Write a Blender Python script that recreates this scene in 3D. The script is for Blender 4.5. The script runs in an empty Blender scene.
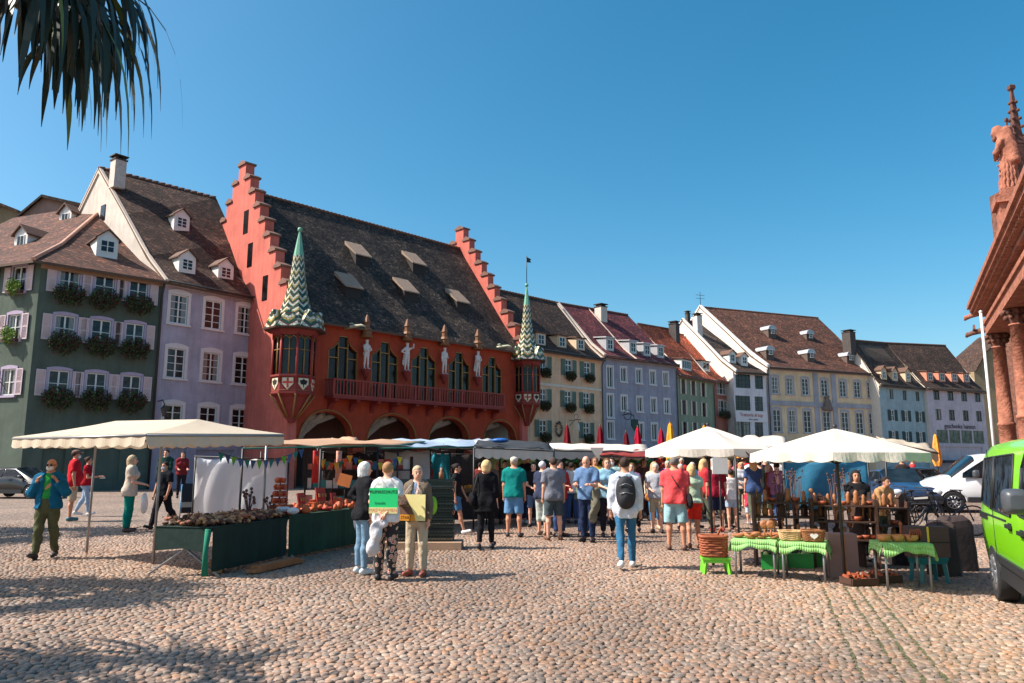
SKY_HUE = .48; SKY_SAT = 1.45; SKY_STR = .12; SUN_E = 5.0; EXPO = .66
import bpy, math, random
import numpy as np
from mathutils import Vector, Matrix
random.seed(7); RNG = np.random.default_rng(7)
PI = math.pi
SC = bpy.context.scene
COL = SC.collection
# ------------------------------------------------------------------ camera model (used to place things at real depths)
F = 757.0; TH = math.atan(0.16); CZ = 1.65
def ray(px, py):
    x = (px-512)/F; v = -(py-341.5)/F
    return (x, math.cos(TH)-v*math.sin(TH), math.sin(TH)+v*math.cos(TH))
def atz(px, py, z):
    r = ray(px, py); t = (z-CZ)/r[2]; return (r[0]*t, r[1]*t, z)
def aty(px, py, Y):
    r = ray(px, py); t = Y/r[1]; return (r[0]*t, Y, CZ+r[2]*t)
def gnd(px, py): return atz(px, py, 0.0)
# ------------------------------------------------------------------ materials
def lin(c):
    return tuple(((v/255.0)/12.92 if v/255.0 <= .04045 else (((v/255.0)+.055)/1.055)**2.4) for v in c)
_M = {}
class N:
    def __init__(s, m): s.t = m.node_tree; s.n = s.t.nodes; s.l = s.t.links
    def new(s, typ, **kw):
        x = s.n.new(typ)
        for k, v in kw.items():
            if k.startswith('i_'): x.inputs[k[2:].replace('_', ' ')].default_value = v
            else: setattr(x, k, v)
        return x
    def link(s, a, b): s.l.new(a, b)
def ramp(nd, stops, interp='LINEAR'):
    cr = nd.color_ramp; cr.interpolation = interp
    while len(cr.elements) < len(stops): cr.elements.new(0.5)
    for e, (p, c) in zip(cr.elements, stops):
        e.position = p; e.color = (c[0], c[1], c[2], 1)
def mat(name, rgb, rough=.8, var=.12, vs=3.0, bump=0.0, bs=40.0, metal=0.0, spec=.5, coat=0.0, coords='Object', trans=0.0, bd=.02):
    key = name
    if key in _M: return _M[key]
    m = bpy.data.materials.new(name); m.use_nodes = True
    w = N(m); b = w.n['Principled BSDF']
    c = lin(rgb)
    b.inputs['Roughness'].default_value = rough; b.inputs['Metallic'].default_value = metal
    b.inputs['Specular IOR Level'].default_value = spec
    b.inputs['Coat Weight'].default_value = coat
    if coat: b.inputs['Coat Roughness'].default_value = .05
    tc = w.new('ShaderNodeTexCoord')
    if var > 0:
        no = w.new('ShaderNodeTexNoise'); no.inputs['Scale'].default_value = vs; no.inputs['Detail'].default_value = 6
        no.inputs['Roughness'].default_value = .65
        w.link(tc.outputs[coords], no.inputs['Vector'])
        r = w.new('ShaderNodeValToRGB')
        ramp(r, [(.3, [v*(1-var) for v in c]), (.7, [min(1, v*(1+var)) for v in c])])
        w.link(no.outputs['Fac'], r.inputs['Fac']); w.link(r.outputs['Color'], b.inputs['Base Color'])
    else: b.inputs['Base Color'].default_value = (*c, 1)
    if bump > 0:
        n2 = w.new('ShaderNodeTexNoise'); n2.inputs['Scale'].default_value = bs; n2.inputs['Detail'].default_value = 4
        w.link(tc.outputs[coords], n2.inputs['Vector'])
        bp = w.new('ShaderNodeBump'); bp.inputs['Strength'].default_value = bump; bp.inputs['Distance'].default_value = bd
        w.link(n2.outputs['Fac'], bp.inputs['Height']); w.link(bp.outputs['Normal'], b.inputs['Normal'])
    if trans > 0:   # cloth that lets some light through
        tr = w.new('ShaderNodeBsdfTranslucent'); tr.inputs['Color'].default_value = (*c, 1)
        mx = w.new('ShaderNodeMixShader'); mx.inputs['Fac'].default_value = trans
        out = w.n['Material Output']
        w.link(b.outputs['BSDF'], mx.inputs[1]); w.link(tr.outputs['BSDF'], mx.inputs[2]); w.link(mx.outputs['Shader'], out.inputs['Surface'])
    _M[key] = m
    return m
def fab(rgb): return mat('fabric_%d_%d_%d' % tuple(rgb), rgb, rough=.9, var=.16, vs=7, bump=1.0, bs=6.5, spec=.12, bd=.035)
def tile_mat(name, c1, c2, mortar, w_=.2, h_=.17, patch=None, rough=.85, spec=.3):
    if name in _M: return _M[name]
    m = bpy.data.materials.new(name); m.use_nodes = True; w = N(m); b = w.n['Principled BSDF']
    uv = w.new('ShaderNodeTexCoord')
    br = w.new('ShaderNodeTexBrick'); br.offset = .5
    br.inputs['Scale'].default_value = 1; br.inputs['Brick Width'].default_value = w_; br.inputs['Row Height'].default_value = h_
    br.inputs['Mortar Size'].default_value = .018; br.inputs['Mortar Smooth'].default_value = .6; br.inputs['Bias'].default_value = 0
    br.inputs['Color1'].default_value = (*lin(c1), 1); br.inputs['Color2'].default_value = (*lin(c2), 1); br.inputs['Mortar'].default_value = (*lin(mortar), 1)
    w.link(uv.outputs['UV'], br.inputs['Vector'])
    no = w.new('ShaderNodeTexNoise'); no.inputs['Scale'].default_value = .55; no.inputs['Detail'].default_value = 8; no.inputs['Roughness'].default_value = .7
    w.link(uv.outputs['UV'], no.inputs['Vector'])
    r = w.new('ShaderNodeValToRGB'); p = patch or (1.5, 1.35, 1.2)
    ramp(r, [(.3, (.5, .5, .52)), (.48, (1, 1, 1)), (.66, p)])
    w.link(no.outputs['Fac'], r.inputs['Fac'])
    mx = w.new('ShaderNodeMixRGB', blend_type='MULTIPLY'); mx.inputs['Fac'].default_value = 1
    w.link(br.outputs['Color'], mx.inputs[1]); w.link(r.outputs['Color'], mx.inputs[2])
    # lone odd tiles, pale grey or dark; the hall's pale ones paint sun glints
    mp = w.new('ShaderNodeMapping'); mp.inputs['Scale'].default_value = (1/w_, 1/h_, 1)
    w.link(uv.outputs['UV'], mp.inputs['Vector'])
    wn = w.new('ShaderNodeTexVoronoi'); wn.inputs['Scale'].default_value = 1; w.link(mp.outputs['Vector'], wn.inputs['Vector'])
    sp = w.new('ShaderNodeSeparateColor'); w.link(wn.outputs['Color'], sp.inputs['Color'])
    r2 = w.new('ShaderNodeValToRGB'); ramp(r2, [(0, (.45, .45, .45)), (.45, (1, 1, 1)), (.8, (1.15, 1.1, 1.05)), (1, (2.9, 2.7, 2.5))])
    w.link(sp.outputs[0], r2.inputs['Fac'])
    m2 = w.new('ShaderNodeMixRGB', blend_type='MULTIPLY'); m2.inputs['Fac'].default_value = .8
    w.link(mx.outputs[0], m2.inputs[1]); w.link(r2.outputs['Color'], m2.inputs[2])
    w.link(m2.outputs[0], b.inputs['Base Color'])
    b.inputs['Roughness'].default_value = rough; b.inputs['Specular IOR Level'].default_value = spec
    ad = w.new('ShaderNodeMath', operation='MULTIPLY_ADD'); ad.inputs[1].default_value = -1; w.link(br.outputs['Fac'], ad.inputs[0])
    w.link(sp.outputs[1], ad.inputs[2])
    bp = w.new('ShaderNodeBump'); bp.inputs['Strength'].default_value = .9; bp.inputs['Distance'].default_value = .035
    w.link(ad.outputs[0], bp.inputs['Height']); w.link(bp.outputs['Normal'], b.inputs['Normal'])
    _M[name] = m; return m
def glass_mat(name='window_glass', rgb=(30, 34, 38), rough=.08):
    if name in _M: return _M[name]
    m = bpy.data.materials.new(name); m.use_nodes = True; w = N(m); b = w.n['Principled BSDF']
    tc = w.new('ShaderNodeTexCoord')
    n1 = w.new('ShaderNodeTexNoise'); n1.inputs['Scale'].default_value = 1.3; w.link(tc.outputs['Object'], n1.inputs['Vector'])
    r = w.new('ShaderNodeValToRGB'); c = lin(rgb); ramp(r, [(.4, [v*.4 for v in c]), (.66, [v*1.5 for v in c])])
    w.link(n1.outputs['Fac'], r.inputs['Fac']); w.link(r.outputs['Color'], b.inputs['Base Color'])
    b.inputs['Roughness'].default_value = rough; b.inputs['Specular IOR Level'].default_value = .38
    n2 = w.new('ShaderNodeTexNoise'); n2.inputs['Scale'].default_value = 2.5; w.link(tc.outputs['Object'], n2.inputs['Vector'])
    bp = w.new('ShaderNodeBump'); bp.inputs['Strength'].default_value = .25; bp.inputs['Distance'].default_value = .05
    w.link(n2.outputs['Fac'], bp.inputs['Height']); w.link(bp.outputs['Normal'], b.inputs['Normal'])
    _M[name] = m; return m
def curtain_glass():
    m = glass_mat('curtain_glass').copy() if False else glass_mat('curtain_glass', (34, 36, 38)); w = N(m); b = w.n['Principled BSDF']; tc = w.new('ShaderNodeTexCoord'); sx = w.new('ShaderNodeSeparateXYZ'); w.link(tc.outputs['Object'], sx.inputs[0])
    ab = w.new('ShaderNodeMath', operation='ABSOLUTE'); w.link(sx.outputs[0], ab.inputs[0]); r = w.new('ShaderNodeValToRGB'); ramp(r, [(0, (0, 0, 0)), (.2, (0, 0, 0)), (.24, (1, 1, 1))]); w.link(ab.outputs[0], r.inputs['Fac'])
    wv = w.new('ShaderNodeTexWave'); wv.inputs['Scale'].default_value = 4; wv.inputs['Distortion'].default_value = 2; w.link(tc.outputs['Object'], wv.inputs['Vector']); r3 = w.new('ShaderNodeValToRGB'); ramp(r3, [(0, lin((96, 94, 92))), (1, lin((160, 156, 150)))]); w.link(wv.outputs['Fac'], r3.inputs['Fac'])
    mx = w.new('ShaderNodeMixRGB'); old = b.inputs['Base Color'].links[0].from_socket; w.link(r.outputs[0], mx.inputs['Fac']); w.link(old, mx.inputs[1]); w.link(r3.outputs[0], mx.inputs[2]); w.link(mx.outputs[0], b.inputs['Base Color']); return m
CURT = curtain_glass()
# ------------------------------------------------------------------ mesh builder
class MB:
    def __init__(s): s.v = []; s.f = []; s.m = []; s.uv = {}; s.sm = []
    def vt(s, p): s.v.append(tuple(p)); return len(s.v)-1
    def face(s, pts, mi=0, uvs=None, smooth=False):
        ids = [s.vt(p) for p in pts]
        if uvs is not None: s.uv[len(s.f)] = uvs
        s.f.append(ids); s.m.append(mi); s.sm.append(smooth)
    def idf(s, ids, mi=0, smooth=False): s.f.append(list(ids)); s.m.append(mi); s.sm.append(smooth)
    def box(s, c, d, mi=0, rz=0.0, rx=0.0, ry=0.0):
        R = Matrix.Rotation(rz, 3, 'Z') @ Matrix.Rotation(ry, 3, 'Y') @ Matrix.Rotation(rx, 3, 'X')
        h = [x/2 for x in d]; b = len(s.v)
        for sx, sy, sz in ((-1,-1,-1),(1,-1,-1),(1,1,-1),(-1,1,-1),(-1,-1,1),(1,-1,1),(1,1,1),(-1,1,1)):
            q = R @ Vector((sx*h[0], sy*h[1], sz*h[2])); s.v.append((c[0]+q.x, c[1]+q.y, c[2]+q.z))
        for f in ((0,3,2,1),(4,5,6,7),(0,1,5,4),(1,2,6,5),(2,3,7,6),(3,0,4,7)): s.idf([b+i for i in f], mi)
        return s
    def bb(s, a, b_, mi=0):
        return s.box([(a[i]+b_[i])/2 for i in range(3)], [abs(b_[i]-a[i]) for i in range(3)], mi)
    def prism(s, poly, axis, a, b_, mi=0):     # poly 2D extruded along axis from a to b
        def P(u, v, w): return {'x': (w, u, v), 'y': (u, w, v), 'z': (u, v, w)}[axis]
        n = len(poly); i0 = len(s.v)
        for (u, v) in poly: s.v.append(P(u, v, a))
        for (u, v) in poly: s.v.append(P(u, v, b_))
        s.idf(range(i0, i0+n), mi); s.idf(range(i0+2*n-1, i0+n-1, -1), mi)
        for i in range(n):
            j = (i+1) % n; s.idf((i0+i, i0+n+i, i0+n+j, i0+j), mi)
        return s
    def tube(s, pts, rs, n=8, mi=0, cap=True, smooth=True, flat=None):
        pts = [Vector(p) for p in pts]
        if not hasattr(rs, '__len__'): rs = [rs]*len(pts)
        rings = []
        for i, p in enumerate(pts):
            t = (pts[min(i+1, len(pts)-1)]-pts[max(i-1, 0)])
            t = t.normalized() if t.length > 1e-9 else Vector((0, 0, 1))
            up = Vector((0, 0, 1)) if abs(t.z) < .9 else Vector((1, 0, 0))
            a = t.cross(up).normalized(); b = t.cross(a).normalized(); rg = []
            for k in range(n):
                an = 2*PI*k/n
                q = p+a*(rs[i]*math.cos(an))+b*(rs[i]*math.sin(an)*(flat or 1)); rg.append(s.vt(q))
            rings.append(rg)
        for i in range(len(rings)-1):
            for k in range(n):
                s.idf((rings[i][k], rings[i][(k+1) % n], rings[i+1][(k+1) % n], rings[i+1][k]), mi, smooth)
        if cap: s.idf(rings[0][::-1], mi); s.idf(rings[-1], mi)
        return s
    def lathe(s, prof, c=(0, 0, 0), n=16, mi=0, smooth=True, ph=0.0, sx=1, sy=1, cap=True, arc=None):
        rings = []
        for (r, z) in prof:
            rings.append([s.vt((c[0]+sx*r*math.cos(ph+2*PI*k/n), c[1]+sy*r*math.sin(ph+2*PI*k/n), c[2]+z)) for k in range(n)])
        for i in range(len(rings)-1):
            for k in range(n):
                s.idf((rings[i][k], rings[i][(k+1) % n], rings[i+1][(k+1) % n], rings[i+1][k]), mi, smooth)
        if cap:
            s.idf(rings[0][::-1], mi); s.idf(rings[-1], mi)
        return s
    def ball(s, c, r, n=8, m=6, mi=0):
        rr = r if hasattr(r, '__len__') else (r, r, r)
        prof = [(math.sin(PI*i/m), -math.cos(PI*i/m)) for i in range(m+1)]
        prof[0] = (.02, -1); prof[-1] = (.02, 1)
        rings = [[s.vt((c[0]+rr[0]*a*math.cos(2*PI*k/n), c[1]+rr[1]*a*math.sin(2*PI*k/n), c[2]+rr[2]*z)) for k in range(n)] for a, z in prof]
        for i in range(m):
            for k in range(n): s.idf((rings[i][k], rings[i][(k+1) % n], rings[i+1][(k+1) % n], rings[i+1][k]), mi, True)
        return s
    def mesh(s, name, mats):
        me = bpy.data.meshes.new(name); me.from_pydata(s.v, [], s.f)
        for m in (mats if isinstance(mats, (list, tuple)) else [mats]): me.materials.append(m)
        me.polygons.foreach_set('material_index', s.m); me.polygons.foreach_set('use_smooth', s.sm)
        if s.uv:
            ul = me.uv_layers.new(name='UVMap')
            for fi, uvs in s.uv.items():
                p = me.polygons[fi]
                for k, li in enumerate(p.loop_indices): ul.data[li].uv = uvs[k]
        me.update(); return me
    def build(s, name, mats, parent=None, loc=(0, 0, 0), rz=0.0):
        o = bpy.data.objects.new(name, s.mesh(name, mats)); COL.objects.link(o)
        o.location = loc; o.rotation_euler = (0, 0, rz)
        if parent: o.parent = parent
        return o
def oset(me, name, parent=None, loc=(0, 0, 0), rz=0.0):
    o = bpy.data.objects.new(name, me); COL.objects.link(o); o.location = loc; o.rotation_euler = (0, 0, rz)
    if parent: o.parent = parent
    return o
def tag(o, label=None, cat=None, group=None, kind=None):
    if label: o['label'] = label
    if cat: o['category'] = cat
    if group: o['group'] = group
    if kind: o['kind'] = kind
    return o
def thing(name, label, cat, loc=(0, 0, 0), rz=0.0, group=None):
    o = bpy.data.objects.new(name, None); COL.objects.link(o); o.location = loc; o.rotation_euler = (0, 0, rz)
    o.empty_display_size = .1
    return tag(o, label, cat, group)
def struct(o): o['kind'] = 'structure'; return o
def kids(o): return [c for c in bpy.data.objects if c.parent == o]
def copy_thing(src, loc, rz, label, group=None, tree=None):
    tree = tree or _tree(src)
    def rec(node, par):
        o, ch = node; c = o.copy(); COL.objects.link(c)
        if par: c.parent = par
        for k in ch: rec(k, c)
        return c
    c = rec(tree, None); c.location = loc; c.rotation_euler = (0, 0, rz); c['label'] = label
    if group: c['group'] = group
    return c
def _tree(o): return (o, [_tree(c) for c in kids(o)])
def text_mesh(body, size, name, m, parent, loc, rot, extrude=.01, align='CENTER', sx=1.0):
    cu = bpy.data.curves.new(name, 'FONT'); cu.body = body; cu.size = size; cu.extrude = extrude; cu.align_x = align; cu.align_y = 'CENTER'
    cu.resolution_u = 2
    t = bpy.data.objects.new(name+'_tmp', cu); COL.objects.link(t)
    dg = bpy.context.evaluated_depsgraph_get(); me = bpy.data.meshes.new_from_object(t.evaluated_get(dg))
    bpy.data.objects.remove(t); me.name = name; me.materials.clear(); me.materials.append(m)
    o = bpy.data.objects.new(name, me); COL.objects.link(o); o.location = loc; o.rotation_euler = rot; o.scale = (sx, 1, 1)
    if parent: o.parent = parent
    return o
# ------------------------------------------------------------------ world, sun, camera
SUN_AZ = math.radians(-97); SUN_EL = math.radians(47)
wd = bpy.data.worlds.new('World'); SC.world = wd; wd.use_nodes = True
wt = wd.node_tree; bg = wt.nodes['Background']
sky = wt.nodes.new('ShaderNodeTexSky'); sky.sky_type = 'NISHITA'; sky.sun_disc = False
sky.sun_elevation = SUN_EL; sky.sun_rotation = SUN_AZ; sky.altitude = 300; sky.air_density = .95; sky.dust_density = 2.4; sky.ozone_density = 1.3
hs = wt.nodes.new('ShaderNodeHueSaturation'); hs.inputs['Hue'].default_value = SKY_HUE; hs.inputs['Saturation'].default_value = SKY_SAT; hs.inputs['Value'].default_value = 1
wt.links.new(sky.outputs[0], hs.inputs['Color']); wt.links.new(hs.outputs[0], bg.inputs['Color']); bg.inputs['Strength'].default_value = SKY_STR
sd = bpy.data.lights.new('sun', 'SUN'); sd.energy = SUN_E; sd.angle = math.radians(.55); sd.color = (1, .94, .85)
so = bpy.data.objects.new('sun', sd); COL.objects.link(so)
svec = Vector((math.sin(SUN_AZ)*math.cos(SUN_EL), math.cos(SUN_AZ)*math.cos(SUN_EL), math.sin(SUN_EL)))
so.rotation_euler = svec.to_track_quat('Z', 'Y').to_euler(); so.location = svec*200
SC.view_settings.view_transform = 'Standard'; SC.view_settings.look = 'None'; SC.view_settings.exposure = EXPO; SC.view_settings.gamma = 1
cd = bpy.data.cameras.new('camera'); co = bpy.data.objects.new('camera', cd); COL.objects.link(co); SC.camera = co
cd.sensor_width = 36; cd.lens = 36*F/1024; cd.clip_end = 4000; cd.clip_start = .1
co.location = (0, 0, CZ); co.rotation_euler = (PI/2+TH, 0, 0)
# ------------------------------------------------------------------ ground
def ground_mat():
    m = bpy.data.materials.new('paving_ground'); m.use_nodes = True; w = N(m); b = w.n['Principled BSDF']
    tc = w.new('ShaderNodeTexCoord'); mp = w.new('ShaderNodeMapping'); mp.inputs['Scale'].default_value = (12.5, 14.3, 1)
    w.link(tc.outputs['Object'], mp.inputs['Vector'])
    vo = w.new('ShaderNodeTexVoronoi', feature='DISTANCE_TO_EDGE'); vo.inputs['Scale'].default_value = 1; vo.inputs['Randomness'].default_value = .75
    vc = w.new('ShaderNodeTexVoronoi'); vc.inputs['Scale'].default_value = 1; vc.inputs['Randomness'].default_value = .75
    w.link(mp.outputs[0], vo.inputs['Vector']); w.link(mp.outputs[0], vc.inputs['Vector'])
    sp = w.new('ShaderNodeSeparateColor'); w.link(vc.outputs['Color'], sp.inputs['Color'])
    r = w.new('ShaderNodeValToRGB'); ramp(r, [(i/7, lin(c)) for i, c in enumerate(STONES)], 'CONSTANT'); w.link(sp.outputs[0], r.inputs['Fac'])
    re = w.new('ShaderNodeValToRGB'); ramp(re, [(.03, (0, 0, 0)), (.16, (1, 1, 1))]); w.link(vo.outputs['Distance'], re.inputs['Fac'])
    mx = w.new('ShaderNodeMixRGB'); w.link(re.outputs['Color'], mx.inputs['Fac']); mx.inputs[1].default_value = (*lin((112, 96, 82)), 1); w.link(r.outputs['Color'], mx.inputs[2])
    no = w.new('ShaderNodeTexNoise'); no.inputs['Scale'].default_value = .35; no.inputs['Detail'].default_value = 6; w.link(tc.outputs['Object'], no.inputs['Vector'])
    rn = w.new('ShaderNodeValToRGB'); ramp(rn, [(.3, (.62, .62, .62)), (.7, (.88, .87, .86))]); w.link(no.outputs['Fac'], rn.inputs['Fac'])
    m2 = w.new('ShaderNodeMixRGB', blend_type='MULTIPLY'); m2.inputs['Fac'].default_value = 1; w.link(mx.outputs[0], m2.inputs[1]); w.link(rn.outputs[0], m2.inputs[2])
    w.link(m2.outputs[0], b.inputs['Base Color']); b.inputs['Roughness'].default_value = .85
    bp = w.new('ShaderNodeBump'); bp.inputs['Strength'].default_value = .5; bp.inputs['Distance'].default_value = .02
    w.link(re.outputs['Color'], bp.inputs['Height']); w.link(bp.outputs[0], b.inputs['Normal'])
    return m
STONES = [(186, 156, 138), (172, 142, 124), (192, 166, 148), (158, 140, 128), (180, 142, 120), (200, 180, 164), (140, 130, 124), (184, 150, 132)]
g = MB(); g.face([(-600, -60, -.016), (600, -60, -.016), (600, 900, -.016), (-600, 900, -.016)])
struct(g.build('ground', ground_mat()))
# individual stones, each a low dome; joints show the ground sheet 4.5 cm lower
def cobbles():
    V = []; Fc = []; C = []
    sx, sy = .074, .072
    line_p = gnd(905, 683); line_q = gnd(838, 575)
    lx0, ly0 = line_p[0], line_p[1]; lk = (line_q[0]-lx0)/(line_q[1]-ly0)
    xs = []; 
    rows = int((21-4.2)/sy)
    for r in range(rows):
        y = 4.2+r*sy
        half = .76*y+1.0
        n = int(2*half/sx)
        x = -half+np.arange(n)*sx+RNG.random()*sx+RNG.normal(0, .010, n)
        yy = y+.035*np.sin(x*1.7+r*.05)+.05*np.sin(x*.55+y*.9)+RNG.normal(0, .008, n)
        xs.append(np.stack([x, yy], 1))
    P = np.concatenate(xs)
    lxx = lx0+lk*(P[:, 1]-ly0)
    off = P[:, 0]-lxx
    # two gutter lines: stones sorted into straight files with mossy joints beside them
    for k in (-.30, 0.0, .16, .34):
        near = np.abs(off-k) < .03; P[:, 0] += np.where(near, np.sign(off-k+1e-6)*.03, 0)
    n = len(P); K = 8
    an = np.linspace(0, 2*PI, K, endpoint=False)[None, :]
    ax = sx*.545*RNG.uniform(.84, 1.06, (n, 1)); ay = sy*.55*RNG.uniform(.84, 1.06, (n, 1))
    pw = RNG.uniform(.55, .8, (n, 1)); jit = 1+RNG.normal(0, .07, (n, K)); rot = RNG.normal(0, .25, (n, 1))
    cx = np.sign(np.cos(an))*np.abs(np.cos(an))**pw; cy = np.sign(np.sin(an))*np.abs(np.sin(an))**pw
    X = ax*cx*jit; Y = ay*cy*jit
    Xr = X*np.cos(rot)-Y*np.sin(rot); Yr = X*np.sin(rot)+Y*np.cos(rot)
    tz = RNG.normal(0, .0035, (n, 1)); tx = RNG.normal(0, .06, (n, 1)); ty = RNG.normal(0, .06, (n, 1))
    rings = []
    for s, z in ((1.0, -.026), (.975, -.006), (.76, -.0003)):
        rx = P[:, :1]+Xr*s; ry = P[:, 1:]+Yr*s
        rings.append(np.stack([rx, ry, z+tz+tx*Xr*s+ty*Yr*s*(z > -.03)], 2))
    top = np.stack([P[:, :1], P[:, 1:], .002+tz], 2)
    A = np.concatenate(rings+[top], 1)            # n, 3K+1, 3
    nv = 3*K+1
    A = A.reshape(-1, 3)
    base = (np.arange(n)*nv)[:, None]
    q = []
    for r in range(2):
        for k in range(K):
            q.append([r*K+k, r*K+(k+1) % K, (r+1)*K+(k+1) % K, (r+1)*K+k])
    q = np.array(q)
    t = np.array([[2*K+k, 2*K+(k+1) % K, 3*K] for k in range(K)])
    Q = (base[:, :, None]+q[None]).reshape(-1, 4); T = (base[:, :, None]+t[None]).reshape(-1, 3)
    loops = np.concatenate([Q.ravel(), T.ravel()]).astype(np.int32)
    ls = np.concatenate([np.arange(len(Q))*4, len(Q)*4+np.arange(len(T))*3]).astype(np.int32)
    me = bpy.data.meshes.new('cobblestones'); me.vertices.add(len(A)); me.vertices.foreach_set('co', A.ravel().astype(np.float32))
    me.loops.add(len(loops)); me.loops.foreach_set('vertex_index', loops); me.polygons.add(len(ls)); me.polygons.foreach_set('loop_start', ls)
    me.polygons.foreach_set('use_smooth', np.ones(len(ls), bool))
    me.update(calc_edges=True)
    ca = me.color_attributes.new('stone', 'FLOAT_COLOR', 'POINT')
    pal = np.array([lin(c) for c in STONES+[(124, 116, 112), (186, 144, 112)]])
    idx = RNG.integers(0, len(pal), n)
    fld = .66+.1*np.sin(P[:, 0]*.8+P[:, 1]*.5)+.06*np.sin(P[:, 0]*2.3-P[:, 1]*1.3)
    pal = pal*.55+pal.mean(0)*.45; cc = pal[idx]*RNG.uniform(.84, 1.12, (n, 1))*fld[:, None]
    m_ = cc.mean(1, keepdims=True); cc = (m_+(cc-m_)*RNG.uniform(.65, 1.25, (n, 1)))*np.array([[1.05, .99, .90]])
    c4 = np.ones((n, nv, 4)); c4[:, :, :3] = np.clip(cc, 0, 1)[:, None, :]
    ca.data.foreach_set('color', c4.ravel().astype(np.float32))
    m = bpy.data.materials.new('cobblestone'); m.use_nodes = True; w = N(m); b = w.n['Principled BSDF']
    at = w.new('ShaderNodeAttribute'); at.attribute_name = 'stone'
    tc = w.new('ShaderNodeTexCoord'); no = w.new('ShaderNodeTexNoise'); no.inputs['Scale'].default_value = 28; no.inputs['Detail'].default_value = 5
    w.link(tc.outputs['Object'], no.inputs['Vector']); r = w.new('ShaderNodeValToRGB'); ramp(r, [(.3, (.72, .7, .68)), (.72, (1.2, 1.2, 1.2))]); w.link(no.outputs['Fac'], r.inputs['Fac'])
    mx = w.new('ShaderNodeMixRGB', blend_type='MULTIPLY'); mx.inputs['Fac'].default_value = 1; w.link(at.outputs['Color'], mx.inputs[1]); w.link(r.outputs[0], mx.inputs[2])
    w.link(mx.outputs[0], b.inputs['Base Color']); b.inputs['Roughness'].default_value = .62
    bp = w.new('ShaderNodeBump'); bp.inputs['Strength'].default_value = .5; bp.inputs['Distance'].default_value = .008; w.link(no.outputs['Fac'], bp.inputs['Height']); w.link(bp.outputs[0], b.inputs['Normal'])
    me.materials.append(m)
    o = bpy.data.objects.new('cobblestones', me); COL.objects.link(o)
    tag(o, 'worn rounded sandy pink and grey cobblestones paving the open square', 'paving', kind='stuff')
    # mossy joint strips
    mm = mat('moss_joint', (88, 86, 56), rough=1, var=.5, vs=6, bump=.8, bs=60)
    for k in (-.30, 0.0, .16, .34):
        b = MB()
        pts = [(lx0+lk*(y-ly0)+k, y) for y in np.arange(4.6, 11.5, .25)]
        for (x0, y0), (x1, y1) in zip(pts, pts[1:]):
            w0 = .006+.02*random.random()
            b.face([(x0-w0, y0, -.004), (x0+w0, y0, -.004), (x1+w0, y1, -.004), (x1-w0, y1, -.004)])
        o = b.build('moss', mm); tag(o, 'thin green moss line growing in a paving joint near the right stall', 'moss', 'moss lines in the paving joints', 'stuff')
cobbles()
# ------------------------------------------------------------------ windows (shared meshes)
_W = {}
def win_meshes(w, h, cols, rows, fr, sur, surw, arch, recess):
    key = (round(w, 2), round(h, 2), cols, rows, fr.name, sur.name if sur else '', surw, arch, recess)
    if key in _W: return _W[key][0], random.choice(_W[key][1])
    b = MB(); y = recess-.06; t = .07
    b.bb((-w/2, y-.04, 0), (-w/2+t, y+.04, h)); b.bb((w/2-t, y-.04, 0), (w/2, y+.04, h))
    b.bb((-w/2+t, y-.04, 0), (w/2-t, y+.04, t)); b.bb((-w/2+t, y-.04, h-t), (w/2-t, y+.04, h))
    for i in range(1, cols):
        x = -w/2+w*i/cols; tt = .045 if cols % 2 == 0 and i == cols//2 else .022
        b.bb((x-tt, y-.035, t), (x+tt, y+.035, h-t))
    for i in range(1, rows):
        z = h*i/rows; tt = .02
        if rows == 3 and i == 2: tt = .035
        b.bb((-w/2+t, y-.03, z-tt), (w/2-t, y+.03, z+tt))
    if sur:
        s = surw
        b.bb((-w/2-s, -.05, -.02), (-w/2-.002, .03, h+.001), 1); b.bb((w/2+.002, -.05, -.02), (w/2+s, .03, h+.001), 1)
        b.bb((-w/2-s-.06, -.13, -.14), (w/2+s+.06, .03, -.021), 1)
        if arch:
            n = 8; up = [(-w/2-s+(w+2*s)*i/n, h+s+arch*math.sin(PI*i/n)) for i in range(n+1)]
            poly = [(-w/2-s, h+.002), (w/2+s, h+.002)]+up[::-1]
            b.prism(poly, 'y', -.05, .03, 1)
        else: b.bb((-w/2-s, -.055, h+.002), (w/2+s, .03, h+s), 1)
    fm = b.mesh('window', [fr, sur or fr])
    p = MB(); p.bb((-w/2+.01, recess-.045, .01), (w/2-.01, recess-.03, h-.01)); pms = [p.mesh('pane', glass_mat()), p.mesh('pane', CURT), p.mesh('pane', glass_mat('window_glass_grey', (58, 62, 66), .12))]
    _W[key] = (fm, pms); return fm, random.choice(pms)
def shutter_mesh(w, h, m):
    key = ('sh', round(w, 2), round(h, 2), m.name)
    if key in _W: return _W[key]
    b = MB(); b.bb((-w/2, -.09, 0), (-w/2+.06, -.052, h)); b.bb((w/2-.06, -.09, 0), (w/2, -.052, h))
    for z in (0, h/2-.04, h-.08): b.bb((-w/2+.06, -.088, z), (w/2-.06, -.054, z+.08))
    n = int(h/.09)
    for i in range(n): b.box((0, -.072, .05+(h-.1)*(i+.5)/n), (w-.12, .012, .075), rx=.5)
    b.bb((-w/2+.06, -.06, .02), (w/2-.06, -.056, h-.02))
    _W[key] = b.mesh('shutter', m); return _W[key]
WHITE = mat('white_paint', (225, 222, 215), rough=.5, var=.06)
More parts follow.
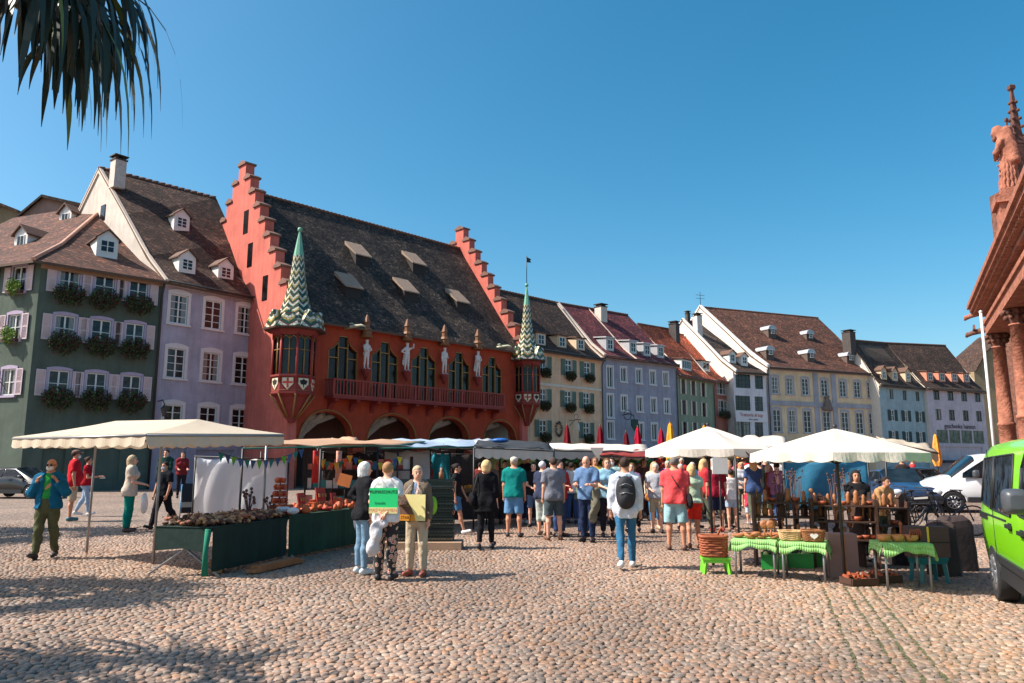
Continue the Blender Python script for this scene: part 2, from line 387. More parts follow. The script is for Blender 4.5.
# ------------------------------------------------------------------ houses
class House:
    def __init__(s, name, label, lp, rp, H, rl, rr, cat='house', group=None, hdepth=None):
        a = atz(*lp, H); b = atz(*rp, H); s.o = Vector((a[0], a[1], 0)); dx, dy = b[0]-a[0], b[1]-a[1]
        s.L = math.hypot(dx, dy); s.rz = math.atan2(dy, dx); s.H = H
        s.root = thing(name, label, cat, s.o, s.rz, group)
        s.Ri = Matrix.Rotation(-s.rz, 3, 'Z'); s.cam = s.Ri @ (Vector((0, 0, CZ))-s.o)
        dl, zl = s._end(rl, 0); dr, zr = s._end(rr, s.L)
        if hdepth: dl = dr = hdepth
        s.dl, s.zl, s.dr, s.zr = dl, zl, dr, zr; s.d = (dl+dr)/2; s.Z = (zl+zr)/2
        s.win_holes = []; s.side = []
    def r(s, px, py): return s.Ri @ Vector(ray(px, py))
    def _end(s, p, u):      # where the ray meets the plane x=u
        r = s.r(*p); t = (u-s.cam.x)/r.x; q = s.cam+r*t; return q.y, q.z
    def fp(s, px, py, Y=0.0):
        r = s.r(px, py); t = (Y-s.cam.y)/r.y; q = s.cam+r*t; return q.x, q.z
    def rp(s, px, py, up=0.0):     # on the front roof slope, raised by up
        n = Vector((s.L, 0, 0)).cross(Vector((0, s.d, s.Z-s.H))); r = s.r(px, py)
        p0 = Vector((0, 0, s.H+up)); t = (p0-s.cam).dot(n)/r.dot(n); q = s.cam+r*t; return q.x, q.y, q.z-up
    def rz_at(s, y): return s.H+(s.Z-s.H)*y/s.d
    def walls(s, wm, sm=None, depth=.16, z0=-.3, gl=True, gr=True):
        b = MB(); L, H = s.L, s.H; holes = s.win_holes
        xs = sorted({0, L, *[v for h in holes for v in h[:2]]}); zs = sorted({z0, H, *[v for h in holes for v in h[2:4]]})
        for i in range(len(xs)-1):
            for j in range(len(zs)-1):
                if xs[i+1]-xs[i] < 1e-4 or zs[j+1]-zs[j] < 1e-4: continue
                cx, cz = (xs[i]+xs[i+1])/2, (zs[j]+zs[j+1])/2
                if any(h[0] < cx < h[1] and h[2] < cz < h[3] for h in holes): continue
                b.face([(xs[i], 0, zs[j]), (xs[i+1], 0, zs[j]), (xs[i+1], 0, zs[j+1]), (xs[i], 0, zs[j+1])])
        for (a, c, e, f) in [h[:4] for h in holes]:
            D = depth
            b.face([(a, 0, e), (a, 0, f), (a, D, f), (a, D, e)]); b.face([(c, 0, e), (c, D, e), (c, D, f), (c, 0, f)])
            b.face([(a, 0, e), (a, D, e), (c, D, e), (c, 0, e)]); b.face([(a, 0, f), (c, 0, f), (c, D, f), (a, D, f)])
            b.face([(a, D, e), (c, D, e), (c, D, f), (a, D, f)])
        k = 1 if sm else 0
        for x, d, z, g_ in ((0, s.dl, s.zl, gl), (L, s.dr, s.zr, gr)):
            b.face([(x, 0, z0), (x, 2*d, z0), (x, 2*d, H), (x, d, z-.1), (x, 0, H)], k)
        b.face([(0, 2*s.dl, z0), (L, 2*s.dr, z0), (L, 2*s.dr, H), (0, 2*s.dl, H)])
        return b.build('wall', [wm]+([sm] if sm else []), s.root)
    def roof(s, tm, over=.45, kick=.35, vl=.12, vr=.12, soffit=None):
        b = MB(); th = .16
        def prof(d, z):
            k = .22; m = (z-s.H)/d
            return [(-over, s.H-over*m*.45), (d*k, s.H+(z-s.H)*k-kick*.6), (d*.55, s.H+(z-s.H)*.55-kick*.15), (d, z)]
        pl = prof(s.dl, s.zl); pr = prof(s.dr, s.zr); x0, x1 = -vl, s.L+vr
        for side in (0, 1):
            def P(x, p, d, dz=0): return (x, p[0] if side == 0 else 2*d-p[0], p[1]+dz)
            acc = 0
            for i in range(3):
                A, B_ = pl[i], pl[i+1]; C, D = pr[i], pr[i+1]
                ln = math.hypot(B_[0]-A[0], B_[1]-A[1])
                q = [P(x0, A, s.dl), P(x1, C, s.dr), P(x1, D, s.dr), P(x0, B_, s.dl)]
                uv = [(x0, acc), (x1, acc), (x1, acc+ln), (x0, acc+ln)]
                ql = [P(x0, A, s.dl, -th), P(x1, C, s.dr, -th), P(x1, D, s.dr, -th), P(x0, B_, s.dl, -th)]
                if side: q = q[::-1]; uv = uv[::-1]
                else: ql = ql[::-1]
                b.face(q, 0, uv); b.face(ql, 1)
                for (a1, a2, d) in ((A, B_, s.dl),):
                    b.face([P(x0, a1, d), P(x0, a2, d), P(x0, a2, d, -th), P(x0, a1, d, -th)], 1)
                for (a1, a2, d) in ((C, D, s.dr),):
                    b.face([P(x1, a1, d), P(x1, a1, d, -th), P(x1, a2, d, -th), P(x1, a2, d)], 1)
                acc += ln
            b.face([P(x0, pl[0], s.dl), P(x0, pl[0], s.dl, -th), P(x1, pr[0], s.dr, -th), P(x1, pr[0], s.dr)], 1)
        s.roof_o = b.build('roof', [tm, soffit or mat('roof_timber', (92, 70, 54), var=.2)], s.root)
        # ridge tiles
        rb = MB(); n = max(4, int(s.L/.4))
        for i in range(n):
            t0, t1 = i/n, (i+.93)/n; f = lambda t: (x0+(x1-x0)*t, s.dl+(s.dr-s.dl)*t, s.zl+(s.zr-s.zl)*t+.03)
            rb.tube([f(t0), f(t1)], [.12, .14], 6)
        rb.build('ridge_tiles', mat('ridge_tile', (110, 78, 62), var=.25), s.roof_o)
        return s.roof_o
    def cornice(s, m, h=.3, out=.3, pipe=None):
        b = MB(); b.bb((0.01, -out, s.H-h*.45), (s.L-.01, -.003, s.H-.02)); b.bb((.01, -out*.5, s.H-h), (s.L-.01, -.004, s.H-h*.46))
        b.build('cornice', m, s.root)
        gb = MB(); gb.tube([(0, -.55, s.H-.1), (s.L, -.55, s.H-.1)], .07, 6); dm = mat('gutter_metal', (70, 68, 66), rough=.5, metal=.3)
        gb.build('gutter', dm, s.root)
        if pipe is not None:
            for u in pipe:
                pb = MB(); pb.tube([(u, -.5, s.H-.15), (u, -.12, s.H-.8), (u, -.12, -.2)], .06, 6); pb.build('downpipe', dm, s.root)
    def coping(s, u, d, z, m, w_=.28, up=.22, both=True):
        b = MB(); m_ = (z-s.H)/d
        poly = [(-.3, s.H-.35-.3*m_*.3), (-.3, s.H+up-.3*m_*.3), (d*.22, s.H+(z-s.H)*.22-.2+up), (d, z+up), (2*d, s.H+up), (2*d, s.H-.3), (d, z-.4)]
        b.prism(poly, 'x', u-w_/2, u+w_/2); return b.build('gable_coping', m, s.root)
    def window(s, u, z, w, h, cols=2, rows=3, fr=None, sur=None, surw=.14, arch=0, shut=None, sw=.5, hole=True):
        if hole: s.win_holes.append((u-w/2, u+w/2, z, z+h))
        fm, pm = win_meshes(w, h, cols, rows, fr or WHITE, sur, surw, arch, .15)
        o = oset(fm, 'window', s.root, (u, 0, z)); oset(pm, 'pane', o)
        if shut:
            sm = shutter_mesh(sw, h, shut)
            for sg in (-1, 1): oset(sm, 'shutter', o, (sg*(w/2+sw/2+.02+(surw if sur else 0)), 0, 0))
        return o
    def row(s, pts, w, h, **kw):     # pts: centre pixels
        q = [s.fp(*p) for p in pts]; z = sum(a[1] for a in q)/len(q)-h/2; out = []
        for (u, _) in q:
            u = min(max(u, w/2+.1), s.L-w/2-.1); s.window(u, z, w, h, **kw); out.append((u, z))
        return out
    def wpt(s, u, y, z):
        q = Matrix.Rotation(s.rz, 3, 'Z') @ Vector((u, y, z)); return q+s.o
    def dormer(s, px, py, w=1.1, h=1.2, kind='gable', wall=WHITE, rm=None, wh=.75, ww=.62, cols=2, rows=2):
        u, y, z = s.rp(px, py, h*.5); sl = (s.Z-s.H)/s.d; y0 = y; z0 = z-.05; dep = (h+.1)/sl
        b = MB(); b.prism([(y0, z0-.25), (y0, z0+h), (y0+dep, z0+h)], 'x', u-w/2, u+w/2)
        if kind == 'gable': b.prism([(u-w/2, z0+h), (u+w/2, z0+h), (u, z0+h+w*.42)], 'y', y0, y0+.1)
        do = b.build('dormer', wall, s.root)
        r = MB(); rm = rm or mat('dormer_tile', (98, 70, 56), var=.3, vs=8, bump=.5, bs=12)
        o_ = .16
        if kind == 'gable':
            hr = w*.42; d2 = (h+hr+.1)/sl; e = w/2+o_; dz = hr*o_/(w/2)
            for sg in (-1, 1):
                A = [(u, y0-o_, z0+h+hr+.06), (u, y0+d2, z0+h+hr+.06), (u+sg*e, y0+dep, z0+h-dz+.06), (u+sg*e, y0-o_, z0+h-dz+.06)]
                B_ = [(p[0], p[1], p[2]-.09) for p in A]
                if sg > 0: A = A[::-1]; B_ = B_[::-1]
                r.face(A); r.face(B_[::-1])
                for i in range(4): j = (i+1) % 4; r.face([A[j], A[i], B_[i], B_[j]])
        elif kind == 'shed':
            d2 = dep+.5; r.prism([(y0-o_, z0+h-.02), (y0-o_, z0+h+.1), (y0+d2, z0+h+.32), (y0+d2, z0+h+.2)], 'x', u-w/2-o_, u+w/2+o_)
        elif kind == 'barrel':
            n = 10; R = w/2+.1; poly = [(u+R*math.cos(PI*i/n), z0+h-.25+R*.85*math.sin(PI*i/n)) for i in range(n+1)]
            r.prism(poly, 'y', y0-o_, y0+dep+.6)
        r.build('dormer_roof', rm, do)
        g_ = MB(); zc = z0+h*.5
        if kind == 'barrel': zc = z0+h*.62
        x0, x1, q0, q1 = u-ww/2, u+ww/2, zc-wh/2, zc+wh/2
        ya = y0-.012 if kind != 'barrel' else y0-o_-.01
        g_.bb((x0, ya-.03, q0), (x0+.07, ya, q1)); g_.bb((x1-.07, ya-.03, q0), (x1, ya, q1)); g_.bb((x0+.07, ya-.03, q0), (x1-.07, ya, q0+.07)); g_.bb((x0+.07, ya-.03, q1-.07), (x1-.07, ya, q1))
        for i in range(1, cols): g_.bb((x0+ww*i/cols-.03, ya-.028, q0+.07), (x0+ww*i/cols+.03, ya, q1-.07))
        for i in range(1, rows): g_.bb((x0+.07, ya-.026, q0+wh*i/rows-.02), (x1-.07, ya, q0+wh*i/rows+.02))
        g_.bb((x0+.07, ya-.01, q0+.07), (x1-.07, ya+.005, q1-.07), 1)
        g_.build('window', [WHITE, glass_mat()], do)
        return do
    def chimney(s, px, py, w=.7, h=1.6, m=None, d=None, cap=True):   # px,py = where it leaves the roof
        u, y, z = s.rp(px, py)
        if d is not None: y = d; z = s.rz_at(min(d, 2*s.d-d))
        m = m or mat('chimney_plaster', (196, 184, 172), var=.2, vs=5)
        b = MB(); b.box((u, y, z+h/2-.5), (w, w, h+1)); b.box((u, y, z+h+.05), (w+.12, w+.12, .1), 1)
        if cap:
            for sg in (-1, 1): b.box((u+sg*w*.3, y, z+h+.2), (.1, w*.8, .2), 1)
            b.box((u, y, z+h+.34), (w+.2, w+.2, .08), 1)
        return b.build('chimney', [m, mat('chimney_cap', (60, 52, 48), var=.2)], s.roof_o)
def leaf_clump(b, c, r, n, s=.07, mi=0, rnd=random, mats=1):
    for _ in range(n):
        while True:
            p = Vector((rnd.uniform(-1, 1), rnd.uniform(-1, 1), rnd.uniform(-1, 1)))
            if .35 < p.length < 1: break
        q = Vector((c[0]+p.x*r[0], c[1]+p.y*r[1], c[2]+p.z*r[2]))
        a = Vector((rnd.gauss(0, 1), rnd.gauss(0, 1), rnd.gauss(0, 1))).normalized(); t = a.orthogonal().normalized(); u_ = a.cross(t)
        k = s*rnd.uniform(.6, 1.4); m_ = mi+rnd.randrange(mats)
        b.face([q-t*k, q+u_*k*.5, q+t*k, q-u_*k*.5], m_)
LEAF = [mat('leaf_dark', (44, 58, 30), var=.3), mat('leaf_mid', (66, 86, 40), var=.3), mat('flower_red', (84, 34, 36), var=.3)]
def flower_box_meshes():
    out = []
    for k in range(3):
        rnd = random.Random(k+3)
        b = MB(); b.bb((-.62, -.36, -.05), (.62, -.12, .15)); bm_ = b.mesh('planter', mat('planter_brown', (74, 52, 40), var=.2))
        f = MB()
        for i in range(11):
            x = -.68+i*.136; leaf_clump(f, (x, -.38+rnd.uniform(-.06, .04), -.02+rnd.uniform(-.08, .08)), (.2, .34*math.sqrt(max(.2, 1-(x/.85)**2)), .55*math.sqrt(max(.12, 1-(x/.82)**2))), 110, .065, 0, rnd, 3)
        out.append((bm_, f.mesh('flowers', LEAF)))
    return out
_FB = flower_box_meshes()
def flower_box(h, u, z, label, group, sx=1.0, cat='flower box', k=None, zs=1.0):
    t = thing('window_flower_box', label, cat, h.wpt(u, 0, z), h.rz, group)
    a, f = _FB[(k if k is not None else random.randrange(3)) % 3]
    oset(a, 'planter', t).scale = (sx, 1, 1); oset(f, 'flowers', t).scale = (sx, 1, zs)
    return t
# ------------------------------------------------------------------ implicit-surface figures
def surfnets(Fd, org, h):
    nx, ny, nz = Fd.shape; S = Fd < 0
    c = [(0,0,0),(1,0,0),(0,1,0),(1,1,0),(0,0,1),(1,0,1),(0,1,1),(1,1,1)]
    sl = lambda A, o: A[o[0]:nx-1+o[0], o[1]:ny-1+o[1], o[2]:nz-1+o[2]]
    cnt = sum(sl(S, o).astype(np.int8) for o in c); act = (cnt > 0) & (cnt < 8)
    I = np.argwhere(act); 
    if len(I) == 0: return None
    idm = -np.ones(act.shape, np.int64); idm[act] = np.arange(len(I))
    acc = np.zeros((len(I), 3)); nn = np.zeros(len(I))
    for a in range(8):
        for ax in range(3):
            if c[a][ax]: continue
            o1 = c[a]; o2 = list(o1); o2[ax] = 1
            f1 = Fd[I[:,0]+o1[0], I[:,1]+o1[1], I[:,2]+o1[2]]; f2 = Fd[I[:,0]+o2[0], I[:,1]+o2[1], I[:,2]+o2[2]]
            m = (f1 < 0) != (f2 < 0); t = np.where(m, f1/np.where(m, f1-f2, 1), 0)
            p = np.array(o1, float)[None]*np.ones((len(I), 1)); p[:, ax] = t
            acc += p*m[:, None]; nn += m
    V = (I+acc/nn[:, None])*h+np.array(org)
    Fc = []
    for ax in range(3):
        b_, c_ = [(1, 2), (2, 0), (0, 1)][ax]
        s1 = [slice(1, -1)]*3; s1[ax] = slice(0, -1); s2 = list(s1); s2[ax] = slice(1, None)
        A = S[tuple(s1)]; B = S[tuple(s2)]; ch = A != B
        J = np.argwhere(ch); fl = A[ch]
        if len(J) == 0: continue
        J = J+1; J[:, ax] -= 1
        def g(db, dc):
            K = J.copy(); K[:, b_] -= db; K[:, c_] -= dc; return idm[K[:, 0], K[:, 1], K[:, 2]]
        q = np.stack([g(1, 1), g(0, 1), g(0, 0), g(1, 0)], 1)
        q[~fl] = q[~fl][:, ::-1]; Fc.append(q)
    return V, np.concatenate(Fc)
class SDF:
    def __init__(s): s.p = []; s.clips = []
    def cone(s, a, b, ra, rb, k=.03, sq=None, clip=None, ax=(0, 1, 0)):
        s.p.append(('c', np.array(a, float), np.array(b, float), ra, rb, k, sq, clip, np.array(ax, float))); return s
    def ell(s, c, r, k=.03, rot=None):
        s.p.append(('e', np.array(c, float), np.array(r, float), k, rot)); return s
    def bounds(s):
        lo = np.full(3, 9e9); hi = -lo
        for p in s.p:
            if p[0] == 'c':
                r = max(p[3], p[4]); 
                for q in (p[1], p[2]): lo = np.minimum(lo, q-r); hi = np.maximum(hi, q+r)
            else:
                r = max(p[2]) if p[4] is not None else p[2]; lo = np.minimum(lo, p[1]-r); hi = np.maximum(hi, p[1]+r)
        return lo, hi
    def mesh(s, h, clip=None, post=None):
        lo, hi = s.bounds(); lo = lo-3*h-.01; hi = hi+3*h+.01
        n = np.ceil((hi-lo)/h).astype(int)+1
        g = [lo[i]+h*np.arange(n[i]) for i in range(3)]
        D = np.full(n, 1.0)
        for p in s.p:
            if p[0] == 'c': r = max(p[3], p[4]); a = np.minimum(p[1], p[2])-r; b = np.maximum(p[1], p[2])+r; k = p[5]
            else: r = max(p[2]); a = p[1]-r; b = p[1]+r; k = p[3]
            pad = k+3*h
            i0 = np.maximum(0, np.floor((a-pad-lo)/h).astype(int)); i1 = np.minimum(n, np.ceil((b+pad-lo)/h).astype(int)+1)
            X = g[0][i0[0]:i1[0], None, None]; Y = g[1][None, i0[1]:i1[1], None]; Z = g[2][None, None, i0[2]:i1[2]]
            if p[0] == 'c':
                A, B, ra, rb, k, sq, cl, ax = p[1:]
                ab = B-A; L2 = max(1e-9, ab@ab)
                dx, dy, dz = X-A[0], Y-A[1], Z-A[2]
                t = (dx*ab[0]+dy*ab[1]+dz*ab[2])/L2; tc = np.clip(t, 0, 1)
                qx, qy, qz = dx-tc*ab[0], dy-tc*ab[1], dz-tc*ab[2]
                if sq:     # squash along ax by sq (<1)
                    w = qx*ax[0]+qy*ax[1]+qz*ax[2]; e = w*(1/sq-1); qx = qx+e*ax[0]; qy = qy+e*ax[1]; qz = qz+e*ax[2]
                d = np.sqrt(qx*qx+qy*qy+qz*qz)-(ra+(rb-ra)*tc)
                if sq: d = d*(sq*.6+.4)
                if cl is not None: d = np.maximum(d, (t-cl)*math.sqrt(L2))
            else:
                c, r, k, rot = p[1:]
                dx, dy, dz = X-c[0], Y-c[1], Z-c[2]
                if rot is not None:
                    R = rot; dx, dy, dz = R[0][0]*dx+R[1][0]*dy+R[2][0]*dz, R[0][1]*dx+R[1][1]*dy+R[2][1]*dz, R[0][2]*dx+R[1][2]*dy+R[2][2]*dz
                a1 = np.sqrt((dx/r[0])**2+(dy/r[1])**2+(dz/r[2])**2)+1e-6; a2 = np.sqrt((dx/r[0]**2)**2+(dy/r[1]**2)**2+(dz/r[2]**2)**2)+1e-6
                d = a1*(a1-1)/a2
            sub = D[i0[0]:i1[0], i0[1]:i1[1], i0[2]:i1[2]]
            if k > 0:
                hh = np.clip(.5+.5*(sub-d)/k, 0, 1); r_ = sub*(1-hh)+d*hh-k*hh*(1-hh)
            else: r_ = np.minimum(sub, d)
            D[i0[0]:i1[0], i0[1]:i1[1], i0[2]:i1[2]] = r_
        if clip:
            X, Y, Z = g[0][:, None, None], g[1][None, :, None], g[2][None, None, :]
            for f in clip: D = np.maximum(D, f(X, Y, Z)+0*D)
        r = surfnets(D, lo, h)
        return r
def arr_mesh(name, V, Q, mats, wr=0, seed=0):
    if wr:
        rr = np.random.default_rng(seed); 
        for _ in range(3):
            k = rr.normal(0, 1, 3)*np.array([22, 22, 14]); V = V+wr*np.sin(V@k+rr.random()*6)[:, None]*rr.normal(0, .7, 3)[None]
    me = bpy.data.meshes.new(name); me.vertices.add(len(V)); me.vertices.foreach_set('co', V.ravel().astype(np.float32))
    Q = Q.astype(np.int32); me.loops.add(Q.size); me.loops.foreach_set('vertex_index', Q.ravel()); me.polygons.add(len(Q))
    me.polygons.foreach_set('loop_start', (np.arange(len(Q))*4).astype(np.int32)); me.polygons.foreach_set('use_smooth', np.ones(len(Q), bool))
    me.update(calc_edges=True)
    for m in (mats if isinstance(mats, (list, tuple)) else [mats]): me.materials.append(m)
    return me
ARMS = {  # upper-arm dir, fore-arm dir (x outward, y forward, z up)
 'down': ((.14, -.03, -1), (.06, .16, -1)), 'relax': ((.2, .05, -1), (0, .35, -1)), 'hip': ((.75, -.25, -.75), (-.75, .35, -.45)),
 'phone': ((.12, .25, -1), (-.25, 1, .12)), 'straps': ((.42, .1, -1), (-.55, .45, .95)), 'back': ((.25, -.4, -1), (-.6, -.25, -.55)),
 'carry': ((.12, .1, -1), (-.1, .9, -.15)), 'front': ((.1, .25, -1), (-.5, .8, -.2)), 'swingf': ((.1, .3, -1), (.0, .55, -1)), 'swingb': ((.12, -.35, -1), (.05, -.1, -1)),
 'reach': ((.2, .7, -.6), (0, 1, 0)), 'up': ((.3, .6, .2), (-.3, .5, .8)), 'fold': ((.15, .2, -1), (-.9, .5, .05))}
SKIN = {'pale': (226, 168, 140), 'tan': (196, 138, 108), 'dark': (120, 80, 60)}
def nrm(v): v = np.array(v, float); return v/np.linalg.norm(v)
class Fig:
    def __init__(s, H=1.75, arms=('down', 'down'), walk=0.0, stance=.09, female=False, build=1.0, lean=0.0, head=(0, 0), h=.016):
        s.k = H/1.75; s.b = build; s.f = female; s.h = h; s.lean = lean; b = build
        hz = .93
        s.hip = {}; s.knee = {}; s.ank = {}; s.toe = {}; s.sh = {}; s.el = {}; s.wr = {}; s.hd = {}
        for i, sg in enumerate((-1, 1)):
            a = walk*(1 if sg > 0 else -1); kb = max(0, -a)*1.1+.05
            H0 = np.array([sg*.092, 0, hz-.02]); th = nrm((sg*(stance-.08)*.9, math.sin(a), -math.cos(a))); K = H0+th*.42
            sd_ = a-kb; sh = nrm((sg*(stance-.08)*.4, math.sin(sd_), -math.cos(sd_))); A = K+sh*.43
            s.hip[sg] = H0; s.knee[sg] = K; s.ank[sg] = A
            pit = -.25 if a >= .1 else (.9*kb if kb > .1 else 0)
            s.toe[sg] = A+np.array([sg*.03, .17*math.cos(pit), -.045-.12*math.sin(pit) if pit > 0 else -.045+.05*(pit < 0)])
        low = min(min(s.ank[g][2]-.085, s.toe[g][2]-.03) for g in (-1, 1))
        for d in (s.hip, s.knee, s.ank, s.toe):
            for g in d: d[g] = d[g]-np.array([0, 0, low])
        s.dz = -low; s.pz = hz-low
        L = lambda z: np.array([0, math.sin(lean)*(z-hz), hz+math.cos(lean)*(z-hz)-low])
        s.L = L; sw = .158 if female else .178
        for i, sg in enumerate((-1, 1)):
            u, f = ARMS[arms[i]]
            u = nrm((u[0]*sg, u[1], u[2])); f = nrm((f[0]*sg, f[1], f[2]))
            S0 = L(1.40)+np.array([sg*sw*(.5+.5*b), 0, 0]); E = S0+u*.285; W = E+f*.25; s.sh[sg] = S0; s.el[sg] = E; s.wr[sg] = W; s.hd[sg] = (W, f, u)
        s.headc = L(1.62)+np.array([0, .015+math.sin(head[1])*.06, -.02*abs(math.sin(head[1]))]); s.yaw = head[0]; s.pitch = head[1]
        cy, sy = math.cos(s.yaw), math.sin(s.yaw); cp, sp = math.cos(-s.pitch), math.sin(-s.pitch)
        Rz = np.array([[cy, -sy, 0], [sy, cy, 0], [0, 0, 1]]); Rx = np.array([[1, 0, 0], [0, cp, -sp], [0, sp, cp]]); s.R = Rz@Rx
    def H(s, p): return s.headc+s.R@np.array(p, float)
    def torso(s, S, e=0.0, k=.05):
        L, b, f = s.L, s.b, s.f
        w = .152 if f else .158; ch = .165 if f else .178
        S.cone(L(.93), L(1.0), (.158 if f else .15)*b+e, w*b*.97+e, k, sq=.68)
        S.cone(L(1.0), L(1.12), w*b*.97+e, (.128 if f else .148)*b*(b**.6)+e, k, sq=.68+.1*(b-1))
        S.cone(L(1.12), L(1.33), (.128 if f else .148)*b+e, ch*b*.93+e, k, sq=.66)
        S.cone(L(1.33), L(1.40), ch*b*.9+e, .13*b+e, k, sq=.6)
        for g in (-1, 1): S.cone(L(1.445)+np.array([g*.04, -.01, 0]), s.sh[g]+np.array([0, 0, -.01]), .048+e, .052+e, k)
        if f:
            for g in (-1, 1): S.ell(L(1.28)+np.array([g*.07, .085, 0]), (.065+e, .06+e, .062+e), .03)
        if b > 1.08: S.ell(L(1.08)+np.array([0, .05, 0]), (.14*b+e, .13*b+e, .14+e), .05)
        for g in (-1, 1): S.ell(s.hip[g]+np.array([0, -.06, .0]), (.09+e, .085+e, .1+e), .04)
    def arm(s, S, g, e=0.0, frac=2.0, flare=0.0, k=.025):
        b = .9 if s.f else 1.0; b *= .6+.4*s.b
        f1 = min(frac, 1.0)
        S.cone(s.sh[g], s.el[g], .052*b+e, .042*b+e+flare, k, clip=(f1 if frac < 1 else None))
        if frac > 1: S.cone(s.el[g], s.wr[g], .041*b+e+flare, .027*b+e+flare, k, clip=(frac-1 if frac < 2 else None))
    def leg(s, S, g, e=0.0, frac=2.0, e2=None, k=.03):
        b = (.97 if s.f else 1.0)*(.5+.5*s.b); e2 = e if e2 is None else e2
        if frac <= 1:
            S.cone(s.hip[g], s.knee[g], .088*b+e, .056*b+e2, k, clip=frac); return
        S.cone(s.hip[g], s.knee[g], .088*b+e, .053*b+(e+e2)/2, k)
        kk = s.knee[g]; a = s.ank[g]; m = kk+(a-kk)*.3+np.array([0, -.012, 0])
        S.cone(kk, m, .05*b+(e+e2)/2, .053*b+e2, k)
        S.cone(m, a, .053*b+e2, .033+e2, k, clip=((frac-1-.3)/.7 if frac < 2 else None))
    def body(s, skin, name='body'):
        S = SDF(); s.torso(S)
        S.cone(s.L(1.42), s.headc+np.array([0, -.012, -.05]), .058, .05, .03)
        for g in (-1, 1): s.arm(S, g); s.leg(S, g)
        for g in (-1, 1):
            S.cone(s.ank[g]+np.array([0, -.03, -.045]), s.toe[g]+np.array([0, -.01, .0]), .036, .03, .03)
            W, f, u = s.hd[g]; S.cone(W, W+f*.075, .026, .036, .02, sq=.5, ax=nrm(np.cross(np.cross(f, (0, 0, 1.0))+1e-3, f)))
        # head
        S.ell(s.H((0, -.012, .03)), (.074, .092, .088), .03, s.R); S.ell(s.H((0, .02, -.045)), (.056, .066, .066), .035, s.R)
        S.cone(s.H((0, .085, .012)), s.H((0, .106, -.022)), .009, .015, .016)
        for g in (-1, 1): S.ell(s.H((g*.077, -.005, -.005)), (.011, .022, .033), .008, s.R)
        V, Q = S.mesh(s.h)
        me_v = V; b = MB()
        for g in (-1, 1):      # fingers: unequal, bent, thumb from the side of the palm
            W, f, u = s.hd[g]; f = Vector(f); side = f.cross(Vector((0, 0, 1)))
            if side.length < .2: side = f.cross(Vector((0, 1, 0)))
            side.normalize(); nr = side.cross(f).normalized()
            if nr.z > 0 and abs(f.z) < .8: nr = -nr
            if abs(f.z) >= .8: nr = Vector((-g*1.0, 0, 0)) if True else nr; side = f.cross(nr).normalized()
            P = Vector(W)+f*.075
            for i, ln in enumerate((.068, .076, .070, .056)):
                o = P+side*(-.027+.018*i)
                p1 = o+f*ln*.45+nr*.006; p2 = p1+(f*.8+nr*.6).normalized()*ln*.32; p3 = p2+(f*.35+nr*.9).normalized()*ln*.26
                b.tube([o-f*.02, o, p1, p2, p3], [.0095, .0095, .0088, .008, .006], 5)
            o = Vector(W)+f*.03+side*-.03; p1 = o+(f*.6-side*.8+nr*.3).normalized()*.035; p2 = p1+(f*.9-side*.15+nr*.4).normalized()*.03
            b.tube([Vector(W)+f*.03, o, p1, p2], [.012, .012, .010, .007], 5)
        n1 = len(b.f)
        for g in (-1, 1):
            b.ball(s.H((g*.03, .079, .008)), (.0135, .009, .009), 6, 4, 1)
            b.tube([s.H((g*.046, .076, .03)), s.H((g*.03, .083, .033)), s.H((g*.015, .084, .029))], .005, 4, 1)
        b.tube([s.H((-.024, .08, -.054)), s.H((0, .088, -.053)), s.H((.024, .08, -.054))], [.003, .0065, .003], 5, 2)
        me = bpy.data.meshes.new(name)
        nv = len(V); vs = [tuple(x) for x in V.tolist()]+b.v; fs = [tuple(q) for q in Q.tolist()]+[[i+nv for i in f] for f in b.f]
        me.from_pydata(vs, [], fs)
        for m in (skin, mat('eye_dark', (40, 30, 26), var=0, rough=.3), mat('lip', (170, 88, 80), var=0, rough=.5)): me.materials.append(m)
        me.polygons.foreach_set('material_index', [0]*len(Q)+b.m); me.polygons.foreach_set('use_smooth', [True]*len(fs)); me.update()
        return me
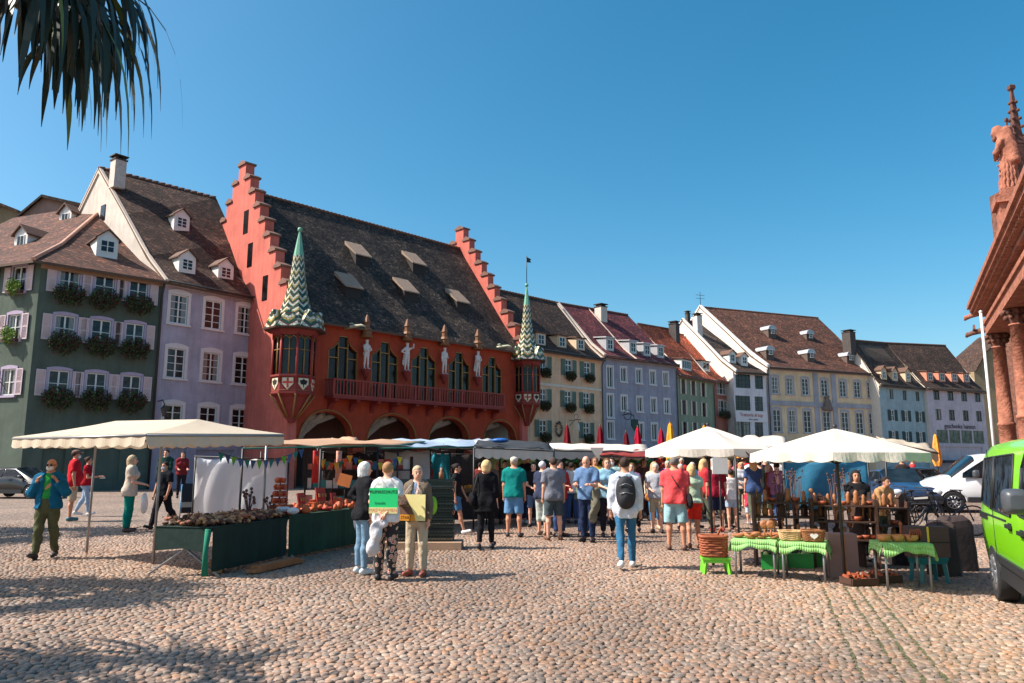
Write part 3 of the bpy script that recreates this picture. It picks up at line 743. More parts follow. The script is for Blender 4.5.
def person(label, loc, az, H=1.75, fig={}, skin='pale', top=None, bottom=None, shoes=None, hair=None, extra=(), group=None, h=.016, cat='person', name='person'):
    """top: dict(col, sleeve, hem, e, open, under, col2); bottom: dict(col, kind, frac, e, e2)"""
    fg = Fig(H=H, h=h, **fig); k = fg.k
    t = thing(name, label, cat, loc, -math.radians(az), group); seed = int(abs(hash_(label)) % 9999)
    def add(nm, me): 
        o = oset(me, nm, t); o.scale = (k, k, k); return o
    sk = mat('skin_'+skin, SKIN[skin], rough=.55, var=.06, vs=6, spec=.4)
    add('body', fg.body(sk))
    dz = fg.dz
    def mk(nm, S, m, clip=None, wr=.003):
        r = S.mesh(h, clip); 
        if r is None: return None
        return add(nm, arr_mesh(nm, r[0], r[1], m, wr, seed))
    if bottom:
        e = bottom.get('e', .012); e2 = bottom.get('e2', e); fr = bottom.get('frac', 1.97); m = bottom.get('mat') or fab(bottom['col']); kd = bottom.get('kind', 'trousers')
        S = SDF(); fg.torso(S, e)
        S.p = [p for p in S.p if p[0] == 'e' and p[1][2] < 1.05+dz or (p[0] == 'c' and p[1][2] < 1.06+dz)]
        if kd == 'skirt':
            zb = bottom.get('hem', .5)+dz
            S.cone(fg.L(1.0), np.array([0, (fg.knee[1][1]+fg.knee[-1][1])*.4, zb-.0]), .15+e, .19+e2, .04, sq=.8, clip=1.0)
        else:
            for g in (-1, 1): fg.leg(S, g, e, fr, e2)
        wz = bottom.get('waist', 1.04)+dz
        mk(kd, S, m, [lambda X, Y, Z: Z-wz], .0055)
    if top:
        e = top.get('e', .014)
        if bottom and (top.get('hem', .9) < bottom.get('waist', 1.04)-.06): e = max(e, bottom.get('e', .012)+.013)
        sl = top.get('sleeve', .6); hem = top.get('hem', .9)+dz; m = top.get('mat') or fab(top['col'])
        def shirt(e, sl, hem, m, nm, cut=None):
            S = SDF(); fg.torso(S, e)
            if hem < .9+dz: S.cone(fg.L(1.0), fg.L(hem-dz), .155*fg.b+e, .165*fg.b+e+top.get('flare', .0), .04, sq=.72)
            if sl > 0:
                for g in (-1, 1): fg.arm(S, g, e*.9, sl, flare=.012 if sl < 1 else .004)
            nz = fg.L(1.47)[2]
            cl = [lambda X, Y, Z: hem-Z, lambda X, Y, Z: Z-nz-.02-np.maximum(0, np.abs(X)-.06)*.6]
            if cut: cl.append(cut)
            mk(nm, S, m, cl, .0065)
        if top.get('under') is not None:
            shirt(.008, top.get('under_sleeve', .0), .92+dz, fab(top['under']), 'shirt')
            op = top.get('open', .05)
            shirt(e, sl, hem, m, 'jacket', lambda X, Y, Z: np.minimum(op*(1+.6*(1.3+dz-Z))-np.abs(X), Y-.0))
        else: shirt(e, sl, hem, m, top.get('name', 'shirt'))
        if top.get('collar'):
            S = SDF(); S.cone(fg.L(1.425)+np.array([0, -.005, 0]), fg.L(1.49)+np.array([0, -.01, 0]), .072, .066, .01, clip=.9); mk('collar', S, m, None, 0)
    if shoes is not None:
        m = mat('shoe_%d_%d_%d' % tuple(shoes), shoes, rough=.6, var=.1); ms = mat('shoe_sole', (205, 200, 192), rough=.7)
        for g in (-1, 1):
            S = SDF(); a, to = fg.ank[g], fg.toe[g]; fd = to-a
            S.cone(a+np.array([0, -.035, -.035]), to+np.array([0, .0, .006]), .046, .038, .02); S.cone(a+np.array([0, -.01, -.01]), a+np.array([0, 0, -.05]), .042, .045, .02)
            zl = min(a[2]-.085, to[2]-.03); mk('shoe', S, m, None, 0)
    if hair:
        c = hair['col']; m = mat('hair_%d_%d_%d' % tuple(c), c, rough=.75, var=.3, vs=18, bump=.8, bs=45, spec=.25); st = hair.get('style', 'short')
        S = SDF(); S.ell(fg.H((0, -.022, .04)), (.085, .1, .093), .02, fg.R)
        R = fg.R; hc = fg.headc
        def loc_(X, Y, Z):
            dx, dy, dz_ = X-hc[0], Y-hc[1], Z-hc[2]
            return (R[0][0]*dx+R[1][0]*dy+R[2][0]*dz_, R[0][1]*dx+R[1][1]*dy+R[2][1]*dz_, R[0][2]*dx+R[1][2]*dy+R[2][2]*dz_)
        def face(X, Y, Z):     # remove the face
            x, y, z = loc_(X, Y, Z); return np.minimum(.055-z+ (y-.05)*.6, y-.028)
        def low(zz):
            return lambda X, Y, Z: zz-loc_(X, Y, Z)[2]+0*X
        clip = [face]
        if st == 'short': clip.append(low(-.045))
        elif st == 'bob': S.cone(fg.H((0, -.045, .0)), fg.H((0, -.05, -.10)), .098, .086, .03); clip.append(low(-.13))
        elif st == 'long': S.cone(fg.H((0, -.045, .0)), fg.H((0, -.06, -.12)), .098, .1, .03); S.cone(fg.H((0, -.06, -.12)), fg.H((0, -.075, -.24)), .1, .075, .03, sq=.6)
        elif st == 'fluffy': S.ell(fg.H((0, -.02, .045)), (.1, .112, .105), .02, fg.R); S.cone(fg.H((0, -.045, .0)), fg.H((0, -.05, -.06)), .1, .09, .03); clip.append(low(-.10))
        elif st == 'bun': S.ell(fg.H((0, -.11, .06)), (.045, .045, .045), .015); clip.append(low(-.06))
        elif st == 'pony': S.cone(fg.H((0, -.105, .03)), fg.H((0, -.14, -.14)), .03, .018, .02); clip.append(low(-.2))
        elif st == 'ring':    # bald crown
            clip.append(low(-.05)); clip.append(lambda X, Y, Z: loc_(X, Y, Z)[2]-.035+0*X)
        mk('hair', S, m, clip, .003)
    for x in extra:
        kind = x[0]
        if kind == 'mask':
            S = SDF(); S.ell(fg.H((0, .045, -.04)), (.064, .062, .052), .01, fg.R); mk('face_mask', S, mat('mask_cloth', x[1], rough=.9), [lambda X, Y, Z: -(Y-fg.headc[1])*R_s(fg, 0)-(X-fg.headc[0])*R_s(fg, 1)+.03], 0)
        elif kind == 'cap':
            S = SDF(); S.ell(fg.H((0, -.012, .07)), (.09, .105, .07), .01, fg.R); hz_ = fg.headc[2]+.052
            S.ell(fg.H((0, .11, .055)), (.065, .07, .012), .01, fg.R); mk('cap', S, mat('cap_%d_%d_%d' % tuple(x[1]), x[1], rough=.85), [lambda X, Y, Z: hz_-.02-Z], 0)
        elif kind == 'glasses':
            b = MB()
            for g in (-1, 1):
                b.ball(fg.H((g*.032, .09, .008)), (.024, .008, .017), 8, 4); b.tube([fg.H((g*.055, .085, .012)), fg.H((g*.08, .0, .01))], .004, 4)
            add('sunglasses', b.mesh('sunglasses', mat('dark_lens', (18, 18, 20), rough=.15, var=0)))
        elif kind == 'hat':
            b = MB(); c = fg.H((0, -.01, .07)); b.lathe([(.2, -.005), (.2, .005), (.1, .01), (.095, .09), (.06, .11), (.01, .11)], c, 16); add('hat', b.mesh('hat', mat('hat_%d_%d_%d' % tuple(x[1]), x[1], rough=.9, bump=.3)))
        elif kind == 'apron':
            S = SDF(); fg.torso(S, .026); S.cone(fg.L(.95), fg.L(.6), .17, .19, .03, sq=.6); mk('apron', S, fab(x[1]), [lambda X, Y, Z: .03-Y, lambda X, Y, Z: .58+dz-Z, lambda X, Y, Z: Z-1.3-dz], .003)
        elif kind == 'strap':
            g = x[2]; b = MB(); a = fg.L(1.47)+np.array([g*.08, 0, .03]); 
            pts = [fg.L(1.0)+np.array([-g*.19, 0, 0]), fg.L(1.2)+np.array([-g*.06, .165, 0]), fg.L(1.38)+np.array([g*.05, .14, 0]), a, fg.L(1.38)+np.array([g*.05, -.14, 0]), fg.L(1.2)+np.array([-g*.06, -.165, 0]), fg.L(1.0)+np.array([-g*.19, 0, 0])]
            b.tube(pts, .012, 5); add('strap', b.mesh('strap', mat('strap_leather', x[1], rough=.6)))
    t['_f'] = 0; del t['_f']
    FIGS[t.name] = (fg, t)
    return t
def R_s(fg, i): return (math.cos(fg.yaw) if i == 0 else -math.sin(fg.yaw))
def hash_(s):
    v = 7
    for ch in s: v = (v*31+ord(ch)) % 1000003
    return v
FIGS = {}
def on_fig(t, p):     # a point in a figure's own frame -> world
    fg, _ = FIGS[t.name]; q = Vector(p)*fg.k; R = Matrix.Rotation(t.rotation_euler.z, 3, 'Z'); return R @ q + t.location
# ------------------------------------------------------------------ facade colours
def plaster(name, rgb):
    k = 'plaster_'+name
    if k in _M: return _M[k]
    m = mat(k, rgb, rough=.92, var=.09, vs=.9, bump=.3, bs=18, spec=.2); w = N(m); b = w.n['Principled BSDF']; tc = w.new('ShaderNodeTexCoord'); mp = w.new('ShaderNodeMapping'); mp.inputs['Scale'].default_value = (2.6, 2.6, .22); w.link(tc.outputs['Object'], mp.inputs['Vector'])
    no = w.new('ShaderNodeTexNoise'); no.inputs['Scale'].default_value = 1.1; no.inputs['Detail'].default_value = 8; no.inputs['Roughness'].default_value = .7; w.link(mp.outputs[0], no.inputs['Vector']); r = w.new('ShaderNodeValToRGB'); ramp(r, [(.36, (.72, .7, .68)), (.56, (1.02, 1.02, 1.02))]); w.link(no.outputs['Fac'], r.inputs['Fac'])
    n2 = w.new('ShaderNodeTexNoise'); n2.inputs['Scale'].default_value = .35; n2.inputs['Detail'].default_value = 10; n2.inputs['Roughness'].default_value = .75; w.link(tc.outputs['Object'], n2.inputs['Vector']); r2 = w.new('ShaderNodeValToRGB'); ramp(r2, [(.4, (.84, .84, .83)), (.6, (1.06, 1.05, 1.04))]); w.link(n2.outputs['Fac'], r2.inputs['Fac'])
    mx = w.new('ShaderNodeMixRGB', blend_type='MULTIPLY'); mx.inputs['Fac'].default_value = .5; w.link(b.inputs['Base Color'].links[0].from_socket, mx.inputs[1]); w.link(r.outputs[0], mx.inputs[2]); m2 = w.new('ShaderNodeMixRGB', blend_type='MULTIPLY'); m2.inputs['Fac'].default_value = 1; w.link(mx.outputs[0], m2.inputs[1]); w.link(r2.outputs[0], m2.inputs[2]); w.link(m2.outputs[0], b.inputs['Base Color'])
    return m
TILE_BROWN = tile_mat('roof_tiles_brown', (92, 66, 54), (62, 48, 42), (32, 26, 24))
TILE_WARM = tile_mat('roof_tiles_warm', (116, 76, 60), (78, 54, 46), (38, 28, 25))
TILE_PURPLE = tile_mat('roof_tiles_purple', (118, 58, 62), (96, 48, 54), (56, 34, 36))
TILE_ORANGE = tile_mat('roof_tiles_orange', (206, 100, 62), (176, 84, 54), (96, 50, 38))
TILE_DARK = tile_mat('roof_tiles_dark', (88, 66, 54), (64, 50, 44), (34, 28, 26))
TILE_BLACK = tile_mat('roof_tiles_sooty_glints', (86, 70, 60), (48, 41, 38), (20, 18, 18), patch=(2.2, 2.1, 1.9), rough=.75, spec=.25)  # pale patches and flecks put the sun's glints on this roof into the colour
CREAMW = mat('cream_trim', (214, 204, 188), rough=.8, var=.08)
PINKW = mat('shutter_pinkish', (206, 186, 188), rough=.7, var=.06)
SHG = mat('shutter_green', (98, 122, 112), rough=.75, var=.08)
SHD = mat('shutter_darkgreen', (48, 76, 76), rough=.75, var=.08)
ordn = ['first', 'second', 'third', 'fourth', 'fifth', 'sixth', 'seventh']
# ---- dark green corner house with flower boxes
g = House('corner_house', 'dark green corner house with pinkish shutters and round flower boxes at every window', (41.7, 260), (164.7, 279.5), 13.55, (110, 203), (110, 203))
g.dl = g.dr = g.d; d, Z = g._end((110, 203), g.L); L, H = g.L, g.H
rows = [[(69.4, 281), (104.5, 286.5), (138.3, 291.4)], [(64.6, 328.5), (101, 332.3), (134.4, 335.6)], [(58.4, 382.8), (95.7, 385.8), (130.9, 388.5)]]
fb = []
for r_i, rw in enumerate(rows):
    for c_i, (u, z) in enumerate(g.row(rw, 1.1, 1.55, cols=2, rows=2, sur=mat('surround_mauve', (178, 160, 182), rough=.8), surw=.13, arch=.1, shut=PINKW, sw=.5)):
        flower_box(g, u, z-.1, 'round flower box under the %s window, %s row, dark green house front' % (ordn[c_i], ['top', 'middle', 'bottom'][r_i]), 'flower boxes on the dark green house', 1.05, k=r_i+c_i, zs=1.4)
gm = plaster('green', (92, 102, 92))
g.win_holes += [(1.0, 2.2, .05, 2.5), (3.2, 5.2, .6, 2.6)]
b = MB()
# side wall towards the side street
sa = math.radians(-70); sdv = g.Ri @ Vector((math.sin(sa), math.cos(sa), 0)); S1 = sdv*15; A = Vector((L, d, Z)); nS = Vector((0, 0, 1)).cross(sdv)
def wallseg(b, p, dr_, ln, z0, z1, holes, D=.16, mi=0):
    xs = sorted({0, ln, *[v for h in holes for v in h[:2]]}); zs = sorted({z0, z1, *[v for h in holes for v in h[2:4]]})
    inn = Vector((-dr_.y, dr_.x, 0))
    P = lambda u, z, y=0: (p.x+dr_.x*u+inn.x*y, p.y+dr_.y*u+inn.y*y, z)
    for i in range(len(xs)-1):
        for j in range(len(zs)-1):
            cx, cz = (xs[i]+xs[i+1])/2, (zs[j]+zs[j+1])/2
            if any(h[0] < cx < h[1] and h[2] < cz < h[3] for h in holes): continue
            b.face([P(xs[i], zs[j]), P(xs[i+1], zs[j]), P(xs[i+1], zs[j+1]), P(xs[i], zs[j+1])], mi)
    for (a, c, e, f) in holes:
        b.face([P(a, e), P(a, f), P(a, f, D), P(a, e, D)], mi); b.face([P(c, e), P(c, e, D), P(c, f, D), P(c, f)], mi)
        b.face([P(a, e), P(a, e, D), P(c, e, D), P(c, e)], mi); b.face([P(a, f), P(c, f), P(c, f, D), P(a, f, D)], mi); b.face([P(a, e, D), P(c, e, D), P(c, f, D), P(a, f, D)], mi)
U0 = Vector((0, 0, 0)); wallseg(b, U0, Vector((1, 0, 0)), L, -.3, H, [h[:4] for h in g.win_holes])
# left wall runs from far end back to the corner
far = S1.copy(); dr2 = -sdv
sw_holes = []; zr = [[z for (u, z) in [g.fp(*rw[0])]][0]-.78 for rw in rows]
for zz in zr:
    for uu in (1.7, 4.6, 7.4): sw_holes.append((15-uu-.55, 15-uu+.55, zz, zz+1.55))
wallseg(b, far, dr2, 15, -.3, H, sw_holes)
back = Vector((L, 2*d, 0)); b.face([(L, 0, -.3), (L, 2*d, -.3), (L, 2*d, H), (L, d, Z-.1), (L, 0, H)]); bk = far+Vector((6, 12, 0))
b.face([(far.x, far.y, -.3), (far.x, far.y, H), (bk.x, bk.y, H), (bk.x, bk.y, -.3)]); b.face([(bk.x, bk.y, -.3), (bk.x, bk.y, H), (L, 2*d, H), (L, 2*d, -.3)])
b.build('wall', gm, g.root)
sh_ang = math.atan2(dr2.y, dr2.x); vg = LEAF[:2]
for r_i, zz in enumerate(zr):
    for c_i, uu in enumerate((1.7, 4.6, 7.4)):
        p = sdv*uu; fm, pm = win_meshes(1.1, 1.55, 2, 2, WHITE, mat('surround_mauve', (0, 0, 0)), .13, .1, .15)
        o = oset(fm, 'window', g.root, (p.x, p.y, zz), sh_ang); oset(pm, 'pane', o); sm = shutter_mesh(.5, 1.55, PINKW)
        for sg in (-1, 1): oset(sm, 'shutter', o, (sg*.95, 0, 0))
        if r_i < 2 and c_i < 2:
            q = g.wpt(p.x, p.y, zz-.1); t = thing('window_flower_box', 'leafy green window box, %s side street window, %s floor, dark green house' % (ordn[c_i], ['top', 'middle'][r_i]), 'flower box', q, g.rz+sh_ang, 'leafy boxes on the side street wall')
            oset(_FB[0][0], 'planter', t); f = MB(); leaf_clump(f, (0, -.3, .3), (.55, .25, .5), 420, .07, 0, random.Random(c_i), 1); leaf_clump(f, (-.2, -.35, .55), (.35, .2, .4), 160, .07, 0, random.Random(c_i+5), 1)
            f.build('plant', mat('leaf_bright', (110, 138, 48), var=.3), t)
# hipped corner roof
b = MB(); ov = .5
nrmS = Vector((sdv.y, -sdv.x, 0)) if (Vector((sdv.y, -sdv.x, 0)).dot(Vector((0, -1, 0))) > 0) else Vector((-sdv.y, sdv.x, 0))
c0 = Vector((-.35, -ov, H-.2))+nrmS*.2; c1 = Vector((L+.1, -ov, H-.2)); far_o = far+nrmS*ov; far_o.z = H-.2; A2 = A+sdv*11
def rf(pts, uvd):
    pts = [Vector(p) for p in pts]; o = pts[0]; e1 = (pts[1]-pts[0]).normalized(); n = e1.cross(pts[2]-pts[0]).normalized(); e2 = n.cross(e1)
    b.face(pts, 0, [((p-o).dot(e1), (p-o).dot(e2)) for p in pts]); lo = [p-Vector((0, 0, .16)) for p in pts]; b.face(lo[::-1], 1)
    for i in range(len(pts)): j = (i+1) % len(pts); b.face([pts[i], lo[i], lo[j], pts[j]], 1)
m1 = c0.lerp(A, .3)-Vector((0, 0, .45)); m1b = Vector((L+.1, d*.25, H+(Z-H)*.25-.35))
rf([c0, c1, m1b, m1], 0); rf([m1, m1b, (L+.1, d, Z)], 0)
m2 = far_o.lerp(A2, .3)-Vector((0, 0, .45)); rf([far_o, c0, m1, m2], 0); rf([m2, m1, A, A2], 0)
g.Z = Z; g.d = d
g.roof_o = b.build('roof', [TILE_WARM, mat('roof_timber', (92, 70, 54), var=.2)], g.root)
hb = MB(); hb.tube([c0+Vector((0, 0, .05)), m1+Vector((0, 0, .08)), A+Vector((0, 0, .05))], .13, 6); hb.build('hip_tiles', mat('hip_tile', (190, 140, 118), var=.25), g.roof_o)
b = MB(); b.bb((0, -.35, H-.35), (L, -.003, H-.22)); b.bb((0, -.2, H-.5), (L, -.003, H-.352)); b.build('cornice', mat('cornice_tan', (150, 120, 96), rough=.8), g.root)
b = MB(); b.tube([(L-.12, -.45, H-.3), (L-.12, -.13, H-1.1), (L-.12, -.13, 0)], .07, 8); b.build('downpipe', mat('downpipe_dark', (52, 48, 50), rough=.5), g.root)
g.dormer(107.6, 245.7, 1.3, 1.15, 'gable', ww=.9, wh=.85)
# two gabled dormers facing the side street
for (px, py) in ((65, 220), (20.6, 243)):
    n = (m1-far_o).cross(A2-far_o); r = g.r(px, py); t_ = (far_o-g.cam).dot(n)/r.dot(n); p = g.cam+r*t_; p.z -= .55
    b = MB(); b.bb((-.62, 0, -.3), (.62, 2.6, 1.25)); b.prism([(-.62, 1.25), (.62, 1.25), (0, 1.8)], 'y', 0, 2.6); dd = b.build('dormer', WHITE, g.root, p, sh_ang)
    b = MB()
    for sg in (-1, 1): b.prism([(0, 1.92), (0, 1.8), (sg*.8, 1.05), (sg*.8, 1.17)][::sg], 'y', -.2, 3.2)
    b.build('dormer_roof', mat('dormer_tile', (98, 70, 56)), dd)
    b = MB(); b.bb((-.36, -.05, .2), (.36, 0, 1.1), 0); b.bb((-.29, -.06, .27), (-.03, -.045, 1.03), 1); b.bb((.03, -.06, .27), (.29, -.045, 1.03), 1); b.build('window', [WHITE, glass_mat()], dd)
GREEN = g
# ---- lavender house
h = House('lavender_house', 'pale lavender plaster house with white arched window surrounds and tall tiled roof', (164.7, 280.2), (262, 299), 13.5, (100, 168), (215, 198))
h.o.x, h.o.y = g.wpt(L, 0, 0).x, g.wpt(L, 0, 0).y; h.root.location = h.o; h.cam = h.Ri @ (Vector((0, 0, CZ))-h.o)
h.dl, h.zl = h._end((100, 168), 0); h.dr, h.zr = h._end((215, 198), h.L); h.d = (h.dl+h.dr)/2; h.Z = (h.zl+h.zr)/2
sw_ = mat('surround_white', (216, 208, 206), rough=.8, var=.06)
for rw in ([(178.7, 309.4), (213, 314.7), (245, 320.4)], [(175.7, 363), (210.8, 366.5), (242.4, 371)], [(172.6, 419), (207.7, 421.5), (239.4, 424)]):
    h.row(rw, 1.22, 1.95, cols=2, rows=4, sur=sw_, surw=.2, arch=.16)
h.win_holes += [(.9, 2.3, 0, 2.6), (3.0, 5.8, .5, 2.5)]
h.walls(plaster('lavender', (176, 170, 186)), plaster('gablewhite', (212, 200, 188))); h.roof(TILE_BROWN, kick=.5); h.coping(0, h.dl, h.zl, mat('verge_white', (210, 190, 172), var=.1), .22, .12)
h.cornice(sw_, pipe=[])
for (px, py) in ((182, 222), (187.5, 264), (226, 272)): h.dormer(px, py, 1.2, 1.15, 'gable', ww=.8, wh=.8, cols=2, rows=3)
b = MB(); b.bb((-.06, h.dl-1.6, 19.6), (.02, h.dl-.9, 20.8)); b.build('attic_window', glass_mat(), h.root)
h.chimney(117.7, 176, .82, 1.15)
t = thing('wall_lantern', 'black iron lantern on a bracket between the dark green and lavender houses', 'lantern', h.wpt(.15, -.1, aty(159, 409, h.o.y)[2]), h.rz)
b = MB(); b.tube([(0, .1, .5), (0, -.5, .55), (0, -.75, .3)], .035, 6); b.build('bracket', mat('wrought_iron', (26, 26, 28), rough=.5), t)
b = MB(); b.lathe([(.1, -.5), (.22, -.05), (.24, 0), (.06, .22), (.02, .3)], (0, -.75, 0), 6, smooth=False); b.build('lamp_shade', mat('lantern_glass', (60, 62, 60), rough=.2), t)
LAV = h
# ---- gabled house at the back of the side street
def backhouse(name, label, Y, pts, m, depth, roofm):
    P = [aty(px, py, Y) for px, py in pts]; o = Vector((P[0][0], Y, 0)); t = thing(name, label, 'house', o)
    poly = [(p[0]-o.x, p[2]) for p in P]; lo = [(poly[0][0], -.3), (poly[-1][0], -.3)]
    b = MB(); b.prism([lo[0]]+poly+[lo[1]], 'y', 0, depth); b.build('wall', m, t)
    b = MB()
    for i in range(len(poly)-1):
        (x0, z0), (x1, z1) = poly[i], poly[i+1]; ln = math.hypot(x1-x0, z1-z0)
        b.face([(x0, -.4, z0+.12), (x1, -.4, z1+.12), (x1, depth, z1+.12), (x0, depth, z0+.12)][::-1], 0, [(0, 0), (ln, 0), (ln, depth), (0, depth)][::-1])
        b.face([(x0, -.4, z0+.12), (x0, -.4, z0-.15), (x1, -.4, z1-.15), (x1, -.4, z1+.12)], 0, [(0, 0), (0, .3), (ln, .3), (ln, 0)])
    b.build('roof', roofm, t); return t
backhouse('side_street_house', 'pinkish plaster gable with a dark soot stain behind the dark green house', 66, [(-60, 280), (-5, 238), (44, 197), (110, 212)], plaster('pinkish', (168, 134, 120)), 9, TILE_DARK)
backhouse('distant_house', 'dark tiled roof at the far left edge behind the pinkish gable', 76, [(-90, 250), (-30, 215), (2, 205), (20, 212), (24, 240)], plaster('tan', (150, 132, 104)), 9, TILE_DARK)
# ---- row on the right
def tidy(h, prev):      # butt against the neighbour
    return h
c = House('cream_house', 'cream plaster house with green shutters and brown tiled roof beside the red hall', (508, 344.2), (601.5, 358.3), 12.05, (505, 298), (557, 303))
for r_i, rw in enumerate(([(543, 364.8), (568.5, 367.5), (587, 370)], [(543, 397), (568, 399), (586.4, 401)], [(543, 428), (586.4, 431)])):
    for c_i, (u, z) in enumerate(c.row(rw, .95, 1.55, cols=2, rows=3, shut=SHG, sw=.55, sur=CREAMW, surw=.06)):
        flower_box(c, u, z-.05, 'dark flower box, %s window of the %s floor, cream house' % (ordn[c_i], ['upper', 'middle', 'lower'][r_i]), 'flower boxes on the cream house', .8, k=r_i+c_i)
c.dl, c.zl = c.dr, c.zr; c.d = c.dr; c.Z = c.zr
c.walls(plaster('cream', (232, 192, 158)), CREAMW); c.roof(TILE_DARK); c.cornice(CREAMW, pipe=[c.L-.1])
_, zb = c.fp(570, 387); b = MB(); b.bb((0, -.08, zb-.12), (c.L-.2, -.003, zb+.12)); b.build('string_course', CREAMW, c.root)
for (px, py) in ((541, 339), (562, 341.5), (580.6, 344)): c.dormer(px, py, 1.3, 1.2, 'shed', wall=mat('dormer_cream', (206, 178, 146)), ww=.85, wh=.95, cols=2, rows=2)
c.coping(c.L-.12, c.dr, c.zr, mat('verge_white', (0, 0, 0)), .24, .14)
# round wrought iron sign and bracket on the cream house
u, z = c.fp(569, 428); t = thing('hanging_inn_sign', 'round white inn sign on a wrought iron bracket on the cream house', 'hanging sign', c.wpt(u, -1.2, z), c.rz)
b = MB(); b.lathe([(.42, -.04), (.42, .04)], (0, 0, 0), 20); o = b.build('disc', mat('sign_white', (222, 220, 214)), t); o.rotation_euler = (PI/2, 0, .6)
b = MB(); b.tube([(0, 1.15, .7), (0, -.3, .75)], .03, 5); b.tube([(0, 0, .7), (0, 0, .4)], .02, 5); b.tube([(0, 1.1, .2), (0, .5, .7)], .025, 5)
for k in range(10): b.tube([(0, .3+.25*math.cos(a), 1+.25*math.sin(a)) for a in (k*.6, k*.6+.6)], .02, 4)
b.build('bracket', mat('wrought_iron', (0, 0, 0)), t)
u, z = c.fp(558, 429); t = thing('oval_wreath_sign', 'dark oval wreath ornament on the wall of the cream house', 'wreath', c.wpt(u, 0, z), c.rz)
b = MB()
for k in range(24): a = k*2*PI/24; leaf_clump(b, (.38*math.cos(a), -.14, .62*math.sin(a)), (.16, .1, .16), 14, .06, 0, random.Random(k), 1)
b.build('leaves', mat('wreath_green', (50, 66, 58), var=.2), t)
bl = House('blue_grey_house', 'blue grey plaster house with white framed windows and a purple tiled roof', (602, 355), (676, 364.5), 12.4, (557, 303), (627, 315))
wr = dict(cols=2, rows=1, sur=mat('surround_white', (0, 0, 0)), surw=.17)
bl.row([(609.8, 377)], .8, 2.1, **wr); bl.row([(623.3, 374.6), (638.6, 376), (652.5, 378), (665.4, 379)], .78, 1.45, **wr)
bl.row([(610.2, 406)], .8, 2.3, **wr); bl.row([(624, 403), (639.6, 404.5), (653.5, 405.5), (666.8, 406.5)], .78, 1.5, **wr)
bl.row([(610.6, 431), (640.4, 431), (654.4, 431.5)], .85, 1.7, **wr)
bl.walls(plaster('bluegrey', (160, 158, 172)), CREAMW); bl.roof(TILE_PURPLE); bl.cornice(mat('surround_white', (0, 0, 0)), pipe=[bl.L-.1])
bl.coping(.14, bl.dl, bl.zl, mat('verge_white', (0, 0, 0)), .3, .2)
um = bl.rp(631, 355)[0]; bl.coping(um, bl.d, bl.Z, mat('verge_white', (0, 0, 0)), .12, .12)
zinc = mat('zinc_sheet', (176, 176, 178), rough=.45, metal=.3)
for (px, py) in ((610, 344), (633, 347), (647, 349.5), (660.7, 351.5)): bl.dormer(px, py, 1.15, 1.35, 'shed', wall=zinc, rm=zinc, ww=.8, wh=1.05, cols=2, rows=2)
bl.chimney(601, 318, 1.0, 1.2)
g2 = House('narrow_green_house', 'narrow sage green house with cream shutters and an orange tiled roof', (677, 374), (713, 380.6), 11.5, (638, 324), (668, 329))
for rw in ([(682.8, 387), (692.8, 388.5), (702.8, 389)], [(683.6, 407.5), (693.6, 408.5), (703.6, 409.6)], [(684.5, 430), (694.5, 430), (704, 429.5)]):
    g2.row(rw, .85, 1.65, cols=2, rows=3, fr=mat('window_maroon', (96, 58, 60)), shut=CREAMW, sw=.32)
g2.walls(plaster('sage', (142, 152, 130)), CREAMW); g2.roof(TILE_ORANGE); g2.cornice(CREAMW, pipe=[g2.L-.1]); g2.dormer(686.5, 364.5, 2.4, 1.2, 'shed', ww=2.2, wh=1.0, cols=4, rows=1)
g2.chimney(674.5, 337, 1.0, 1.6, mat('chimney_dark', (70, 62, 58), var=.2))
br = House('narrow_brick_red_house', 'very narrow brick red house squeezed between the sage green and the white house', (713, 379.5), (734, 383), 11.85, (664, 331), (683, 335))
for rw, hh in (([(721.5, 388.5)], 1.5), ([(722.9, 408)], 1.9)):
    for (u, z) in br.row(rw, 2.5, hh, cols=3, rows=2, sur=mat('surround_pink', (196, 160, 150)), surw=.12):
        if hh > 1.6: flower_box(br, u, z+.1, 'long dark red window flower box on the narrow brick red house', None, 2.0)
br.win_holes.append((.6, br.L-.6, 0, 2.8))
br.walls(plaster('brickred', (164, 106, 92)), CREAMW); br.roof(TILE_ORANGE); br.cornice(mat('surround_pink', (0, 0, 0)), pipe=[br.L-.1]); br.dormer(706, 365.5, 2.0, 1.1, 'shed', ww=1.7, wh=.9, cols=2, rows=1)
w = House('white_house', 'narrow white house with wide dark casement windows and a red lettered sign board', (734, 371.4), (765.5, 373.7), 13, (682.5, 320), (699, 323))
fd = mat('window_slate', (92, 100, 96))
for y0, y1, hh in ((380.6, 382, 1.9), (403.6, 404.3, 2.0), (427.5, 428, 2.4)):
    u, z = w.fp(743, y0); w.window(u, z-hh/2, 2.5, hh, cols=4, rows=3, fr=fd); u, z2 = w.fp(759, y1); w.window(min(u, w.L-.9), z-hh/2, 1.4, hh, cols=2, rows=3, fr=fd)
w.walls(plaster('white', (222, 216, 220)), plaster('firewall_white', (226, 216, 206))); w.roof(TILE_PURPLE if False else TILE_DARK); w.cornice(WHITE)
w.coping(.12, w.dl, w.zl, mat('verge_bright', (224, 214, 204)), .3, .3)
for (px, py) in ((732.6, 357.5), (744.5, 360)): w.dormer(px, py, 1.1, 1.2, 'gable', ww=.7, wh=.9)
w.chimney(698, 335, .9, 2.6, mat('chimney_white', (214, 200, 190))); w.chimney(688, 325, .5, 1.6, mat('chimney_dark', (0, 0, 0)))
u0, z0 = w.fp(735.5, 421.5); u1, z1 = w.fp(766, 411.5)
b = MB(); b.bb((u0, -.09, z0), (min(u1, w.L-.05), -.03, z1)); sb = b.build('sign_board', mat('sign_board_white', (220, 212, 212), var=.03), w.root)
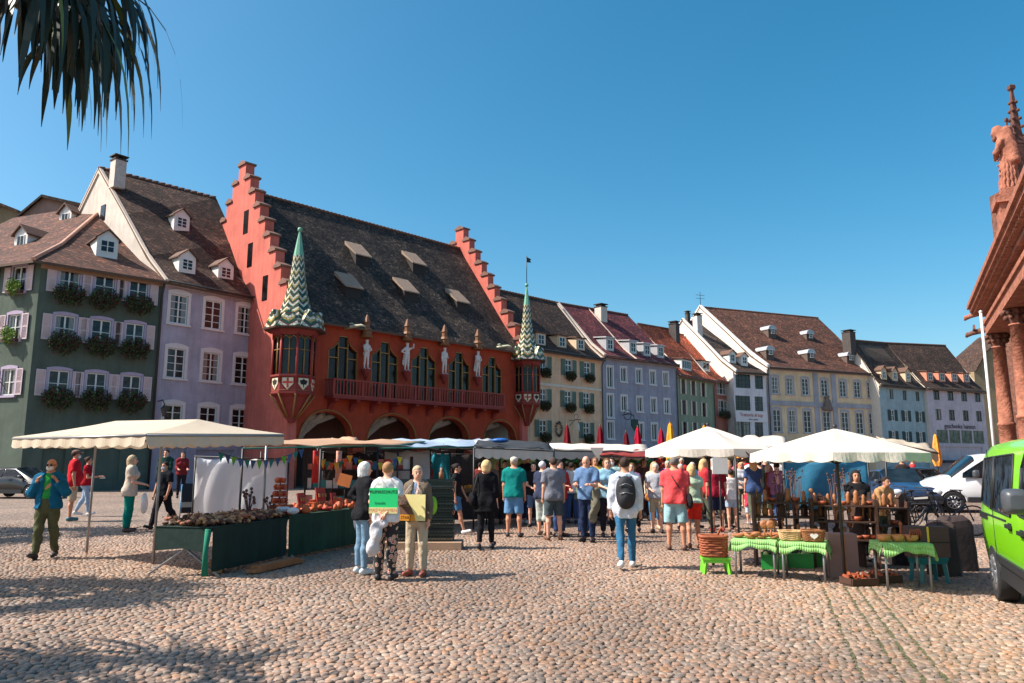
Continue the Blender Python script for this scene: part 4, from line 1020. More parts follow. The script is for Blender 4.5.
text_mesh('Trattoria al top', .62, 'lettering', mat('letters_red', (176, 70, 66), var=0), sb, ((u0+u1)/2, -.11, z0+(z1-z0)*.62), (PI/2, 0, 0), .01)
text_mesh('vini e pasta', .36, 'lettering', mat('letters_grey', (130, 100, 110), var=0), sb, ((u0+u1)/2+.3, -.11, z0+(z1-z0)*.24), (PI/2, 0, 0), .01)
y = House('yellow_baroque_house', 'long pale yellow baroque house with grey pilasters and a crest above the centre window', (766, 366.6), (878, 374), 14.05, (700, 307), (817.6, 318), 'house')
fg_ = mat('window_greyblue', (150, 152, 162)); sg_ = mat('surround_greyviolet', (168, 162, 166), rough=.8)
c1_ = [(775, 384.8), (789.8, 385.7), (805.3, 386.5), (824.6, 387.7), (843, 389.2), (857.4, 390), (870.6, 390.6)]
y.row(c1_, 1.15, 2.2, cols=2, rows=4, fr=WHITE, sur=sg_, surw=.2, arch=.12)
c2_ = [(777.2, 420.5), (792.4, 421), (807.6, 421.5), (827, 422), (845.4, 423), (860, 423.5), (873, 424)]
y.row(c2_, 1.25, 2.9, cols=2, rows=4, fr=WHITE, sur=sg_, surw=.22, arch=.2)
y.walls(plaster('yellow', (230, 200, 164)), plaster('firewall_white', (0, 0, 0))); y.roof(TILE_WARM, kick=.6); y.cornice(sg_, .4, .4, pipe=[y.L-.1, .15])
y.coping(.14, y.dl, y.zl, mat('verge_bright', (0, 0, 0)), .4, .35)
b = MB()
for px in (768.2, 816, 834, 876):
    u, _ = y.fp(px, 395); b.bb((max(.02, u-.42), -.09, 0), (min(y.L-.02, u+.42), -.004, y.H-.45))
b.build('pilasters', plaster('greyblue', (168, 166, 174)), y.root)
_, zb = y.fp(800, 404); b = MB(); b.bb((.02, -.13, zb-.3), (y.L-.02, -.092, zb+.3)); b.build('string_course', plaster('greyblue', (0, 0, 0)), y.root)
u, z = y.fp(826, 405); b = MB(); b.ball((u, -.35, z), (.65, .25, .9), 10, 8); b.ball((u-.55, -.3, z-.5), (.4, .2, .35)); b.ball((u+.55, -.3, z-.5), (.4, .2, .35)); b.ball((u, -.3, z+1.0), (.35, .2, .35))
b.build('crest', mat('crest_stone', (120, 104, 98), var=.35, vs=6, bump=.8, bs=10), y.root)
for (px, py) in ((772, 332), (810, 336.5), (770, 353), (811, 356), (850.4, 358.5)): y.dormer(px, py, 1.35, 1.3, 'barrel', wall=mat('dormer_brown', (92, 76, 66)), rm=zinc, ww=.7, wh=.75)
b = MB(); b.tube([(0, 0, 0), (0, 0, 2.2)], .04, 5)
for zz in (1.2, 1.7): b.tube([(-.8, 0, zz), (.8, 0, zz)], .03, 4)
b.build('weather_vane', mat('wrought_iron', (0, 0, 0)), y.roof_o, (.1, y.dl, y.zl+.1))
lb = House('light_blue_house', 'light blue plaster house with dark green shutters beside the yellow baroque house', (878.5, 383.5), (926, 388), 12.5, (850, 340), (886, 343))
lb.row([(891.4, 394.5), (904.6, 395.3), (917.5, 396)], .95, 1.4, cols=2, rows=1, fr=fd)
lb.row([(892.5, 415.8), (906, 416), (920, 416.5)], 1.0, 1.55, cols=2, rows=2, shut=SHD, sw=.62); lb.row([(893.5, 437), (907, 437), (920.6, 437)], 1.0, 1.55, cols=2, rows=2, shut=SHD, sw=.62)
lb.walls(plaster('lightblue', (158, 176, 182)), CREAMW); lb.roof(TILE_DARK); lb.cornice(CREAMW, pipe=[lb.L-.1])
for (px, py) in ((884, 374.5), (895, 375.5), (908, 376)): lb.dormer(px, py, 1.3, 1.5, 'gable', wall=mat('dormer_cream', (0, 0, 0)), ww=.8, wh=1.0)
lb.chimney(849.5, 348, 1.3, 2.2, mat('chimney_dark', (0, 0, 0)))
pk = House('grey_pink_house', 'pale grey pink house with square windows and glazed shop front ending the row', (926, 387.5), (983, 391.2), 12.5, (886, 343), (945, 345.5))
pk.row([(936.5, 395.3), (950.5, 396), (964, 396.2), (977.5, 396.5)], 1.35, 1.5, cols=2, rows=1, fr=mat('window_brown', (90, 74, 74))); pk.row([(938.5, 415), (952, 415.3), (965.8, 415.6), (979, 416)], 1.3, 1.6, cols=2, rows=1, fr=mat('window_brown', (0, 0, 0)))
u0, z0 = pk.fp(937, 443); u1, z1 = pk.fp(984, 431); u1 = min(u1, pk.L-.3); sh_ = [(u0+i*(u1-u0)/4+.15, u0+(i+1)*(u1-u0)/4-.15) for i in range(4)]
pk.win_holes += [(a, b_, z0, z1) for a, b_ in sh_]
for a, b_ in sh_:
    fm, pm = win_meshes(b_-a, z1-z0, 2, 1, mat('shop_frame', (120, 128, 128)), None, 0, 0, .15); o = oset(fm, 'shop_window', pk.root, ((a+b_)/2, 0, z0)); b = MB(); b.bb((-(b_-a)/2+.02, .1, .02), ((b_-a)/2-.02, .12, z1-z0-.02)); b.build('pane', glass_mat('shop_glass', (70, 92, 84)), o)
pk.win_holes.append((1.5, pk.L-1.5, -.2, z0-.5))
pk.walls(plaster('greypink', (196, 184, 192)), CREAMW); pk.roof(TILE_DARK); pk.cornice(CREAMW, pipe=[])
u, z = pk.fp(960, 426.5); text_mesh('geschenke hansen', 1.0, 'lettering', mat('letters_dark', (70, 62, 72), var=0), pk.root, (u, -.03, z), (PI/2, 0, 0), .02)
om = mat('dormer_orange', (196, 128, 104))
for (px, py) in ((930, 376), (942, 376.6), (954.5, 377.2), (966.5, 377.6)): pk.dormer(px, py, 1.5, 1.4, 'shed', wall=om, ww=.95, wh=1.1)
b = MB(); b.bb((.5, -1.6, 1.6), (pk.L-.5, -.3, 2.0)); b.build('shop_awning', mat('awning_dark', (50, 52, 60)), pk.root)
# gable-on house behind the far end
bh = backhouse('far_end_house', 'dark tiled roof of the last house, between the grey pink house and the sandstone porch', 128, [(974, 372), (985, 352), (1010, 330), (1060, 372)], plaster('tan', (0, 0, 0)), 9, TILE_DARK)
# ------------------------------------------------------------------ the red hall
RED = plaster('oxblood', (172, 73, 50)); RED_LIT = plaster('oxblood_sunlit', (206, 112, 98)); REDD = mat('balcony_red', (132, 44, 38), rough=.7, var=.1)  # gable copy of the oxblood, lightened to paint sunlight into the gables
GOLD = mat('gilding', (158, 116, 62), rough=.5, metal=.3, var=.15)
K = House('red_market_hall', 'large oxblood red gothic hall with stepped gables, arcade, balcony and two turreted oriels', (294, 314.5), (522, 350), 11.5, (262, 195), (462, 243), 'hall', hdepth=8.0)
K.zl = K.zr = 22.3; K.Z = 22.3; K.d = K.dl = K.dr = 8.0; L, H = K.L, K.H
KZL = K._end((262, 195), 0); 
ar = []
for (x0, x1, ya) in ((297, 354.3, 413.4), (365, 418, 416), (426.5, 471, 418), (481.6, 517.7, 421)):
    a, _ = K.fp(x0+1, 436); c_, _ = K.fp(x1-1, 438); _, z = K.fp((x0+x1)/2, ya); ar.append((a, c_, z))
za = sum(a[2] for a in ar)/4; ar = [(a, c_, za) for a, c_, _ in ar]
print('KAUF', [tuple(round(v, 1) for v in a) for a in ar], 'peak', K._end((245, 172), 0), KZL, K._end((462.5, 232), L), K._end((462, 243), L))
wins = []
for (x0, x1, yt) in ((328, 357.3, 336.5), (371.3, 398, 342), (411.6, 436.2, 347), (448.5, 470, 352), (482.5, 502, 356)):
    a, _ = K.fp(x0, 370); c_, _ = K.fp(x1, 372); _, zt = K.fp((x0+x1)/2, yt); wins.append([a, c_, zt])
zt = sum(w_[2] for w_ in wins)/5; _, zbal = K.fp(400, 384); zb = zbal-1.2
print('win', wins, 'zt', zt, 'zb', zb)
zmid = za+.45
b = MB()
def arch_z(a, c_, z, x): t = (x-(a+c_)/2)/((c_-a)/2); return z-(1-math.sqrt(max(0, 1-t*t)))*(c_-a)*.42
xs = [0]; cur = 0
for (a, c_, z) in ar:
    b.face([(cur, 0, -.3), (a, 0, -.3), (a, 0, zmid), (cur, 0, zmid)])
    n = 14
    for i in range(n):
        x0 = a+(c_-a)*i/n; x1 = a+(c_-a)*(i+1)/n; q0, q1 = arch_z(a, c_, z, x0), arch_z(a, c_, z, x1)
        b.face([(x0, 0, q0), (x1, 0, q1), (x1, 0, zmid), (x0, 0, zmid)]); b.face([(x0, 0, q0), (x0, .7, q0), (x1, .7, q1), (x1, 0, q1)])
    q = arch_z(a, c_, z, a)
    b.face([(a, 0, -.3), (a, .7, -.3), (a, .7, q), (a, 0, q)]); b.face([(c_, 0, -.3), (c_, 0, q), (c_, .7, q), (c_, .7, -.3)]); cur = c_
b.face([(cur, 0, -.3), (L, 0, -.3), (L, 0, zmid), (cur, 0, zmid)])
hol = [(a, c_, zb, t_-0) for a, c_, _ in wins for t_ in (zt,)]
wallseg_h = []
xs = sorted({0, L, *[v for h_ in hol for v in h_[:2]]}); zs = sorted({zmid, H, zb, zt})
for i in range(len(xs)-1):
    for j in range(len(zs)-1):
        cx, cz = (xs[i]+xs[i+1])/2, (zs[j]+zs[j+1])/2
        if any(h_[0] < cx < h_[1] and h_[2] < cz < h_[3] for h_ in hol): continue
        b.face([(xs[i], 0, zs[j]), (xs[i+1], 0, zs[j]), (xs[i+1], 0, zs[j+1]), (xs[i], 0, zs[j+1])])
for (a, c_, e, f) in hol:
    D = .35; b.face([(a, 0, e), (a, 0, f), (a, D, f), (a, D, e)]); b.face([(c_, 0, e), (c_, D, e), (c_, D, f), (c_, 0, f)]); b.face([(a, 0, e), (a, D, e), (c_, D, e), (c_, 0, e)]); b.face([(a, 0, f), (c_, 0, f), (c_, D, f), (a, D, f)]); b.face([(a, D, e), (c_, D, e), (c_, D, f), (a, D, f)])
b.face([(0, 16, -.3), (L, 16, -.3), (L, 16, H), (0, 16, H)])
b.build('wall', RED, K.root)
# ogee-headed three-light windows
for (a, c_, _) in wins:
    W_ = c_-a; b = MB(); n = 6; x1, x2 = a+W_*.34, a+W_*.66; hs_ = 1.05
    for sg, xa, xb in ((1, a, x1), (-1, c_, x2)):      # red spandrels fill the stepped curved head
        pts = [(xa, zt)]+[(xa+(xb-xa)*i/n, zt-hs_+hs_*.62*(i/n)**1.7) for i in range(n+1)]+[(xb, zt)]
        if sg < 0: pts = pts[::-1]
        b.prism(pts, 'y', .004, .34)
    m_ = .032
    for x in (x1, x2): b.bb((x-m_, .05, zb), (x+m_, .2, zt-.01), 1)
    for x in (a+.03, c_-.03): b.bb((x-.028, .02, zb), (x+.028, .2, zt-hs_), 1)
    for (xa, xb, ztr) in ((a, x1, zt-hs_-.55), (x2, c_, zt-hs_-.55), (x1, x2, zt-.85)): b.bb((xa+.05, .06, ztr-.035), (xb-.05, .17, ztr+.035), 1)
    b.bb((x1+.05, .05, zt-.08), (x2-.05, .18, zt), 1)
    for sg, xa, xb in ((1, a, x1), (-1, c_, x2)):
        b.tube([(xa+(xb-xa)*i/n, -.02, zt-hs_+hs_*.62*(i/n)**1.7) for i in range(n+1)], .045, 4, 1)
    o = b.build('gothic_window', [RED, GOLD], K.root)
    b = MB(); b.bb((a+.02, .22, zb+.02), (c_-.02, .25, zt-.02)); b.build('pane', glass_mat('leaded_glass', (24, 24, 26), .2), o)
# gilded archivolts
for (a, c_, z) in ar:
    b = MB(); n = 16; b.tube([(a+(c_-a)*i/n, -.03, arch_z(a, c_, z, a+(c_-a)*i/n)+.16*math.sin(PI*i/n)+.0) for i in range(n+1)], .055, 5); b.tube([(a-.12, -.03, 0), (a-.12, -.03, arch_z(a, c_, z, a))], .05, 5)
    b.build('archivolt', GOLD, K.root)
# arcade interior: back wall, vault fans
b = MB(); b.face([(0, 4.5, -.3), (L, 4.5, -.3), (L, 4.5, zmid), (0, 4.5, zmid)]); b.face([(0, .7, zmid-.1), (0, 4.5, zmid-.1), (L, 4.5, zmid-.1), (L, .7, zmid-.1)])
for (a, c_, z) in ar: m_ = (a+c_)/2; b.bb((m_-.9, 4.4, 0), (m_+.9, 4.49, 2.8), 1)
b.build('arcade_back_wall', [plaster('arcade', (120, 84, 74)), mat('arcade_door', (52, 38, 34))], K.root)
b = MB()
for (a, c_, z) in ar:
    b = MB(); m_ = (a+c_)/2
    for dx in (-1, -.5, 0, .5, 1): b.tube([(m_, 3.6, z-2.2), (m_+dx*.3, 3.4, z-1.3), (m_+dx*.9, 2.8, z-.5), (m_+dx*1.7, 1.8, z-.02)], [.1, .16, .24, .26], 5)
    b.build('vault_ribs', plaster('vault', (226, 222, 216)), K.root)
# cornice with gilding
b = MB(); b.bb((0, -.25, H-.22), (L, -.003, H-.02)); b.build('cornice', REDD, K.root); b = MB(); b.bb((.4, -.06, H-.36), (L-.4, -.004, H-.3)); b.build('gilded_band', GOLD, K.root)
K.roof(TILE_BLACK, over=.5, kick=.1, vl=-.3, vr=-.3)
# balcony
ub0, zt_b = K.fp(333, 381.5, -1.0); ub1, _ = K.fp(504, 393, -1.0); _, zbb = K.fp(345, 399, -1.0); zt_b = zbal-.0; 
_, q1 = K.fp(418, 386, -1); _, q0 = K.fp(418, 401.5, -1); zt_b, zbb = q1, q0
b = MB(); b.bb((ub0, -1.1, zbb-.18), (ub1, -.003, zbb)); o = b.build('balcony', REDD, K.root)
b = MB(); b.bb((ub0, -1.12, zt_b-.1), (ub1, -.98, zt_b)); b.bb((ub0, -1.08, zbb+.002), (ub1, -1.0, zbb+.1)); nb = int((ub1-ub0)/.26)
for i in range(nb+1): x = ub0+.06+(ub1-ub0-.12)*i/nb; w_ = .09 if i % 9 == 0 else .04; b.bb((x-w_, -1.09 if i % 9 == 0 else -1.07, zbb+.1), (x+w_, -.99 if i % 9 == 0 else -1.01, zt_b-.1))
for x in (ub0+.04, ub1-.04):
    b.bb((x-.04, -.98, zt_b-.1), (x+.04, -.003, zt_b))
    for k in range(4): b.bb((x-.03, -.85+k*.22, zbb), (x+.03, -.79+k*.22, zt_b-.1))
b.build('balustrade', mat('balustrade_red', (150, 58, 48), rough=.7), o)
nbk = 10
for i in range(nbk):
    x = ub0+.4+(ub1-ub0-.8)*i/(nbk-1); b = MB(); b.prism([(-.002, zbb-1.0), (-.002, zbb-.182), (-1.0, zbb-.182), (-.95, zbb-.35), (-.4, zbb-.5)], 'x', x-.14, x+.14); b.build('bracket', REDD, K.root)
# stepped gables
for nm, x0, x1 in (('left', -.35, .35), ('right', L-.35, L+.35)):
    pk_ = 24.2; n = 9; b = MB(); D = 8.0; prof = [(-.35, -.3), (-.35, H+.9)]; caps = []
    for i in range(n):
        y_ = -.35+(D-.55+.35)*(i+1)/n; z_ = H+.9+(pk_-H-.9)*(i)/n; zn = H+.9+(pk_-H-.9)*(i+1)/n
        prof += [(y_, z_), (y_, zn)]; caps.append((y_-(D-.2)/n, y_, z_))
    caps.append((D-.55, D+.55, pk_))
    full = prof+[(2*D-p[0], p[1]) for p in prof[::-1]]
    # fan of quads column by column keeps the wall clean
    ys = sorted({p[0] for p in full})
    for i in range(len(ys)-1):
        m_ = (ys[i]+ys[i+1])/2; mm_ = m_ if m_ < D else 2*D-m_; top = pk_
        for (a_, c2, zz) in caps[:-1]:
            if a_-1e-6 <= mm_ <= c2+1e-6: top = zz
        if mm_ > D-.55: top = pk_
        b.bb((x0, ys[i], -.3), (x1, ys[i+1], top))
    gm_ = b.build('stepped_gable', RED_LIT, K.root)
    for (a_, c2, zz) in caps:
        for (q0, q1) in ((a_, c2),) if zz == pk_ else ((a_, c2), (2*D-c2, 2*D-a_)):
            b = MB(); b.bb((x0-.12, q0-.1, zz+.002), (x1+.12, q1+.1, zz+.14)); m_ = (q0+q1)/2
            b.prism([(q0-.1, zz+.142), (q1+.1, zz+.142), (m_, zz+.42)], 'x', x0-.12, x1+.12); b.build('step_coping', mat('coping_brown', (120, 84, 70), var=.2), gm_)
    if nm == 'left':
        for (px, py) in ((246, 222), (250, 255), (265, 288)):
            yy, zz = K._end((px, py), x0); b = MB(); b.bb((x0-.03, yy-.35, zz-.9), (x0+.02, yy+.35, zz+.9)); b.build('slit_window', glass_mat('leaded_glass', (0, 0, 0)), gm_)
# roof hatches
for (px, py) in ((360.7, 255.5), (416.7, 264), (351.3, 287), (408.6, 291.6), (460.4, 302)):
    u, y_, z_ = K.rp(px, py, .5); sl = (K.Z-K.H)/K.d; b = MB(); w2 = .8
    b.prism([(y_-.45, z_-.45*sl+.95), (y_-.45, z_-.45*sl+1.05), (y_+1.15, z_+1.15*sl+.25), (y_+1.15, z_+1.15*sl-.05)], 'x', u-w2, u+w2)
    o = b.build('roof_hatch', mat('hatch_wood', (146, 122, 104), var=.25, vs=6, bump=.5, bs=20), K.roof_o)
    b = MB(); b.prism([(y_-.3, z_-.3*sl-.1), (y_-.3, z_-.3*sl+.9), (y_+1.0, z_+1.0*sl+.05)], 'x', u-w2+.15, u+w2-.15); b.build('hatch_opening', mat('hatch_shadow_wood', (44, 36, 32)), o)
# ---- oriels with glazed-tile spires
def spire_mat():
    m = bpy.data.materials.new('glazed_tiles'); m.use_nodes = True; w = N(m); b = w.n['Principled BSDF']; uv = w.new('ShaderNodeTexCoord')
    sx = w.new('ShaderNodeSeparateXYZ'); w.link(uv.outputs['UV'], sx.inputs[0])
    f = w.new('ShaderNodeMath', operation='PINGPONG'); f.inputs[1].default_value = .5; w.link(sx.outputs[0], f.inputs[0])
    a = w.new('ShaderNodeMath', operation='MULTIPLY_ADD'); a.inputs[1].default_value = .7; w.link(f.outputs[0], a.inputs[0])
    v = w.new('ShaderNodeMath', operation='MULTIPLY'); v.inputs[1].default_value = 1.05; w.link(sx.outputs[1], v.inputs[0]); w.link(v.outputs[0], a.inputs[2])
    fr = w.new('ShaderNodeMath', operation='FRACT'); w.link(a.outputs[0], fr.inputs[0]); r = w.new('ShaderNodeValToRGB')
    G, Wt, Y_, R_ = lin((36, 92, 64)), lin((232, 226, 200)), lin((206, 170, 84)), lin((120, 44, 38))
    ramp(r, [(0, G), (.16, Wt), (.34, R_), (.42, G), (.56, Y_), (.68, Wt), (.84, G), (.94, R_)], 'CONSTANT'); w.link(fr.outputs[0], r.inputs['Fac'])
    br = w.new('ShaderNodeTexBrick'); br.inputs['Scale'].default_value = 1; br.inputs['Brick Width'].default_value = .14; br.inputs['Row Height'].default_value = .13; br.inputs['Mortar Size'].default_value = .012; w.link(uv.outputs['UV'], br.inputs['Vector'])
    br.inputs['Color1'].default_value = (1, 1, 1, 1); br.inputs['Color2'].default_value = (.75, .75, .75, 1); br.inputs['Mortar'].default_value = (.3, .3, .3, 1)
    mx = w.new('ShaderNodeMixRGB', blend_type='MULTIPLY'); mx.inputs['Fac'].default_value = 1; w.link(r.outputs[0], mx.inputs[1]); w.link(br.outputs['Color'], mx.inputs[2]); w.link(mx.outputs[0], b.inputs['Base Color'])
    b.inputs['Roughness'].default_value = .3; b.inputs['Specular IOR Level'].default_value = .6; return m
SPM = spire_mat()
def oriel(cx, cy, R, zbot, zpan, zwin, zeav, ztip, flag=False):
    t = oset(None, 'oriel', K.root, (cx, cy, 0)) if False else None
    n = 8; ph = PI/8
    b = MB(); b.lathe([(.22, zbot), (.35, zbot+.3), (.5*R, zbot+(zpan-zbot)*.45), (.78*R, zpan-.35), (R*1.02, zpan-.12), (R*1.02, zpan)], (cx, cy, 0), n, 0, False, ph)
    b.lathe([(R*.96, zpan+.002), (R*.96, zwin)], (cx, cy, 0), n, 0, False, ph); b.lathe([(R*1.03, zwin+.001), (R*1.03, zwin+.12)], (cx, cy, 0), n, 0, False, ph)
    b.lathe([(R*.9, zwin+.121), (R*.9, zeav-.5)], (cx, cy, 0), n, 1, False, ph); b.lathe([(R*.98, zeav-.499), (R*1.08, zeav-.2), (R*1.12, zeav)], (cx, cy, 0), n, 0, False, ph)
    o = b.build('oriel', [REDD, glass_mat('leaded_glass', (0, 0, 0))], K.root)
    b = MB()
    for k in range(n):
        a0 = ph+2*PI*k/n; a1 = ph+2*PI*(k+1)/n; p = lambda a, r: (cx+r*math.cos(a), cy+r*math.sin(a))
        q = p(a0, R*.96); b.tube([(q[0], q[1], zwin-.4), (q[0], q[1], zeav-.3)], .085, 6)
        for f in (.5,):
            e0, e1 = p(a0, R*.93), p(a1, R*.93); x, y_ = e0[0]+(e1[0]-e0[0])*f, e0[1]+(e1[1]-e0[1])*f
            b.tube([(x, y_, zwin+.1), (x, y_, zeav-.5)], .05, 5, 1); zm = zwin+(zeav-zwin)*.55
            b.tube([(e0[0], e0[1], zm), (e1[0], e1[1], zm)], .035, 4, 1); b.tube([(e0[0], e0[1], zeav-.75), ((x+e0[0])/2, (y_+e0[1])/2, zeav-.52), (x, y_, zeav-.75)], .04, 4, 1); b.tube([(x, y_, zeav-.75), ((x+e1[0])/2, (y_+e1[1])/2, zeav-.52), (e1[0], e1[1], zeav-.75)], .04, 4, 1)
            b.tube([(e0[0], e0[1], zpan+.1), (e1[0], e1[1], zpan+.1)], .05, 4, 1)
        # ribs below
        q1, q2, q3 = p(a0, .35), p(a0, .52*R), p(a0, R); b.tube([(q1[0], q1[1], zbot+.3), (q2[0], q2[1], zbot+(zpan-zbot)*.42), (q3[0], q3[1], zpan-.15)], .06, 5, 1)
    b.build('tracery', [mat('oriel_red_shaft', (150, 44, 36), rough=.6), GOLD], o)
    # painted shields on the parapet panels
    for k in range(n):
        am = ph+2*PI*(k+.5)/n; r = R*.96*math.cos(PI/n)+.02; x, y_ = cx+r*math.cos(am), cy+r*math.sin(am); zc = (zpan+zwin)/2+.02; s = (zwin-zpan)*.36
        b = MB(); b.prism([(-s, s), (-s, -s*.1), (0, -s*1.15), (s, -s*.1), (s, s)], 'y', -.03, .03, 0)
        if k % 2: b.prism([(-s*.2, s*.7), (-s*.8, s*.5), (-s*.5, -s*.2), (-s*.15, -s*.1), (0, -s*.8), (s*.15, -s*.1), (s*.5, -s*.2), (s*.8, s*.5), (s*.2, s*.7), (0, s*.9)][::-1], 'y', -.045, -.031, 1)
        else: b.bb((-s*.18, -.045, -s*.8), (s*.18, -.031, s*.95), 2); b.bb((-s*.9, -.043, 0), (-s*.19, -.031, s*.35), 2); b.bb((s*.19, -.043, 0), (s*.9, -.031, s*.35), 2)
        b.build('shield', [mat('shield_white', (214, 200, 170)), mat('shield_black', (30, 26, 26)), mat('shield_red', (170, 50, 44))], o, (x, y_, zc), am+PI/2)
    # flared spire
    b = MB(); hh = ztip-zeav; prof = [(R*1.36, 0), (R*.96, .09), (R*.7, .2), (R*.5, .35), (R*.36, .52), (R*.25, .72), (R*.12, .88), (.05, .97)]
    for k in range(n):
        a0 = ph+2*PI*k/n; a1 = a0+2*PI/n; v = 0
        for (r0, f0), (r1, f1) in zip(prof, prof[1:]):
            ln = math.hypot(r1-r0, (f1-f0)*hh)
            b.face([(cx+r0*math.cos(a0), cy+r0*math.sin(a0), zeav+f0*hh), (cx+r0*math.cos(a1), cy+r0*math.sin(a1), zeav+f0*hh), (cx+r1*math.cos(a1), cy+r1*math.sin(a1), zeav+f1*hh), (cx+r1*math.cos(a0), cy+r1*math.sin(a0), zeav+f1*hh)], 0 if f1 < .8 else 1, [(k, v), (k+1, v), (k+1, v+ln), (k, v+ln)]); v += ln
        # small gables round the eaves
        am = a0+PI/n; q = lambda a, r, z: (cx+r*math.cos(a), cy+r*math.sin(a), z)
        b.face([q(a0, R*1.4, zeav+.0), q(a1, R*1.4, zeav+.0), q(am, R*1.22, zeav+hh*.17)], 0, [(k, 0), (k+1, 0), (k+.5, .9)])
        b.face([q(a1, R*1.4, zeav), q(am, R*.75, zeav+hh*.17), q(am, R*1.22, zeav+hh*.17)], 0, [(k, 0), (k+1, .2), (k+.5, .9)]); b.face([q(am, R*1.22, zeav+hh*.17), q(am, R*.75, zeav+hh*.17), q(a0, R*1.4, zeav)], 0, [(k, 0), (k+1, .2), (k+.5, .9)])
    b.lathe([(R*1.44, -.12), (R*1.46, -.02)], (cx, cy, zeav), n, 2, False, ph); b.ball((cx, cy, ztip-.1), .17, 8, 6, 1)
    so_ = b.build('spire', [SPM, mat('copper_green', (112, 168, 138), rough=.5), mat('spire_eaves', (84, 54, 44))], o)
    if flag:
        b = MB(); b.tube([(cx, cy, ztip), (cx, cy, ztip+2.6)], .035, 5); b.prism([(0, 0), (.6, .1), (.45, .25), (.6, .4), (0, .5)], 'y', cy-.02, cy+.02); vv = b.v
        b.v = [(v[0]+(cx if i >= 10 else 0), v[1], v[2]+(ztip+2.0 if i >= 10 else 0)) for i, v in enumerate(vv)]
        b.build('pennant', mat('wrought_iron', (0, 0, 0)), so_)
_, zz1 = K.fp(291, 330, -.3); _, zz2 = K.fp(291, 393, -.3); _, zz3 = K.fp(291, 378, -.3); _, zz4 = K.fp(291, 423, -.3); _, zz5 = K.fp(296, 228, -.3)
oriel(-.1, -.45, 1.42, zz4, zz2, zz3, zz1, zz5)
_, zz1 = K.fp(525, 361, -.3); _, zz2 = K.fp(525, 404, -.3); _, zz3 = K.fp(525, 394, -.3); _, zz4 = K.fp(523, 426, -.3); _, zz5 = K.fp(520, 283, -.3)
oriel(L+.15, -.45, 1.2, zz4, zz2, zz3, zz1, zz5, True)
# statues between the windows
STONEW = mat('statue_white_stone', (216, 200, 192), rough=.8, var=.2, vs=5)
def statue_mesh(var):
    fg = Fig(H=1.75, arms=(('hip', 'up', 'front')[var % 3], ('front', 'hip', 'down')[var % 3]), stance=.14, h=.03)
    S = SDF(); fg.torso(S, .02)
    for g_ in (-1, 1): fg.arm(S, g_, .012); fg.leg(S, g_, .008); S.cone(fg.ank[g_], fg.toe[g_], .045, .035)
    S.cone(fg.L(1.4), fg.headc, .06, .06); S.ell(fg.headc, (.09, .1, .13)); S.ell(fg.H((0, 0, .12)), (.12, .12, .035))
    if var % 2: S.cone(fg.L(1.3)+np.array([0, -.1, 0]), fg.L(.5)+np.array([.05, -.16, 0]), .14, .2, .04, sq=.5)
    r = S.mesh(.03); return arr_mesh('statue', r[0], r[1], STONEW)
for i, (px, py) in enumerate(((366, 355), (406.5, 357.5), (444, 361.6), (477.4, 364.6))):
    u, z = K.fp(px, py, -.35); o = oset(statue_mesh(i), 'statue', K.root, (u, -.42, z-1.05), PI); o.scale = (1.2, 1.2, 1.2)
    b = MB(); b.lathe([(.05, -.75), (.2, -.4), (.3, -.12), (.38, -.002)], (u, -.38, z-1.06), 8); b.build('console', REDD, K.root)
    b = MB(); b.lathe([(.42, 0), (.46, .12), (.36, .14), (.34, .5), (.4, .52), (.3, .7), (.22, .72), (.2, 1.1), (.26, 1.12), (.06, 1.7)], (u, -.38, z+1.25), 8, 0, False); b.build('canopy', mat('canopy_gilt', (128, 80, 44), rough=.6, var=.4, vs=12), K.root)
for (px, py) in ((352, 328), (500, 348)):
    u, z = K.fp(px, py, -.6); b = MB(); b.tube([(u-.2, 0, z), (u, -.6, z+.1), (u+.3, -1.3, z+.15), (u+.4, -1.6, z+.05)], [.1, .13, .1, .06], 6); b.box((u+.1, -.6, z+.25), (.5, .3, .05), ry=.3); b.build('waterspout', mat('spout_pale', (178, 176, 150)), K.root)
# ------------------------------------------------------------------ sandstone porch of the minster, right edge
SAND = mat('red_sandstone', (160, 104, 84), rough=.9, var=.42, vs=2.6, bump=1, bs=7, spec=.2, bd=.05); SANDD = mat('weathered_sandstone', (110, 72, 58), rough=.9, var=.5, vs=4, bump=1, bs=9, bd=.05)
class Fr(House):
    def __init__(s, o, rz): s.o = Vector(o); s.rz = rz; s.Ri = Matrix.Rotation(-rz, 3, 'Z'); s.cam = s.Ri @ (Vector((0, 0, CZ))-s.o)
P = Fr((25.72, 42, 0), math.radians(-117)); pr = thing('minster_porch', 'red sandstone renaissance porch with fluted columns, deep cornice and gargoyles at the right edge', 'porch', P.o, P.rz)
Wd = 24; _, ztop = P.fp(966.6, 305.5, 0); _, zarc = P.fp(983.5, 325, .75); _, zcap = P.fp(989, 339, 1.0)
print('porch', ztop, zarc, zcap, 'cols', P.fp(992.7, 342, 1.0), P.fp(1012, 335, 1.0), P.fp(1000, 190, .8), P.fp(1000, 113, .8), P.fp(1000, 234, 0))
b = MB(); b.bb((0, 0, ztop-.22), (Wd, 7, ztop)); b.bb((.12, .12, ztop-.42), (Wd, 7, ztop-.222)); b.bb((.35, .35, ztop-.6), (Wd, 7, ztop-.422)); b.bb((.55, .55, ztop-.78), (Wd, 7, ztop-.602))
for i in range(60): x = .4+i*.4; b.bb((x, .25, ztop-.6), (x+.2, .34, ztop-.43))
b.bb((.8, .8, zarc), (Wd, 7, ztop-.782)); b.build('cornice', SAND, pr)
b = MB(); b.bb((.62, .62, zarc-.2), (Wd, 7, zarc-.002)); b.bb((.72, .72, zcap+.02), (Wd, 7, zarc-.202)); b.build('architrave', SAND, pr)
